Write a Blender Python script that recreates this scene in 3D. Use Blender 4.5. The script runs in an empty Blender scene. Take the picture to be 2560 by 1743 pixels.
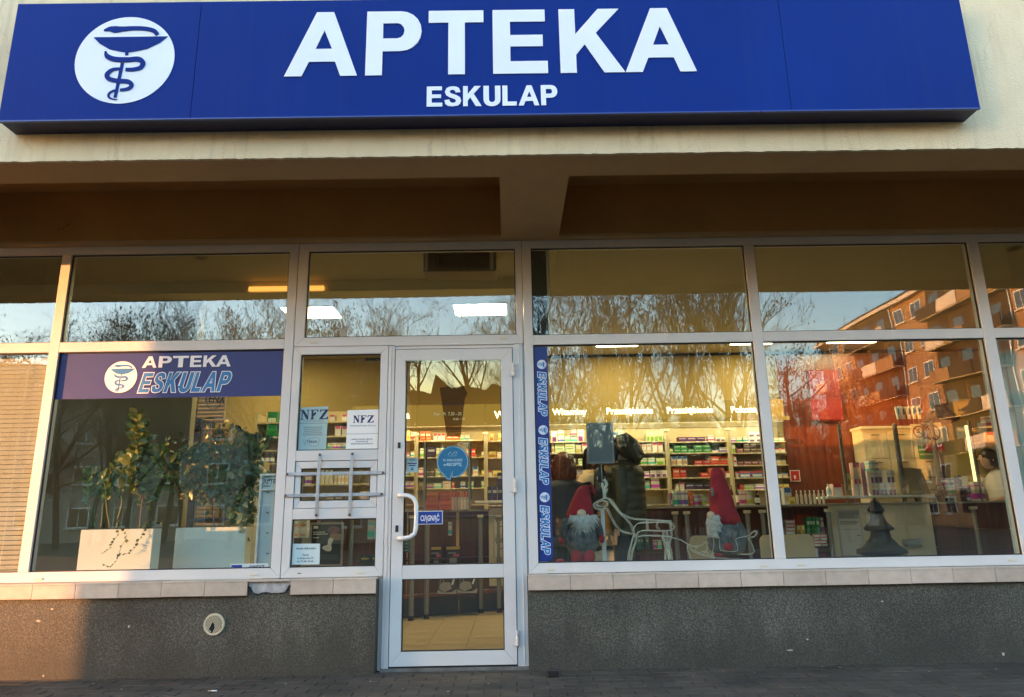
import bpy, bmesh, math, random
from mathutils import Vector, Matrix
random.seed(7)
scene = bpy.context.scene
COL = scene.collection
R = math.radians
# ------------------------------------------------------------------ camera, sky, sun, exposure
CAM = Vector((0.0, -5.3487, 0.9993))
AX_R = Vector((0.99985321, -0.00317946, -0.01683578))
AX_F = Vector((0.00708373, 0.97142569, 0.23723817))
AX_U = Vector((0.01560042, -0.23732261, 0.97130562))
FPX = 1774.1
cd = bpy.data.cameras.new('camera')
cam = bpy.data.objects.new('camera', cd); COL.objects.link(cam)
cd.sensor_width = 36.0; cd.lens = FPX/2560*36; cd.clip_end = 2000; cd.clip_start = .05
cam.matrix_world = Matrix(((AX_R.x, AX_U.x, -AX_F.x, CAM.x), (AX_R.y, AX_U.y, -AX_F.y, CAM.y), (AX_R.z, AX_U.z, -AX_F.z, CAM.z), (0, 0, 0, 1)))
scene.camera = cam
SUN_EL = 2.6
SUN_DX, SUN_DY = -2.3, -1.0
world = bpy.data.worlds.new('World'); scene.world = world; world.use_nodes = True
wn = world.node_tree.nodes; wl = world.node_tree.links
bg = wn['Background']
sky = wn.new('ShaderNodeTexSky'); sky.sky_type = 'NISHITA'; sky.sun_disc = False
sky.sun_elevation = R(SUN_EL); sky.sun_rotation = math.atan2(SUN_DX, SUN_DY)
sky.air_density = 1.0; sky.dust_density = .9; sky.ozone_density = 1.75
wl.new(sky.outputs[0], bg.inputs[0]); bg.inputs[1].default_value = 0.15
sd = bpy.data.lights.new('sun', 'SUN'); sun = bpy.data.objects.new('sun', sd); COL.objects.link(sun)
sd.energy = 0.75; sd.angle = R(0.3); sd.color = (1.0, .40, .12)
sv = Vector((SUN_DX, SUN_DY, 0)).normalized()*math.cos(R(SUN_EL)) + Vector((0, 0, math.sin(R(SUN_EL))))
sun.rotation_euler = sv.to_track_quat('Z', 'Y').to_euler(); sun.location = (-20, -12, 8)
vs = scene.view_settings; vs.view_transform = 'Standard'; vs.look = 'None'; vs.exposure = 4.45; vs.gamma = 1; vs.use_curve_mapping = False
scene.render.engine = 'CYCLES'
cy = scene.cycles
cy.use_denoising = True; cy.use_adaptive_sampling = False
cy.max_bounces = 8; cy.diffuse_bounces = 4; cy.glossy_bounces = 4; cy.transmission_bounces = 6; cy.transparent_max_bounces = 24
cy.sample_clamp_indirect = 6; cy.caustics_reflective = False; cy.caustics_refractive = False

# ------------------------------------------------------------------ helpers
def at(px, py, y):
    """point on the plane at depth y that the photograph shows at pixel px,py (2560 wide)"""
    d = AX_R*((px-1280)/FPX)+AX_F-AX_U*((py-871.5)/FPX)
    return CAM+d*((y-CAM.y)/d.y)
def atz(px, py, z):
    d = AX_R*((px-1280)/FPX)+AX_F-AX_U*((py-871.5)/FPX)
    return CAM+d*((z-CAM.z)/d.z)
def zm(ox, oy, s):                                  # a measured close-up -> photo pixels
    return lambda x, y: (ox+x/s, oy+y/s)

def new_mat(name):
    m = bpy.data.materials.new(name); m.use_nodes = True
    nt = m.node_tree; b = nt.nodes['Principled BSDF']
    return m, nt, b
def ramp(nt, a, b, p0=.3, p1=.7):
    r = nt.nodes.new('ShaderNodeValToRGB'); e = r.color_ramp.elements
    e[0].position = p0; e[1].position = p1; e[0].color = a; e[1].color = b
    return r
def c4(c, k=1.0): return (min(c[0]*k, 1), min(c[1]*k, 1), min(c[2]*k, 1), 1)
MATS = {}
def M(name, col, rough=.6, metal=0., var=.12, vs=6., bump=0., bs=80., emit=0., ecol=None, coat=0., tint=None, spec=.5, sss=0):
    if name in MATS: return MATS[name]
    m, nt, b = new_mat(name)
    tc = nt.nodes.new('ShaderNodeTexCoord')
    b.inputs['Roughness'].default_value = rough; b.inputs['Metallic'].default_value = metal
    b.inputs['Specular IOR Level'].default_value = spec
    if var:
        n = nt.nodes.new('ShaderNodeTexNoise'); n.inputs['Scale'].default_value = vs; n.inputs['Detail'].default_value = 6
        nt.links.new(tc.outputs['Object'], n.inputs['Vector'])
        t2 = tint if tint else col
        r = ramp(nt, c4(col, 1-var), c4(t2, 1+var)); nt.links.new(n.outputs[0], r.inputs[0])
        nt.links.new(r.outputs[0], b.inputs['Base Color'])
        n3 = nt.nodes.new('ShaderNodeMapRange'); n3.inputs[3].default_value = max(rough-.08, .02); n3.inputs[4].default_value = min(rough+.08, 1)
        nt.links.new(n.outputs[0], n3.inputs[0]); nt.links.new(n3.outputs[0], b.inputs['Roughness'])
    else: b.inputs['Base Color'].default_value = c4(col)
    if bump:
        n2 = nt.nodes.new('ShaderNodeTexNoise'); n2.inputs['Scale'].default_value = bs; n2.inputs['Detail'].default_value = 4
        nt.links.new(tc.outputs['Object'], n2.inputs['Vector'])
        bp = nt.nodes.new('ShaderNodeBump'); bp.inputs['Strength'].default_value = bump; bp.inputs['Distance'].default_value = .01
        nt.links.new(n2.outputs[0], bp.inputs['Height']); nt.links.new(bp.outputs[0], b.inputs['Normal'])
    if emit:
        b.inputs['Emission Color'].default_value = c4(ecol or col); b.inputs['Emission Strength'].default_value = emit
    if coat: b.inputs['Coat Weight'].default_value = coat; b.inputs['Coat Roughness'].default_value = .1
    MATS[name] = m
    return m

ORG = {}
class MB:
    def __init__(s): s.v = []; s.f = []; s.mi = []
    def add(s, vs_, fs, mi=0):
        o = len(s.v); s.v += [tuple(p) for p in vs_]
        for f in fs: s.f.append(tuple(i+o for i in f)); s.mi.append(mi)
        return s
    def box(s, x0, x1, y0, y1, z0, z1, mi=0):
        if x0 > x1: x0, x1 = x1, x0
        if y0 > y1: y0, y1 = y1, y0
        if z0 > z1: z0, z1 = z1, z0
        return s.add([(x0,y0,z0),(x1,y0,z0),(x1,y1,z0),(x0,y1,z0),(x0,y0,z1),(x1,y0,z1),(x1,y1,z1),(x0,y1,z1)],
                     [(0,3,2,1),(4,5,6,7),(0,1,5,4),(1,2,6,5),(2,3,7,6),(3,0,4,7)], mi)
    def quadbox(s, q, y0, y1, mi=0):
        """q: four (x,z) corners BL,BR,TR,TL, pushed from y0 to y1"""
        return s.add([(x,y0,z) for x,z in q]+[(x,y1,z) for x,z in q], [(0,1,2,3),(7,6,5,4),(4,5,1,0),(5,6,2,1),(6,7,3,2),(7,4,0,3)], mi)
    def prism(s, poly, y0, y1, mi=0):
        n = len(poly)
        a = sum(poly[i][0]*poly[(i+1)%n][1]-poly[(i+1)%n][0]*poly[i][1] for i in range(n))
        if a < 0: poly = poly[::-1]
        return s.add([(x,y0,z) for x,z in poly]+[(x,y1,z) for x,z in poly],
                     [tuple(range(n)), tuple(range(2*n-1, n-1, -1))]+[(i, i+n, (i+1)%n+n, (i+1)%n) for i in range(n)], mi)
    def tube(s, path, rad, n=6, mi=0, cap=True, flat=1.0):
        path = [Vector(p) for p in path]; k = len(path)
        if not hasattr(rad, '__len__'): rad = [rad]*k
        o = len(s.v); up = None
        for i, p in enumerate(path):
            t = (path[min(i+1,k-1)]-path[max(i-1,0)])
            if t.length < 1e-9: t = Vector((0,0,1))
            t.normalize()
            if up is None:
                up = Vector((0,0,1)) if abs(t.z) < .9 else Vector((1,0,0))
            a = t.cross(up)
            if a.length < 1e-6: a = t.orthogonal()
            a.normalize(); b = a.cross(t).normalized(); up = b
            for j in range(n):
                w = 2*math.pi*j/n
                q = p+(a*math.cos(w)+b*math.sin(w)*flat)*rad[i]; s.v.append((q.x,q.y,q.z))
        for i in range(k-1):
            for j in range(n):
                s.f.append((o+i*n+j, o+i*n+(j+1)%n, o+(i+1)*n+(j+1)%n, o+(i+1)*n+j)); s.mi.append(mi)
        if cap:
            s.f.append(tuple(o+j for j in range(n-1,-1,-1))); s.mi.append(mi)
            s.f.append(tuple(o+(k-1)*n+j for j in range(n))); s.mi.append(mi)
        return s
    def loft(s, rings, n=16, mi=0, cap=True):
        """rings: (cx,cy,cz,rx,ry) horizontal ellipses"""
        o = len(s.v); k = len(rings)
        for cx,cy_,cz,rx,ry in rings:
            for j in range(n):
                w = 2*math.pi*j/n; s.v.append((cx+rx*math.cos(w), cy_+ry*math.sin(w), cz))
        for i in range(k-1):
            for j in range(n):
                s.f.append((o+i*n+j, o+i*n+(j+1)%n, o+(i+1)*n+(j+1)%n, o+(i+1)*n+j)); s.mi.append(mi)
        if cap:
            s.f.append(tuple(o+j for j in range(n-1,-1,-1))); s.mi.append(mi)
            s.f.append(tuple(o+(k-1)*n+j for j in range(n))); s.mi.append(mi)
        return s
    def ball(s, c, r, n=12, m=8, mi=0):
        if not hasattr(r, '__len__'): r = (r,r,r)
        return s.loft([(c[0],c[1],c[2]-r[2]*math.cos(math.pi*i/m), max(r[0]*math.sin(math.pi*i/m),1e-4), max(r[1]*math.sin(math.pi*i/m),1e-4)) for i in range(m+1)], n, mi)
    def mesh(s, name, mats, org=(0,0,0)):
        me = bpy.data.meshes.new(name)
        me.from_pydata([(v[0]-org[0], v[1]-org[1], v[2]-org[2]) for v in s.v], [], s.f)
        if not isinstance(mats, (list, tuple)): mats = [mats]
        for m in mats: me.materials.append(m)
        if len(mats) > 1: me.polygons.foreach_set('material_index', s.mi)
        me.validate(); me.update()
        return me
    def build(s, name, mats, parent=None, bevel=0, smooth=False, loc=None):
        org = ORG.get(parent.name, Vector()) if parent else Vector(loc or (0,0,0))
        o = bpy.data.objects.new(name, s.mesh(name, mats, org)); COL.objects.link(o)
        if parent: o.parent = parent
        elif loc: o.location = loc
        ORG[o.name] = org
        if smooth: o.data.polygons.foreach_set('use_smooth', [True]*len(o.data.polygons))
        if bevel:
            b = o.modifiers.new('bevel', 'BEVEL'); b.width = bevel; b.segments = 2; b.limit_method = 'ANGLE'
        return o
def tag(o, label=None, cat=None, group=None, kind=None):
    if label: o['label'] = label
    if cat: o['category'] = cat
    if group: o['group'] = group
    if kind: o['kind'] = kind
    return o
def thing(name, label, cat, loc=(0,0,0), group=None):
    o = bpy.data.objects.new(name, None); COL.objects.link(o); o.location = loc; o.empty_display_size = .1
    ORG[o.name] = Vector(loc)
    return tag(o, label, cat, group)
def bx(name, m, parent, x0, x1, y0, y1, z0, z1, bevel=0):
    return MB().box(x0,x1,y0,y1,z0,z1).build(name, m, parent, bevel)
def inst(src, name, loc, parent=None, rot=None, scale=None):
    """linked copy of a mesh object as a new object"""
    o = src.copy(); o.name = name; COL.objects.link(o)
    for k in list(o.keys()):
        if k in ('label','category','group','kind'): del o[k]
    o.parent = parent
    po = ORG.get(parent.name, Vector()) if parent else Vector()
    o.location = Vector(loc)-po
    if rot: o.rotation_euler = rot
    if scale: o.scale = scale if hasattr(scale,'__len__') else (scale,)*3
    ORG[o.name] = po
    return o
def dup_tree(root, loc, label=None, group=None, rotz=None):
    def cp(o, par):
        c = o.copy(); COL.objects.link(c); c.parent = par
        for ch in list(o.children): cp(ch, c)
        return c
    c = cp(root, None); c.location = loc
    if rotz is not None: c.rotation_euler.z = rotz
    if label: c['label'] = label
    if group: c['group'] = group
    return c

# flat lettering with true outlines -------------------------------------------------
def arc(cx, cy_, rx, ry, a0, a1, n=10):
    return [(cx+rx*math.cos(R(a0+(a1-a0)*i/n)), cy_+ry*math.sin(R(a0+(a1-a0)*i/n))) for i in range(n+1)]
def ribbon(pts, w):
    k = len(pts); L = []; Rr = []
    if not hasattr(w, '__len__'): w = [w]*k
    for i in range(k):
        a = Vector(pts[max(i-1,0)]); b = Vector(pts[min(i+1,k-1)]); t = (b-a).normalized(); n = Vector((-t.y, t.x))
        L.append(tuple(Vector(pts[i])+n*w[i]/2)); Rr.append(tuple(Vector(pts[i])-n*w[i]/2))
    return L+Rr[::-1]
def smooth_pts(pts, n=5):
    out = []; k = len(pts)
    for i in range(k-1):
        p0,p1,p2,p3 = [Vector(pts[max(0,min(k-1,j))]) for j in (i-1,i,i+1,i+2)]
        for q in range(n):
            t = q/n
            out.append(tuple(.5*((2*p1)+(p2-p0)*t+(2*p0-5*p1+4*p2-p3)*t*t+(3*p1-p0-3*p2+p3)*t*t*t)))
    out.append(tuple(pts[-1])); return out
GL = {
 'A': [[(0,0),(.24,0),(.33,.22),(.69,.22),(.77,0),(1,0),(.645,1),(.405,1)], [(.41,.42),(.64,.42),(.525,.71)]],
 'P': [[(0,0),(.30,0),(.30,.37),(.58,.37)]+arc(.62,.685,.38,.315,-90,90)+[(0,1)], [(.30,.57)]+arc(.56,.69,.13,.12,-90,90,6)+[(.30,.81)]],
 'T': [[(.36,0),(.66,0),(.66,.81),(1,.81),(1,1),(0,1),(0,.81),(.36,.81)]],
 'E': [[(0,0),(1,0),(1,.19),(.32,.19),(.32,.42),(.92,.42),(.92,.60),(.32,.60),(.32,.81),(.97,.81),(.97,1),(0,1)]],
 'K': [[(0,0),(.25,0),(.25,.28),(.39,.44),(.68,0),(1,0),(.57,.62),(.95,1),(.62,1),(.25,.6),(.25,1),(0,1)]],
 'L': [[(0,0),(1,0),(1,.2),(.36,.2),(.36,1),(0,1)]],
 'U': [[(0,1),(0,.3)]+arc(.5,.32,.5,.34,180,360)+[(1,1),(.68,1),(.68,.32)]+arc(.5,.32,.18,.14,360,180,6)+[(.32,1)]],
 'S': [[(.02,.31),(.30,.34),(.35,.22),(.50,.17),(.65,.20),(.70,.28),(.63,.37),(.30,.47),(.11,.57),(.04,.73),(.14,.91),(.30,.98),(.50,1.0),(.70,.985),(.87,.91),(.96,.71),(.68,.69),(.62,.80),(.49,.835),(.36,.80),(.32,.73),(.40,.65),(.72,.56),(.93,.45),(1,.29),(.94,.14),(.80,.04),(.50,0),(.22,.03),(.07,.13)]],
}
def outline_mesh(name, loops, depth, to3):
    """loops of 2-D points (holes included) -> filled solid mesh; to3 maps (u,v,d) to world"""
    cu = bpy.data.curves.new('tmp', 'CURVE'); cu.dimensions = '2D'; cu.fill_mode = 'BOTH'; cu.extrude = depth/2
    for lp in loops:
        sp = cu.splines.new('POLY'); sp.points.add(len(lp)-1); sp.use_cyclic_u = True
        for p, q in zip(sp.points, lp): p.co = (q[0], q[1], 0, 1)
    o = bpy.data.objects.new('tmp', cu); COL.objects.link(o)
    bpy.context.view_layer.update()
    me = bpy.data.meshes.new_from_object(o.evaluated_get(bpy.context.evaluated_depsgraph_get()))
    bpy.data.objects.remove(o); bpy.data.curves.remove(cu)
    me.name = name
    for v in me.vertices: v.co = to3(v.co.x, v.co.y, v.co.z)
    return me
def obj_from(me, name, m, parent, loc=None):
    me.materials.clear(); me.materials.append(m)
    org = ORG.get(parent.name, Vector()) if parent else Vector(loc or (0,0,0))
    for v in me.vertices: v.co -= org
    me.update()
    o = bpy.data.objects.new(name, me); COL.objects.link(o); o.parent = parent
    if not parent and loc: o.location = loc
    ORG[o.name] = org
    return o
def on_plane(x0, z0, y, depth, slant=0.0, rot=0.0):
    """u right, v up, on a facade-parallel plane; d sticks out towards -y; rot turns in the plane (clockwise +)"""
    c, s_ = math.cos(rot), math.sin(rot)
    def f(u, v, d):
        u = u+slant*v
        return Vector((x0+u*c+v*s_, y-depth/2+d, z0-u*s_+v*c))
    return f
def word(txt, name, x0, z0, h, widths, gap, y, depth, m, parent, slant=0, rot=0, grow=0, xs=None):
    u = 0; out = []
    for i, ch in enumerate(txt):
        w = widths.get(ch, .1)
        if xs: u, w = xs[i]
        loops = [[(u+p[0]*w, p[1]*h) for p in lp] for lp in GL[ch]]
        if grow:
            loops = [grow_loop(lp, grow if k == 0 else -grow) for k, lp in enumerate(loops)]
            loops = [lp for lp in loops if lp]
        me = outline_mesh(name, loops, depth, on_plane(x0, z0, y, depth, slant, rot))
        out.append(obj_from(me, name, m, parent)); u += w+gap
    return out
def grow_loop(lp, g):
    n = len(lp); a = sum(lp[i][0]*lp[(i+1)%n][1]-lp[(i+1)%n][0]*lp[i][1] for i in range(n))
    s_ = 1 if a > 0 else -1
    out = []
    for i in range(n):
        p = Vector(lp[i]); e1 = (p-Vector(lp[i-1])); e2 = (Vector(lp[(i+1)%n])-p)
        if e1.length < 1e-9 or e2.length < 1e-9: continue
        n1 = Vector((e1.y,-e1.x)).normalized()*s_; n2 = Vector((e2.y,-e2.x)).normalized()*s_
        b = n1+n2
        if b.length < .2: b = n1
        b = b/max(b.length**2/2, .45)
        out.append(tuple(p+b*g))
    return out
def text(body, name, x, z, y, size, m, parent, bold=0.0, align='CENTER', sx=1.0, rot=0.0, slant=0.0, depth=.0008):
    """lettering in the built-in face, flat on a facade-parallel plane; size = capital height"""
    cu = bpy.data.curves.new('tmp', 'FONT'); cu.body = body; cu.size = size/.73; cu.align_x = align; cu.offset = bold*size; cu.extrude = depth/2
    cu.resolution_u = 3; cu.shear = slant
    o = bpy.data.objects.new('tmp', cu); COL.objects.link(o); bpy.context.view_layer.update()
    me = bpy.data.meshes.new_from_object(o.evaluated_get(bpy.context.evaluated_depsgraph_get()))
    bpy.data.objects.remove(o); bpy.data.curves.remove(cu); me.name = name
    f = on_plane(x, z, y, depth, 0, rot)
    for v in me.vertices: v.co = f(v.co.x*sx, v.co.y, v.co.z)
    return obj_from(me, name, m, parent)
EMB = [ # emblem in close-up pixels, centre 563,275, radii 224.5/198
 ('p', [(409,171),(440,200),(490,228),(545,240),(563,242),(563,256),(577,256),(577,242),(600,240),(660,228),(715,200),(748,171)]),
 ('r', [(556,291),(543,447)], [14,13]),
 ('r', [(452,140),(480,133),(505,136),(540,134),(590,131),(640,134),(680,144),(700,163)], [6,24,34,24,20,20,20,18]),
 ('r', [(472,236),(484,260),(520,274),(580,277),(625,275),(648,292),(640,314),(606,322),(574,321)], [6,22,24,24,24,22,20,18,16]),
 ('r', [(548,318),(515,322),(494,342),(504,362),(540,372),(590,376),(610,392),(598,408),(561,414)], [12,16,20,20,20,20,18,16,12]),
 ('r', [(538,414),(516,427),(514,443),(530,453),(556,457)], [8,10,10,6,2])]
def emblem(cx, cz, rad, y, mdisc, mfig, parent, depth=.004, rot=0.0, disc=True):
    if disc:
        obj_from(outline_mesh('disc', [arc(0,0,rad,rad,0,354,59)], depth, on_plane(cx, cz, y, depth)), 'disc', mdisc, parent)
        y -= depth
    for e in EMB:
        f = lambda p: ((p[0]-563)/224.5*rad, -(p[1]-275)/198*rad)
        if e[0] == 'p': lp = [f(p) for p in e[1]]
        else:
            k = 6; ws = []
            for i in range(len(e[2])-1): ws += [e[2][i]+(e[2][i+1]-e[2][i])*q/k for q in range(k)]
            ws.append(e[2][-1])
            lp = ribbon(smooth_pts([f(p) for p in e[1]], k), [w/211*rad for w in ws])
        y -= .0004
        nm = 'bowl' if e[0] == 'p' else ('stem' if len(e[1]) == 2 else 'snake')
        obj_from(outline_mesh(nm, [lp], depth, on_plane(cx, cz, y, depth, 0, rot)), nm, mfig, parent)
# ------------------------------------------------------------------ materials
def mat_stucco(name, col, stain=True):
    m, nt, b = new_mat(name); L = nt.links
    tc = nt.nodes.new('ShaderNodeTexCoord')
    n = nt.nodes.new('ShaderNodeTexNoise'); n.inputs['Scale'].default_value = 1.3; n.inputs['Detail'].default_value = 8; n.inputs['Roughness'].default_value = .65
    L.new(tc.outputs['Object'], n.inputs['Vector'])
    r = ramp(nt, c4(col, .86), c4(col, 1.1)); L.new(n.outputs[0], r.inputs[0])
    out = r.outputs[0]
    if stain:
        # rain streaks: thin vertical runs of dirt, only where patchy noise lets them
        mp = nt.nodes.new('ShaderNodeMapping'); mp.inputs['Scale'].default_value = (9, 9, .55); L.new(tc.outputs['Object'], mp.inputs[0])
        s = nt.nodes.new('ShaderNodeTexNoise'); s.inputs['Scale'].default_value = 2.2; s.inputs['Detail'].default_value = 5; L.new(mp.outputs[0], s.inputs['Vector'])
        sr = ramp(nt, (0,0,0,1), (1,1,1,1), .52, .74); L.new(s.outputs[0], sr.inputs[0])
        mp2 = nt.nodes.new('ShaderNodeMapping'); mp2.inputs['Scale'].default_value = (1.5, 1.5, 1.2); L.new(tc.outputs['Object'], mp2.inputs[0])
        p = nt.nodes.new('ShaderNodeTexNoise'); p.inputs['Scale'].default_value = 1.6; L.new(mp2.outputs[0], p.inputs['Vector'])
        pr = ramp(nt, (0,0,0,1), (1,1,1,1), .35, .65); L.new(p.outputs[0], pr.inputs[0])
        mu = nt.nodes.new('ShaderNodeMath'); mu.operation = 'MULTIPLY'; L.new(sr.outputs[0], mu.inputs[0]); L.new(pr.outputs[0], mu.inputs[1])
        mu2 = nt.nodes.new('ShaderNodeMath'); mu2.operation = 'MULTIPLY'; mu2.inputs[1].default_value = .42; L.new(mu.outputs[0], mu2.inputs[0])
        mx = nt.nodes.new('ShaderNodeMix'); mx.data_type = 'RGBA'; L.new(mu2.outputs[0], mx.inputs[0]); L.new(out, mx.inputs[6]); mx.inputs[7].default_value = (col[0]*.42, col[1]*.38, col[2]*.36, 1)
        # hairline cracks running down
        mp3 = nt.nodes.new('ShaderNodeMapping'); mp3.inputs['Scale'].default_value = (1, 1, .22); L.new(tc.outputs['Object'], mp3.inputs[0])
        wv = nt.nodes.new('ShaderNodeTexVoronoi'); wv.feature = 'DISTANCE_TO_EDGE'; wv.inputs['Scale'].default_value = 3.2; wv.inputs['Randomness'].default_value = 1
        nz = nt.nodes.new('ShaderNodeTexNoise'); nz.inputs['Scale'].default_value = 9; L.new(tc.outputs['Object'], nz.inputs['Vector'])
        ad = nt.nodes.new('ShaderNodeMix'); ad.data_type = 'VECTOR'; ad.inputs[0].default_value = .06; L.new(mp3.outputs[0], ad.inputs[4]); L.new(nz.outputs['Color'], ad.inputs[5])
        L.new(ad.outputs[1], wv.inputs['Vector'])
        cr = ramp(nt, (1,1,1,1), (0,0,0,1), .003, .012); L.new(wv.outputs[0], cr.inputs[0])
        mm = nt.nodes.new('ShaderNodeMath'); mm.operation = 'MULTIPLY'; L.new(cr.outputs[0], mm.inputs[0]); L.new(pr.outputs[0], mm.inputs[1])
        m3 = nt.nodes.new('ShaderNodeMath'); m3.operation = 'MULTIPLY'; m3.inputs[1].default_value = .14; L.new(mm.outputs[0], m3.inputs[0])
        mx2 = nt.nodes.new('ShaderNodeMix'); mx2.data_type = 'RGBA'; L.new(m3.outputs[0], mx2.inputs[0]); L.new(mx.outputs[2], mx2.inputs[6]); mx2.inputs[7].default_value = (.08,.065,.05,1)
        out = mx2.outputs[2]
    L.new(out, b.inputs['Base Color']); b.inputs['Roughness'].default_value = .92; b.inputs['Specular IOR Level'].default_value = .2
    g = nt.nodes.new('ShaderNodeTexNoise'); g.inputs['Scale'].default_value = 75; g.inputs['Detail'].default_value = 5; L.new(tc.outputs['Object'], g.inputs['Vector'])
    bp = nt.nodes.new('ShaderNodeBump'); bp.inputs['Strength'].default_value = .8; bp.inputs['Distance'].default_value = .006
    L.new(g.outputs[0], bp.inputs['Height']); L.new(bp.outputs[0], b.inputs['Normal'])
    return m
def mat_granulate():
    m, nt, b = new_mat('granulate_plaster'); L = nt.links
    tc = nt.nodes.new('ShaderNodeTexCoord')
    v = nt.nodes.new('ShaderNodeTexNoise'); v.inputs['Scale'].default_value = 105; v.inputs['Detail'].default_value = 2.5; v.inputs['Roughness'].default_value = .7; L.new(tc.outputs['Object'], v.inputs['Vector'])
    r = nt.nodes.new('ShaderNodeValToRGB'); e = r.color_ramp.elements
    e[0].position = .30; e[0].color = (.040,.040,.034,1); e[1].position = .76; e[1].color = (.30,.285,.24,1)
    k = e.new(.47); k.color = (.085,.084,.072,1); k = e.new(.58); k.color = (.165,.16,.135,1)
    L.new(v.outputs[0], r.inputs[0])
    n = nt.nodes.new('ShaderNodeTexNoise'); n.inputs['Scale'].default_value = 1.7; n.inputs['Detail'].default_value = 6; L.new(tc.outputs['Object'], n.inputs['Vector'])
    r2 = ramp(nt, (.38,.355,.31,1), (.78,.745,.68,1), .3, .68); L.new(n.outputs[0], r2.inputs[0])
    mx = nt.nodes.new('ShaderNodeMix'); mx.data_type = 'RGBA'; mx.blend_type = 'MULTIPLY'; mx.inputs[0].default_value = 1
    L.new(r.outputs[0], mx.inputs[6]); L.new(r2.outputs[0], mx.inputs[7])
    # splash dirt: ragged dark band low on the plinth, and patchy grime runs
    sp = nt.nodes.new('ShaderNodeSeparateXYZ'); L.new(tc.outputs['Object'], sp.inputs[0])
    mpd = nt.nodes.new('ShaderNodeMapping'); mpd.inputs['Scale'].default_value = (3.2,1,.8); L.new(tc.outputs['Object'], mpd.inputs[0])
    nd = nt.nodes.new('ShaderNodeTexNoise'); nd.inputs['Scale'].default_value = 2.4; nd.inputs['Detail'].default_value = 7; L.new(mpd.outputs[0], nd.inputs['Vector'])
    mr = nt.nodes.new('ShaderNodeMapRange'); mr.inputs[1].default_value = .0; mr.inputs[2].default_value = .34; mr.inputs[3].default_value = .62; mr.inputs[4].default_value = .0; L.new(sp.outputs[2], mr.inputs[0])
    ad = nt.nodes.new('ShaderNodeMath'); ad.operation = 'ADD'; L.new(nd.outputs[0], ad.inputs[0]); L.new(mr.outputs[0], ad.inputs[1])
    rd_ = ramp(nt, (0,0,0,1), (1,1,1,1), .56, .95); L.new(ad.outputs[0], rd_.inputs[0])
    md = nt.nodes.new('ShaderNodeMath'); md.operation = 'MULTIPLY'; md.inputs[1].default_value = .62; L.new(rd_.outputs[0], md.inputs[0])
    mxd = nt.nodes.new('ShaderNodeMix'); mxd.data_type = 'RGBA'; L.new(md.outputs[0], mxd.inputs[0]); L.new(mx.outputs[2], mxd.inputs[6]); mxd.inputs[7].default_value = (.032,.029,.022,1)
    L.new(mxd.outputs[2], b.inputs['Base Color']); b.inputs['Roughness'].default_value = .75
    bp = nt.nodes.new('ShaderNodeBump'); bp.inputs['Strength'].default_value = .7; bp.inputs['Distance'].default_value = .005
    L.new(v.outputs[0], bp.inputs['Height']); L.new(bp.outputs[0], b.inputs['Normal'])
    return m
def mat_glass(name, f0=1.0, tint=(.93,.97,.95), wav=.0025):
    m = bpy.data.materials.new(name); m.use_nodes = True; nt = m.node_tree; nt.nodes.clear(); L = nt.links
    o = nt.nodes.new('ShaderNodeOutputMaterial'); t = nt.nodes.new('ShaderNodeBsdfTransparent'); g = nt.nodes.new('ShaderNodeBsdfGlossy')
    t.inputs[0].default_value = (*tint, 1); g.inputs['Roughness'].default_value = 0.0; g.inputs[0].default_value = (1,1,1,1)
    gm = nt.nodes.new('ShaderNodeNewGeometry'); dp = nt.nodes.new('ShaderNodeVectorMath'); dp.operation = 'DOT_PRODUCT'; L.new(gm.outputs['Normal'], dp.inputs[0]); L.new(gm.outputs['Incoming'], dp.inputs[1])
    def mth(op, a, b_): 
        q = nt.nodes.new('ShaderNodeMath'); q.operation = op
        for k, v in ((0,a),(1,b_)):
            if isinstance(v, (int,float)): q.inputs[k].default_value = v
            elif v is not None: L.new(v, q.inputs[k])
        return q.outputs[0]
    ab = mth('ABSOLUTE', dp.outputs['Value'], None); iv = mth('SUBTRACT', 1.0, ab); pw = mth('POWER', iv, 5.0)
    fac = mth('ADD', mth('MULTIPLY', pw, 1-f0), f0)
    mx = nt.nodes.new('ShaderNodeMixShader'); L.new(fac, mx.inputs[0]); L.new(t.outputs[0], mx.inputs[1]); L.new(g.outputs[0], mx.inputs[2])
    tc = nt.nodes.new('ShaderNodeTexCoord'); n = nt.nodes.new('ShaderNodeTexNoise'); n.inputs['Scale'].default_value = 1.1; n.inputs['Detail'].default_value = 1
    L.new(tc.outputs['Object'], n.inputs['Vector'])
    bp = nt.nodes.new('ShaderNodeBump'); bp.inputs['Strength'].default_value = 1; bp.inputs['Distance'].default_value = wav; L.new(n.outputs[0], bp.inputs['Height'])
    L.new(bp.outputs[0], g.inputs['Normal'])
    L.new(mx.outputs[0], o.inputs[0])
    return m
def mat_film(name, tint, fac=.7, col=(.2,.2,.2)):
    m = bpy.data.materials.new(name); m.use_nodes = True; nt = m.node_tree; nt.nodes.clear(); L = nt.links
    o = nt.nodes.new('ShaderNodeOutputMaterial'); t = nt.nodes.new('ShaderNodeBsdfTransparent'); t.inputs[0].default_value = (*tint, 1)
    d = nt.nodes.new('ShaderNodeBsdfDiffuse'); d.inputs[0].default_value = (*col, 1)
    mx = nt.nodes.new('ShaderNodeMixShader'); mx.inputs[0].default_value = 1-fac; L.new(t.outputs[0], mx.inputs[1]); L.new(d.outputs[0], mx.inputs[2]); L.new(mx.outputs[0], o.inputs[0])
    return m
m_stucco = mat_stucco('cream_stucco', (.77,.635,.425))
m_soffit = mat_stucco('soffit_shaded_stucco', (.56,.375,.19), False)  # fascia render browned, so the soffit's shade sits in the colour
m_coffer = mat_stucco('coffer_stucco', (.50,.265,.085), False)  # deeper, redder brown than the soffit
m_gran = mat_granulate()
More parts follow.
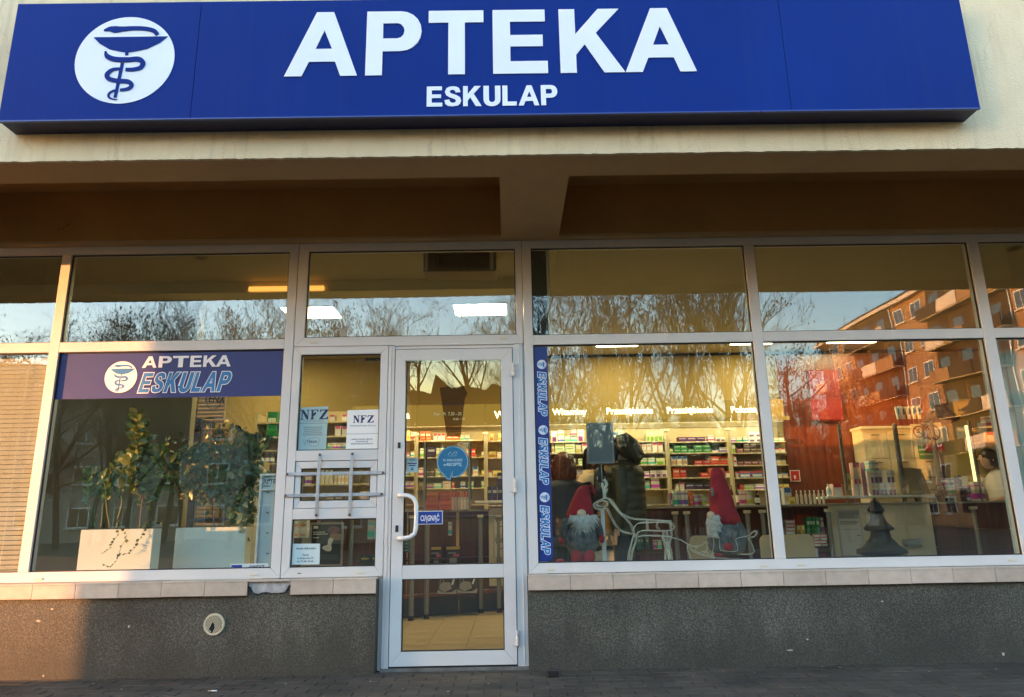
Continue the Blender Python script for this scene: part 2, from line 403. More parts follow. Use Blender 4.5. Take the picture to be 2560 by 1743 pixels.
m_frame = M('white_aluminium', (.635,.615,.60), .35, var=.06, vs=2.2, bump=.04, bs=160)
m_gasket = M('black_gasket', (.012,.012,.012), .6, var=0)
m_glass = mat_glass('window_glass', .076)
m_glass2 = mat_glass('door_glass', .075, (.95,.95,.9), .002)
m_tile = M('beige_tile', (.50,.40,.315), .42, var=.10, vs=14, bump=.06, bs=90, tint=(.52,.415,.335))
def vary(m, lo=.86, hi=1.12):
    nt = m.node_tree; L = nt.links; b = nt.nodes['Principled BSDF']; src = b.inputs['Base Color'].links[0].from_socket; oi = nt.nodes.new('ShaderNodeObjectInfo'); hv = nt.nodes.new('ShaderNodeHueSaturation'); mr = nt.nodes.new('ShaderNodeMapRange'); mr.inputs[3].default_value = lo; mr.inputs[4].default_value = hi
    L.new(oi.outputs['Random'], mr.inputs[0]); L.new(mr.outputs[0], hv.inputs['Value']); L.new(src, hv.inputs['Color']); L.new(hv.outputs[0], b.inputs['Base Color'])
vary(m_tile)
m_mortar = M('grey_mortar', (.36,.35,.34), .95, var=.3, vs=20, bump=.9, bs=40)
m_grout = M('dark_grout', (.10,.085,.07), .95, var=.2)
m_blue = M('sign_blue', (.003,.024,.19), .62, var=.05, vs=.9, tint=(.004,.028,.21), spec=.1)
def add_streaks(m, amt=.25, col=(.10,.11,.15)):
    nt = m.node_tree; L = nt.links; b = nt.nodes['Principled BSDF']; src = b.inputs['Base Color'].links[0].from_socket
    tc = nt.nodes.new('ShaderNodeTexCoord'); mp = nt.nodes.new('ShaderNodeMapping'); mp.inputs['Scale'].default_value = (14,14,.5); L.new(tc.outputs['Object'], mp.inputs[0])
    n = nt.nodes.new('ShaderNodeTexNoise'); n.inputs['Scale'].default_value = 1.6; n.inputs['Detail'].default_value = 6; L.new(mp.outputs[0], n.inputs['Vector'])
    r = ramp(nt, (0,0,0,1), (amt,amt,amt,1), .5, .85); L.new(n.outputs[0], r.inputs[0]); mx = nt.nodes.new('ShaderNodeMix'); mx.data_type = 'RGBA'; L.new(r.outputs[0], mx.inputs[0]); L.new(src, mx.inputs[6]); mx.inputs[7].default_value = (*col,1); L.new(mx.outputs[2], b.inputs['Base Color'])
add_streaks(m_blue, .09, (.06,.075,.13))
m_bluedk = M('sign_return_blue', (.006,.012,.07), .5, var=.05)
m_lwhite = M('sign_white', (.80,.80,.86), .45, var=.03, vs=3)
m_white = M('print_white', (.82,.82,.80), .5, var=.02)
m_ink = M('print_ink', (.02,.022,.05), .6, var=0)
m_blk = M('black_plastic', (.012,.012,.013), .4, var=.05)
m_steel = M('galvanised_steel', (.46,.47,.49), .38, metal=.7, var=.12, vs=20)
m_bolt = M('bolt_steel', (.12,.12,.13), .35, metal=.9, var=.1)
m_sky_blue = M('print_light_blue', (.018,.17,.43), .5, var=.03)
m_violet_blue = M('banner_blue', (.010,.018,.15), .45, var=.03)
m_paver = None
def mat_paver():
    m, nt, b = new_mat('paver'); L = nt.links
    tc = nt.nodes.new('ShaderNodeTexCoord'); oi = nt.nodes.new('ShaderNodeObjectInfo'); gm = nt.nodes.new('ShaderNodeNewGeometry')
    n = nt.nodes.new('ShaderNodeTexNoise'); n.inputs['Scale'].default_value = 2.3; n.inputs['Detail'].default_value = 7; L.new(gm.outputs['Position'], n.inputs['Vector'])
    r = ramp(nt, (.034,.026,.020,1), (.078,.060,.046,1), .3, .7); L.new(n.outputs[0], r.inputs[0])
    hs = nt.nodes.new('ShaderNodeHueSaturation'); mr = nt.nodes.new('ShaderNodeMapRange'); mr.inputs[3].default_value = .8; mr.inputs[4].default_value = 1.2
    L.new(oi.outputs['Random'], mr.inputs[0]); L.new(mr.outputs[0], hs.inputs['Value']); L.new(r.outputs[0], hs.inputs['Color']); L.new(hs.outputs[0], b.inputs['Base Color'])
    g = nt.nodes.new('ShaderNodeTexNoise'); g.inputs['Scale'].default_value = 160; L.new(gm.outputs['Position'], g.inputs['Vector'])
    bp = nt.nodes.new('ShaderNodeBump'); bp.inputs['Strength'].default_value = .5; bp.inputs['Distance'].default_value = .004; L.new(g.outputs[0], bp.inputs['Height']); L.new(bp.outputs[0], b.inputs['Normal'])
    b.inputs['Roughness'].default_value = .8
    return m
m_paver = mat_paver()

# ------------------------------------------------------------------ ground, street
def sheet(name, x0, x1, y0, y1, z, m):
    o = MB().add([(x0,y0,z),(x1,y0,z),(x1,y1,z),(x0,y1,z)], [(0,1,2,3)]).build(name, m); return tag(o, kind='structure')
m_lawn = M('winter_lawn', (.045,.042,.022), .95, var=.4, vs=.6, tint=(.06,.052,.028))
m_asph = M('asphalt', (.038,.038,.040), .9, var=.2, vs=1.5)
m_bed = M('joint_sand', (.045,.04,.036), .95, var=.3, vs=30)
sheet('ground', -600, 600, -900, 600, -.16, m_lawn)
sheet('road', -300, 300, -17.0, -10.4, -.13, m_asph)
sheet('lawn', -300, 300, -10.2, -6.2, -.06, m_lawn)
tag(bx('kerb', M('kerb_concrete', (.16,.155,.145), .9, var=.2), None, -300, 300, -10.4, -10.2, -.155, -.03), kind='structure')
pav = MB().box(-60, 60, -6.2, 1.0, -.15, -.006).build('pavement', m_bed); tag(pav, kind='structure')
# pavers: 20 x 10 cm, running bond
pm = MB().box(-.0975,.0975,-.0475,.0475,-.03,.0)
proto = pm.build('paver', m_paver, pav, .004)
first = True; cnt = 0; stuff = MB()
for row in range(0, 60):
    yc = -.005-.1*row-.05
    for k in range(-40, 41):
        xc = k*.2+(.1 if row % 2 else 0)-.07
        near = yc > -1.12 and abs(xc+.0) < 3.1+(-yc)*.3 and (yc < -.09 or -.95 < xc < .12)
        dz = random.uniform(-.0025, .0015)
        if near and cnt < 300 and yc > -1.05:
            o = proto if first else inst(proto, 'paver', (0,0,0), pav)
            o.location = (xc, yc, dz); o.rotation_euler = (R(random.uniform(-.5,.5)), R(random.uniform(-.4,.4)), R(random.uniform(-.6,.6)))
            first = False; cnt += 1
        elif abs(xc) < 7.5 and yc > -6:
            stuff.box(xc-.0975, xc+.0975, yc-.0475, yc+.0475, -.02, dz)
tag(stuff.build('paver_field', m_paver, pav), kind='stuff')
m_dirt = M('gutter_dirt', (.05,.042,.034), .95, var=.4, vs=25, bump=.8, bs=60)
tag(bx('dirt_strip', m_dirt, pav, -5, 5, -.104, -.088, -.005, .004), kind='stuff')

# ------------------------------------------------------------------ the building
B = thing('pharmacy_building', 'cream rendered pharmacy shopfront under a deep concrete canopy, white framed windows and grey plinth', 'building')
fas = bx('fascia_wall', m_stucco, B, -9, 9, -1.375, -1.09, 3.203, 5.4)
# ragged drip edge of render along the bottom of the fascia
eb = MB(); x = -5.2
while x < 5.2:
    w = random.uniform(.015,.16); h = random.uniform(.0008,.0055)
    eb.add([(x,-1.3765,3.2028),(x+w,-1.3765,3.2028),(x+w*.7,-1.3765,3.203-h),(x+w*.3,-1.3765,3.203-h*random.uniform(.5,1)),
            (x,-1.352,3.2028),(x+w,-1.352,3.2028),(x+w*.7,-1.352,3.203-h*.6),(x+w*.3,-1.352,3.203-h*.5)],
           [(0,3,2,1),(4,5,6,7),(3,7,6,2),(0,4,7,3),(1,2,6,5)]); x += w
tag(eb.build('render_edge', m_stucco, B), kind='stuff')
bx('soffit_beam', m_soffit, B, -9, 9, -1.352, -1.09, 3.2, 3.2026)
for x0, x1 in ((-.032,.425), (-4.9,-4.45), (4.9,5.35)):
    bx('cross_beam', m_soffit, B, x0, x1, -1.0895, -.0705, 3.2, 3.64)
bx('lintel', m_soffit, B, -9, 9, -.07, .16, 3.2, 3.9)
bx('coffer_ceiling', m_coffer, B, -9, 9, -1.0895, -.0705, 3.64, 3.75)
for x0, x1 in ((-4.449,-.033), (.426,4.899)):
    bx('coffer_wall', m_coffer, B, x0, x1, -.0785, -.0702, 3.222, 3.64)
bx('roof_slab', m_stucco, B, -9, 9, -1.0895, 7.2, 4.0, 4.2)
for n_, x0, x1 in (('plinth', -9, -.948), ('plinth', .121, 9)):
    bx(n_, m_gran, B, x0, x1, -.088, .12, -.05, .612)
for x0, x1 in ((-9,-6.2),(6.4,9)): bx('side_pier', m_stucco, B, x0, x1, -.05, .16, .613, 3.199)
# sill tiles
def tile(x0, x1, front=True, top=True):
    b_ = MB(); t = .011
    if front: b_.box(x0, x1, -.12, -.12+t, .53+random.uniform(-.0015,.0015), .6195)
    if top: b_.quadbox([(x0,.6205),(x1,.6205),(x1,.6205+t),(x0,.6205+t)], -.122, -.004)
    o = b_.build('sill_tile', m_tile, B, .0015)
    return o
for k in range(27):
    x1 = -.945-k*.3
    if k == 2: o = tile(x1-.297, x1, front=False); o['label'] = 'sill tile whose front piece has broken off'
    else: tile(x1-.297, x1)
for k in range(27): tile(.122+k*.3, .122+k*.3+.297)
# bare mortar where a tile front has fallen off
mb_ = MB(); xs = [-1.842+.297*i/16 for i in range(17)]
prof = [(x_, .545+(.05 if i in (0,16) else 0)+(.035 if i in (1,15) else 0)+random.uniform(-.008,.008)) for i, x_ in enumerate(xs)]
mb_.prism([(xs[0],.6195)]+prof+[(xs[-1],.6195)], -.104, -.088)
mb_.build('mortar_patch', m_mortar, B)
# windows ---------------------------------------------------------------
gx = lambda px, py, y=0: at(px, py, y).x
gz = lambda px, py, y=0: at(px, py, y).z
def midx(*pts): return sum(gx(*p) for p in pts)/len(pts)
XA0 = midx((156,640.2),(136,790),(0+100/2.3855+1,1430)) ; XA1 = -3.468
XB0, XC, XD0, XE0 = -1.729, .2034, 1.920, 3.7286
XD1 = midx((1967.5,1400.9),(1300+1920/3.2953,580+110/3.2953)); XE1 = midx((2444.7,603.7),(1900+1925/3.2955,580+790/3.2955))
XL = midx((750.4,618),(697.7,1442.6)); XR = midx((1303,604),(1322,1448))
XTL = gx(772.6,627.2); XTR = gx(1287,619)
ZB, ZGB, ZTB, ZTT, ZGT, ZT = .633, .7052, 2.3325, 2.4105, 3.1337, 3.199
def bars(lst, y0=0, y1=.075):
    b_ = MB()
    for x0,x1,z0,z1 in lst: b_.box(x0,x1,y0,y1,z0,z1)
    return b_
def ring(x0,x1,z0,z1,wl,wr,wb,wt):
    """four mitred bars of a frame"""
    i = (x0+wl, x1-wr, z0+wb, z1-wt)
    return [[(x0,z0),(x1,z0),(i[1],i[2]),(i[0],i[2])], [(i[0],i[3]),(i[1],i[3]),(x1,z1),(x0,z1)],
            [(x0,z0),(i[0],i[2]),(i[0],i[3]),(x0,z1)], [(i[1],i[2]),(x1,z0),(x1,z1),(i[1],i[3])]]
def frame(name, x0,x1,z0,z1,wl,wr,wb,wt, parent, y0=0, y1=.075, gap=.0006):
    b_ = MB()
    for q in ring(x0,x1,z0,z1,wl,wr,wb,wt):
        cx_ = sum(p[0] for p in q)/4; cz_ = sum(p[1] for p in q)/4
        b_.quadbox([(p[0]+(gap if p[0] < cx_ else -gap), p[1]+(gap if p[1] < cz_ else -gap)) for p in q], y0, y1)
    return b_.build(name, m_frame, parent, .0022)
def pane(parent, x0,x1,z0,z1, mat=None, y=.032, tilt=(0,0), thick=.006):
    b_ = MB().box(-(x1-x0)/2-.008,(x1-x0)/2+.008,0,thick,-(z1-z0)/2-.008,(z1-z0)/2+.008)
    o = bpy.data.objects.new('pane', b_.mesh('pane', mat or m_glass)); COL.objects.link(o); o.parent = parent
    o.location = Vector(((x0+x1)/2, y, (z0+z1)/2))-ORG[parent.name]; o.rotation_euler = (R(tilt[0]),0,R(tilt[1]))
    g = MB(); w = .007
    for q in ring(x0,x1,z0,z1,w,w,w,w): g.quadbox(q, .016, y-.003)
    g.build('gasket', m_gasket, parent)
    return o
cap_m = MB().prism([(.018*math.cos(a)+(.014 if math.cos(a) > 0 else -.014), .0095*math.sin(a)) for a in [R(15+30*i) for i in range(12)]], -.006, 0)
def caps(parent, pts):
    for px, py in pts:
        p = at(px, py, 0)
        o = MB(); o.v = [(v[0]+p.x, v[1]-.0005, v[2]+p.z) for v in cap_m.v]; o.f = cap_m.f; o.mi = cap_m.mi
        o.build('drain_cap', M('cream_plastic', (.62,.58,.47), .45, var=.03), parent, .002)
# left window
w0 = frame('window', -6.2, XL-.002, ZB, ZT, .06, XL-.002-XB0, ZGB-ZB, ZT-ZGT, B)
bx('mullion', m_frame, w0, XA0, XA1, .0, .075, ZGB, ZGT, .002)
bx('transom', m_frame, w0, -6.14, XA0-.0008, .0008, .075, ZTB, ZTT, .002); bx('transom', m_frame, w0, XA1+.0008, XB0-.0008, .0008, .075, ZTB, ZTT, .002)
pane(w0, -6.14, XA0, ZGB, ZTB, tilt=(.1,.1)); pane(w0, -6.14, XA0, ZTT, ZGT, tilt=(-.05,.1))
pane(w0, XA1, XB0, ZGB, ZTB, tilt=(.15,-.1)); pane(w0, XA1, XB0, ZTT, ZGT, tilt=(0,.15))
caps(w0, [(230/2.3855,1080+877/2.3855),(1515/2.3855,1080+850/2.3855)])
# right window
w1 = frame('window', XR+.003, 6.4, ZB, ZT, XC-XR-.003, .06, ZGB-ZB, ZT-ZGT, B)
for a_, b_ in ((XD0,XD1),(XE0,XE1)): bx('mullion', m_frame, w1, a_, b_, 0, .075, ZGB, ZGT, .002)
for a_, b_ in ((XC,XD0),(XD1,XE0),(XE1,6.34)): bx('transom', m_frame, w1, a_+.0008, b_-.0008, .0008, .075, ZTB, ZTT, .002)
pane(w1, XC, XD0, ZGB, ZTB, tilt=(.05,-.05)); pane(w1, XC, XD0, ZTT, ZGT, tilt=(-.05,0))
pane(w1, XD1, XE0, ZGB, ZTB, tilt=(.05,.1)); pane(w1, XD1, XE0, ZTT, ZGT, tilt=(.0,.25))
pane(w1, XE1, 6.34, ZGB, ZTB); pane(w1, XE1, 6.34, ZTT, ZGT, tilt=(0,-.2))
zr2 = zm(1300,1020,3.439); zr4 = zm(1900,1020,3.4394)
caps(w1, [zr2(267,1388), zr2(2102,1355), zr4(355,1348), zr4(2170,1306)])
# toplight over the entrance
z5 = zm(660,560,2.93)
ZC0 = gz(*z5(1000,888)); ZC1 = gz(*z5(1000,822))
w2 = frame('window', XL+.002, XR-.003, ZC0, ZT, XTL-XL-.002, XR-.003-XTR, ZC1-ZC0, ZT-ZGT, B)
pane(w2, XTL, XTR, ZC1, ZGT, tilt=(.1,-.1)); caps(w2, [z5(365,867), z5(1755,838)])
# side window with the serving hatch
z6 = zm(660,1080,2.3857); zh = zm(700,1120,4.943); zp = zm(700,980,7.91)
SX0 = XL+.002; SX1 = gx(*z6(712,700)); SG0 = midx((756.6,888.7),(719.2,1419.4)); SG1 = midx((954.2,882.5),(934.7,1416.4))
SZ = [gz(827,1418), gz(832,1297.3), gz(833,1271), gz(839,1151.4), gz(842,1125), gz(855,885.6)]
w3 = frame('window', SX0, SX1, ZB, ZC0-.002, SG0-SX0, SX1-SG1, SZ[0]-ZB, ZC0-.002-SZ[5], B)
bx('rail', m_frame, w3, SG0+.0006, SG1-.0006, .001, .075, SZ[1], SZ[2], .002); bx('rail', m_frame, w3, SG0+.0006, SG1-.0006, .001, .075, SZ[3], SZ[4], .002)
hx0, hx1 = midx(zh(258,258), zh(240,658)), midx(zh(1117,238), zh(1103,640)); hz0, hz1 = gz(*zh(670,650)), gz(*zh(690,248))
frame('hatch_sash', SG0+.004, SG1-.004, SZ[2]+.003, SZ[3]-.003, hx0-SG0-.004, SG1-.004-hx1, hz0-SZ[2]-.003, SZ[3]-.003-hz1, w3, .008, .07)
pane(w3, SG0, SG1, SZ[0], SZ[1], tilt=(.0,-.1)); pane(w3, hx0, hx1, hz0, hz1, y=.036); pane(w3, SG0, SG1, SZ[4], SZ[5], tilt=(.2,.1))
caps(w3, [z6(575,838)]); bx('drain_slot', m_gasket, w3, gx(*z6(200,843)), gx(*z6(221,843)), -.002, .0, gz(*z6(210,846)), gz(*z6(210,841)))
# security bars over the hatch
gr = thing('security_bars', 'flat steel security bars bolted across the small serving hatch left of the door', 'security bars', tuple(at(*zh(680,450), 0)))
def flat_bar(p0, p1, w, y):
    a, b2 = at(*p0, y), at(*p1, y); t = (b2-a).normalized(); a -= t*.014; b2 += t*.014
    lp = ribbon([(a.x,a.z), (a.x+(b2.x-a.x)*.03,a.z+(b2.z-a.z)*.03), (b2.x-(b2.x-a.x)*.03,b2.z-(b2.z-a.z)*.03), (b2.x,b2.z)], [w*.6,w,w,w*.6])
    MB().prism(lp, y-.004, y).build('bar', m_steel, gr, .001)
for p0, p1, y in ((zh(492,85),zh(447,830),-.012), (zh(893,75),zh(858,825),-.012), (zh(90,325),zh(1270,305),-.006), (zh(68,590),zh(1255,570),-.006)):
    flat_bar(p0, p1, .0235, y)
    for p in (p0, p1):
        q = at(*p, y);
        b_ = MB().ball((q.x, y-.005, q.z), (.0095,.006,.0095), 10, 6); b_.tube([(q.x,y-.0005,q.z),(q.x,0,q.z)], .006, 8); b_.build('bolt', m_bolt, gr, smooth=True)
# door ------------------------------------------------------------------
DX0, DX1 = midx((970.2,1666.8),(991,875.7)), midx((1292.1,1661.4),(1281.2,869.9)); DZ = [.03,.1234,.6124,.7053,2.2165,2.3086]
DG0, DG1 = -.7786, -.0485
XJR = gx(1322.3,1655)
jb = MB()
jb.box(SX1+.003, DX0-.004, 0, .075, .012, ZC0-.002); jb.box(DX1+.004, XJR, 0, .075, .012, ZC0-.002); jb.box(DX0-.004, DX1+.004, .002, .075, 2.3136, ZC0-.0022)
# inner lip of the jamb, a step back
jb.box(SX1+.003+.02, SX1+.003+.026, -.006, 0, .012, ZC0-.003); jb.box(DX0-.016, DX0-.006, -.008, 0, .012, 2.35); jb.box(XJR-.03, XJR-.024, -.005, 0, .012, ZC0-.003)
jb.box(DX0-.016, DX1+.02, -.008, .0015, 2.3385, 2.35)
jb.build('door_frame', m_frame, B, .002)
bx('jamb_side', m_frame, B, XJR+.001, .1195, .01, .075, .0, .628)
bx('jamb_filler', m_frame, B, -.949, SX1+.002, .03, .10, .0, .632); bx('jamb_filler', m_frame, B, XJR-.002, XR+.004, .03, .07, .629, ZC0); bx('jamb_filler', m_frame, B, SX1-.001, SX1+.004, .03, .07, .632, ZC0)
bx('threshold', M('worn_concrete', (.14,.13,.12), .9, var=.35, vs=12, bump=.5), B, SX1, XJR, -.03, .30, -.01, .018)
sl_ = MB()
for q in ring(DX0-.004,DX1+.004,.012,2.3136,.0042,.0042,.018,.005): sl_.quadbox(q, -.001, .05)
sl_.build('door_seal', m_gasket, B)
dr = frame('door', DX0, DX1, DZ[0], DZ[5], DG0-DX0, DX1-DG1, DZ[1]-DZ[0], DZ[5]-DZ[4], B, -.010, .06)
bx('mid_rail', m_frame, dr, DG0+.0006, DG1-.0006, -.009, .06, DZ[2], DZ[3], .002)
pane(dr, DG0, DG1, DZ[1], DZ[2], m_glass2); pane(dr, DG0, DG1, DZ[3], DZ[4], m_glass2, tilt=(3.2,1.1))
def dpt(x, y, yy): return at(*z6(x, y), yy)
pts = [dpt(806,378,-.01), dpt(806,378,-.055), dpt(822,377,-.082), dpt(860,380,-.086), dpt(893,396,-.086), dpt(908,430,-.086), dpt(908,500,-.086), dpt(906,570,-.086), dpt(898,607,-.086), dpt(868,629,-.086), dpt(825,634,-.082), dpt(803,635,-.055), dpt(803,635,-.01)]
MB().tube([tuple(p) for p in pts], .0155, 10).build('handle', M('handle_white', (.74,.75,.78), .3, var=.02), dr, smooth=True)
for (x0,y0),(x1,y1) in (((797,62),(815,98)), ((783,557),(802,597))):
    a, c_ = dpt(x0,y1,-.012), dpt(x1,y0,-.012)
    l_ = MB().box(a.x,c_.x,-.016,-.0105,a.z,c_.z).build('lock', m_blk, dr, .003)
z5h = [(z5(1790,1017), z5(1838,1113)), (z6(1468,275), z6(1507,360)), (z6(1480,1182), z6(1520,1275))]
for a, c_ in z5h:
    a, c_ = at(*a, -.02), at(*c_, -.02); w = c_.x-a.x
    hb = MB().box(a.x, a.x+w*.62, -.017, -.0105, c_.z, a.z)
    for k in range(3):
        z0 = c_.z+(a.z-c_.z)*k/3; z1 = c_.z+(a.z-c_.z)*(k+1)/3-.003
        hb.tube([(c_.x-w*.2,-.02,z0),(c_.x-w*.2,-.02,z1)], .0115, 10)
    hb.build('hinge', m_frame, dr, .001)

# ------------------------------------------------------------------ big sign
SY = -1.53
S = thing('pharmacy_sign', 'long blue sign with white APTEKA lettering and bowl and snake emblem above the windows', 'sign', (0,-1.375,3.385))
for x0, x1 in ((-3.03,-1.8835), (-1.8805,1.7405), (1.7435,2.888)):
    bx('panel', m_blue, S, x0, x1, SY, SY+.02, 3.388, 4.205, .0012)
bx('casing', m_bluedk, S, -3.028, 2.886, SY+.0205, -1.3755, 3.386, 4.203)
bx('edge_trim', M('trim_blue', (.02,.045,.25), .3, var=.02), S, -3.031, 2.889, SY-.002, SY+.018, 3.380, 3.3875)
XS = [(0,.4446),(.494,.341),(.878,.341),(1.276,.336),(1.689,.396),(2.087,.437)]
word('APTEKA', 'letter', -1.334, 3.660, .453, {}, 0, SY-.0005, .005, m_lwhite, S, xs=XS)
ww = {'E':.094,'S':.103,'K':.112,'U':.103,'L':.086,'A':.125,'P':.1}
word('ESKULAP', 'letter', -.462, 3.441, .137, ww, .0115, SY-.0005, .004, m_lwhite, S)
emblem(-2.317, 3.793, .303, SY-.0005, m_lwhite, m_blue, S, .003)
# ------------------------------------------------------------------ room behind the glass
FZ = .02; YB = 4.45; CZ = 3.28
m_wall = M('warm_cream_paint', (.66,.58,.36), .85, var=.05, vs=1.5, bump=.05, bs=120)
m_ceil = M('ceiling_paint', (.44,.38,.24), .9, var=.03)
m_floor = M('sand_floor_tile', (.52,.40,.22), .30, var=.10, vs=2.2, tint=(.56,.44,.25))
tag(MB().box(-8,9.5,.31,6.8,-.04,FZ-.006).build('floor', m_grout), kind='structure')
fl = bpy.data.objects['floor']
pm = MB().box(-.1635,.1635,-.1635,.1635,-.006,0); tproto = pm.build('floor_tile', m_floor, fl, .001); k0 = True
for i in range(-9, 12):
    for j in range(0, 9):
        o = tproto if k0 else inst(tproto, 'floor_tile', (0,0,0), fl); k0 = False
        o.location = (-.70+.33*i+.165, .50+.33*j, FZ+random.uniform(-.0006,.0006))
tag(bx('floor_field', m_floor, fl, -3.66, 3.2, 3.32, 4.4, FZ-.0055, FZ), kind='stuff')
m_ochre = M('ochre_paint', (.40,.29,.10), .85, var=.06, vs=1.5)
tag(bx('back_wall', m_ochre, None, -8, 9.5, YB, YB+.15, FZ, CZ), kind='structure')
tag(bx('side_wall', m_wall, None, -8.1, -8, .12, YB, FZ, CZ), kind='structure')
tag(bx('side_wall', m_wall, None, 9.5, 9.6, .12, YB, FZ, CZ), kind='structure')
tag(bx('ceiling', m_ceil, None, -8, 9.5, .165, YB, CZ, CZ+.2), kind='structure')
tag(bx('ceiling_beam', m_wall, None, -8, .12, 1.12, 1.32, 3.17, CZ-.001), kind='structure')
tag(bx('partition_wall', M('olive_partition_paint', (.33,.29,.19), .85, var=.06), None, -6.2, at(474,1080,1.55).x, 1.55, 1.65, FZ, CZ-.002), kind='structure')
m_shadow = M('ceiling_gap_shade', (.03,.025,.02), .9, var=0)
bx('ceiling_shadow_line', m_shadow, bpy.data.objects['back_wall'], -2, 7.5, YB-.02, YB-.001, CZ-.035, CZ-.002)  # dark strip painted as the shadow line between wall and ceiling
# ceiling lights
m_diff = M('lamp_diffuser', (.95,.9,.7), .6, var=0, emit=1.9, ecol=(1.0,.80,.44))
m_lampfr = M('lamp_frame', (.8,.8,.76), .4, var=.02)
def ceiling_light(x0, x1, y0, y1, label):
    t = thing('ceiling_light', label, 'ceiling light', ((x0+x1)/2,(y0+y1)/2,CZ), 'flat panel lights on the pharmacy ceiling')
    bx('frame', m_lampfr, t, x0-.02, x1+.02, y0-.02, y1+.02, CZ-.016, CZ-.001); bx('diffuser', m_diff, t, x0, x1, y0, y1, CZ-.02, CZ-.0165)
ceiling_light(-2.41,-1.86,1.93,2.33,'glowing square ceiling panel showing through the toplight left of the entrance')
ceiling_light(-.56,-.007,1.92,2.31,'glowing square ceiling panel above the entrance door')
ceiling_light(1.2,1.75,3.5,3.9,'glowing ceiling panel nearest the blue strip, seen edge on over the customers')
ceiling_light(3.0,3.55,3.5,3.9,'glowing ceiling panel seen edge on across the mullion of the right window')
ceiling_light(4.3,4.95,3.5,3.9,'glowing ceiling panel seen edge on above the orange wall, far right')
ceiling_light(-3.4,-2.85,3.3,3.7,'glowing ceiling panel far back over the left of the shop')
p0, p1 = at(622,723,1.10), at(810,723,1.10); o = MB().box(p0.x,p1.x,1.085,1.115,p0.z-.022,p0.z+.022).build('added_glow_strip', M('warm_tube', (.8,.45,.12), .5, var=0, emit=.075, ecol=(1,.42,.08)), None, .008, loc=((p0.x+p1.x)/2,1.1,p0.z)); tag(o, 'warm orange glowing strip added on the ceiling beam left of the entrance', 'glowing strip')  # glowing strip added on the beam for an orange streak of light
# air curtain over the door
ac = thing('air_curtain', 'dark bronze air curtain heater hanging inside above the entrance door', 'air curtain', (-.39,.35,3.07))
m_ac = M('bronze_casing', (.10,.075,.045), .4, metal=.3, var=.1); m_acw = M('end_cap_grey', (.42,.40,.35), .45, var=.05)
MB().box(-.70,-.08,.35,.6,3.073,3.27).build('casing', m_ac, ac, .012)
for x0 in (-.69,-.135): bx('end_plate', m_acw, ac, x0, x0+.03, .335, .349, 3.082, 3.262, .006)
bx('grille', m_blk, ac, -.535, -.16, .338, .349, 3.10, 3.24)
for k in range(7): bx('fin', m_ac, ac, -.53, -.165, .330, .337, 3.105+k*.019, 3.112+k*.019)
for k in range(2): bx('slot', m_blk, ac, -.60+k*.035, -.585+k*.035, .338, .349, 3.12, 3.235)
# ------------------------------------------------------------------ stickers and notices on the glass
def rect(p0, p1, y): a, c_ = at(*p0, y), at(*p1, y); return a.x, c_.x, c_.z, a.z
def card(name, label, cat, x0, x1, z0, z1, y, m, th=.0015, poly=None, bevel=0):
    b_ = MB()
    if poly: b_.prism(poly, y-th, y)
    else: b_.box(x0, x1, y-th, y, z0, z1)
    o = b_.build(name, m, None, bevel, loc=((x0+x1)/2, y, z0)); return tag(o, label, cat)
YG = .0285                                          # just outside the panes
# blue banner across the top of the left window
bz0 = gz(400, 993)
bn = card('window_banner', 'blue film banner across the top of the planter window reading APTEKA ESKULAP', 'banner', XA1+.006, XB0-.006, bz0, ZTB-.008, YG, m_violet_blue)
z3 = zm(0,560,2.93)
p = at(*z3(887,1122), YG); rad = (at(*z3(1005,1122), YG).x-at(*z3(769,1122), YG).x)/2
obj_from(outline_mesh('disc_shadow', [arc(0,0,rad,rad,0,354,59)], .0006, on_plane(p.x+.006, p.z-.007, YG-.0018, .0006)), 'disc_shadow', M('print_shadow', (.006,.01,.05), .6, var=0), bn)
emblem(p.x, p.z, rad, YG-.0026, m_lwhite, m_sky_blue, bn, .0006)
m_psh = MATS['print_shadow']
zl = gz(*z3(1360,1050), YG); h_ = gz(*z3(1360,967), YG)-zl; xl = gx(*z3(1040,1055), YG); xr = gx(*z3(1690,1045), YG)
wA = (xr-xl)
xsA = [(0,.165),(.185,.145),(.342,.178),(.54,.128),(.688,.152),(.832,.168)]
for dx, dz, mm, yy in ((.006,-.006,m_psh,YG-.0018),(0,0,m_lwhite,YG-.0028)):
    word('APTEKA', 'letter', xl+dx, zl+dz, h_, {}, 0, yy, .0006, mm, bn, xs=[(a*wA, b_*wA) for a, b_ in xsA])
zl = gz(*z3(1340,1232), YG); h_ = gz(*z3(1340,1088), YG)-zl; xl = gx(*z3(1010,1238), YG); xr = gx(*z3(1640,1225), YG)
wE = {c_: v*(xr-xl)/.80 for c_, v in {'E':.094,'S':.103,'K':.112,'U':.103,'L':.08,'A':.118,'P':.1}.items()}
def outlined(x, z, h, widths, gap, y, parent, rot=0, slant=.22, g=.006, sh=True):
    if sh: word('ESKULAP', 'letter_shadow', x+.006, z-.006, h, widths, gap, y, .0006, m_psh, parent, slant, rot, grow=g)
    word('ESKULAP', 'letter_edge', x, z, h, widths, gap, y-.0009, .0006, m_lwhite, parent, slant, rot, grow=g)
    word('ESKULAP', 'letter', x, z, h, widths, gap, y-.0018, .0006, m_sky_blue, parent, slant, rot)
outlined(xl, zl, h_, wE, .0165, YG-.0018, bn)
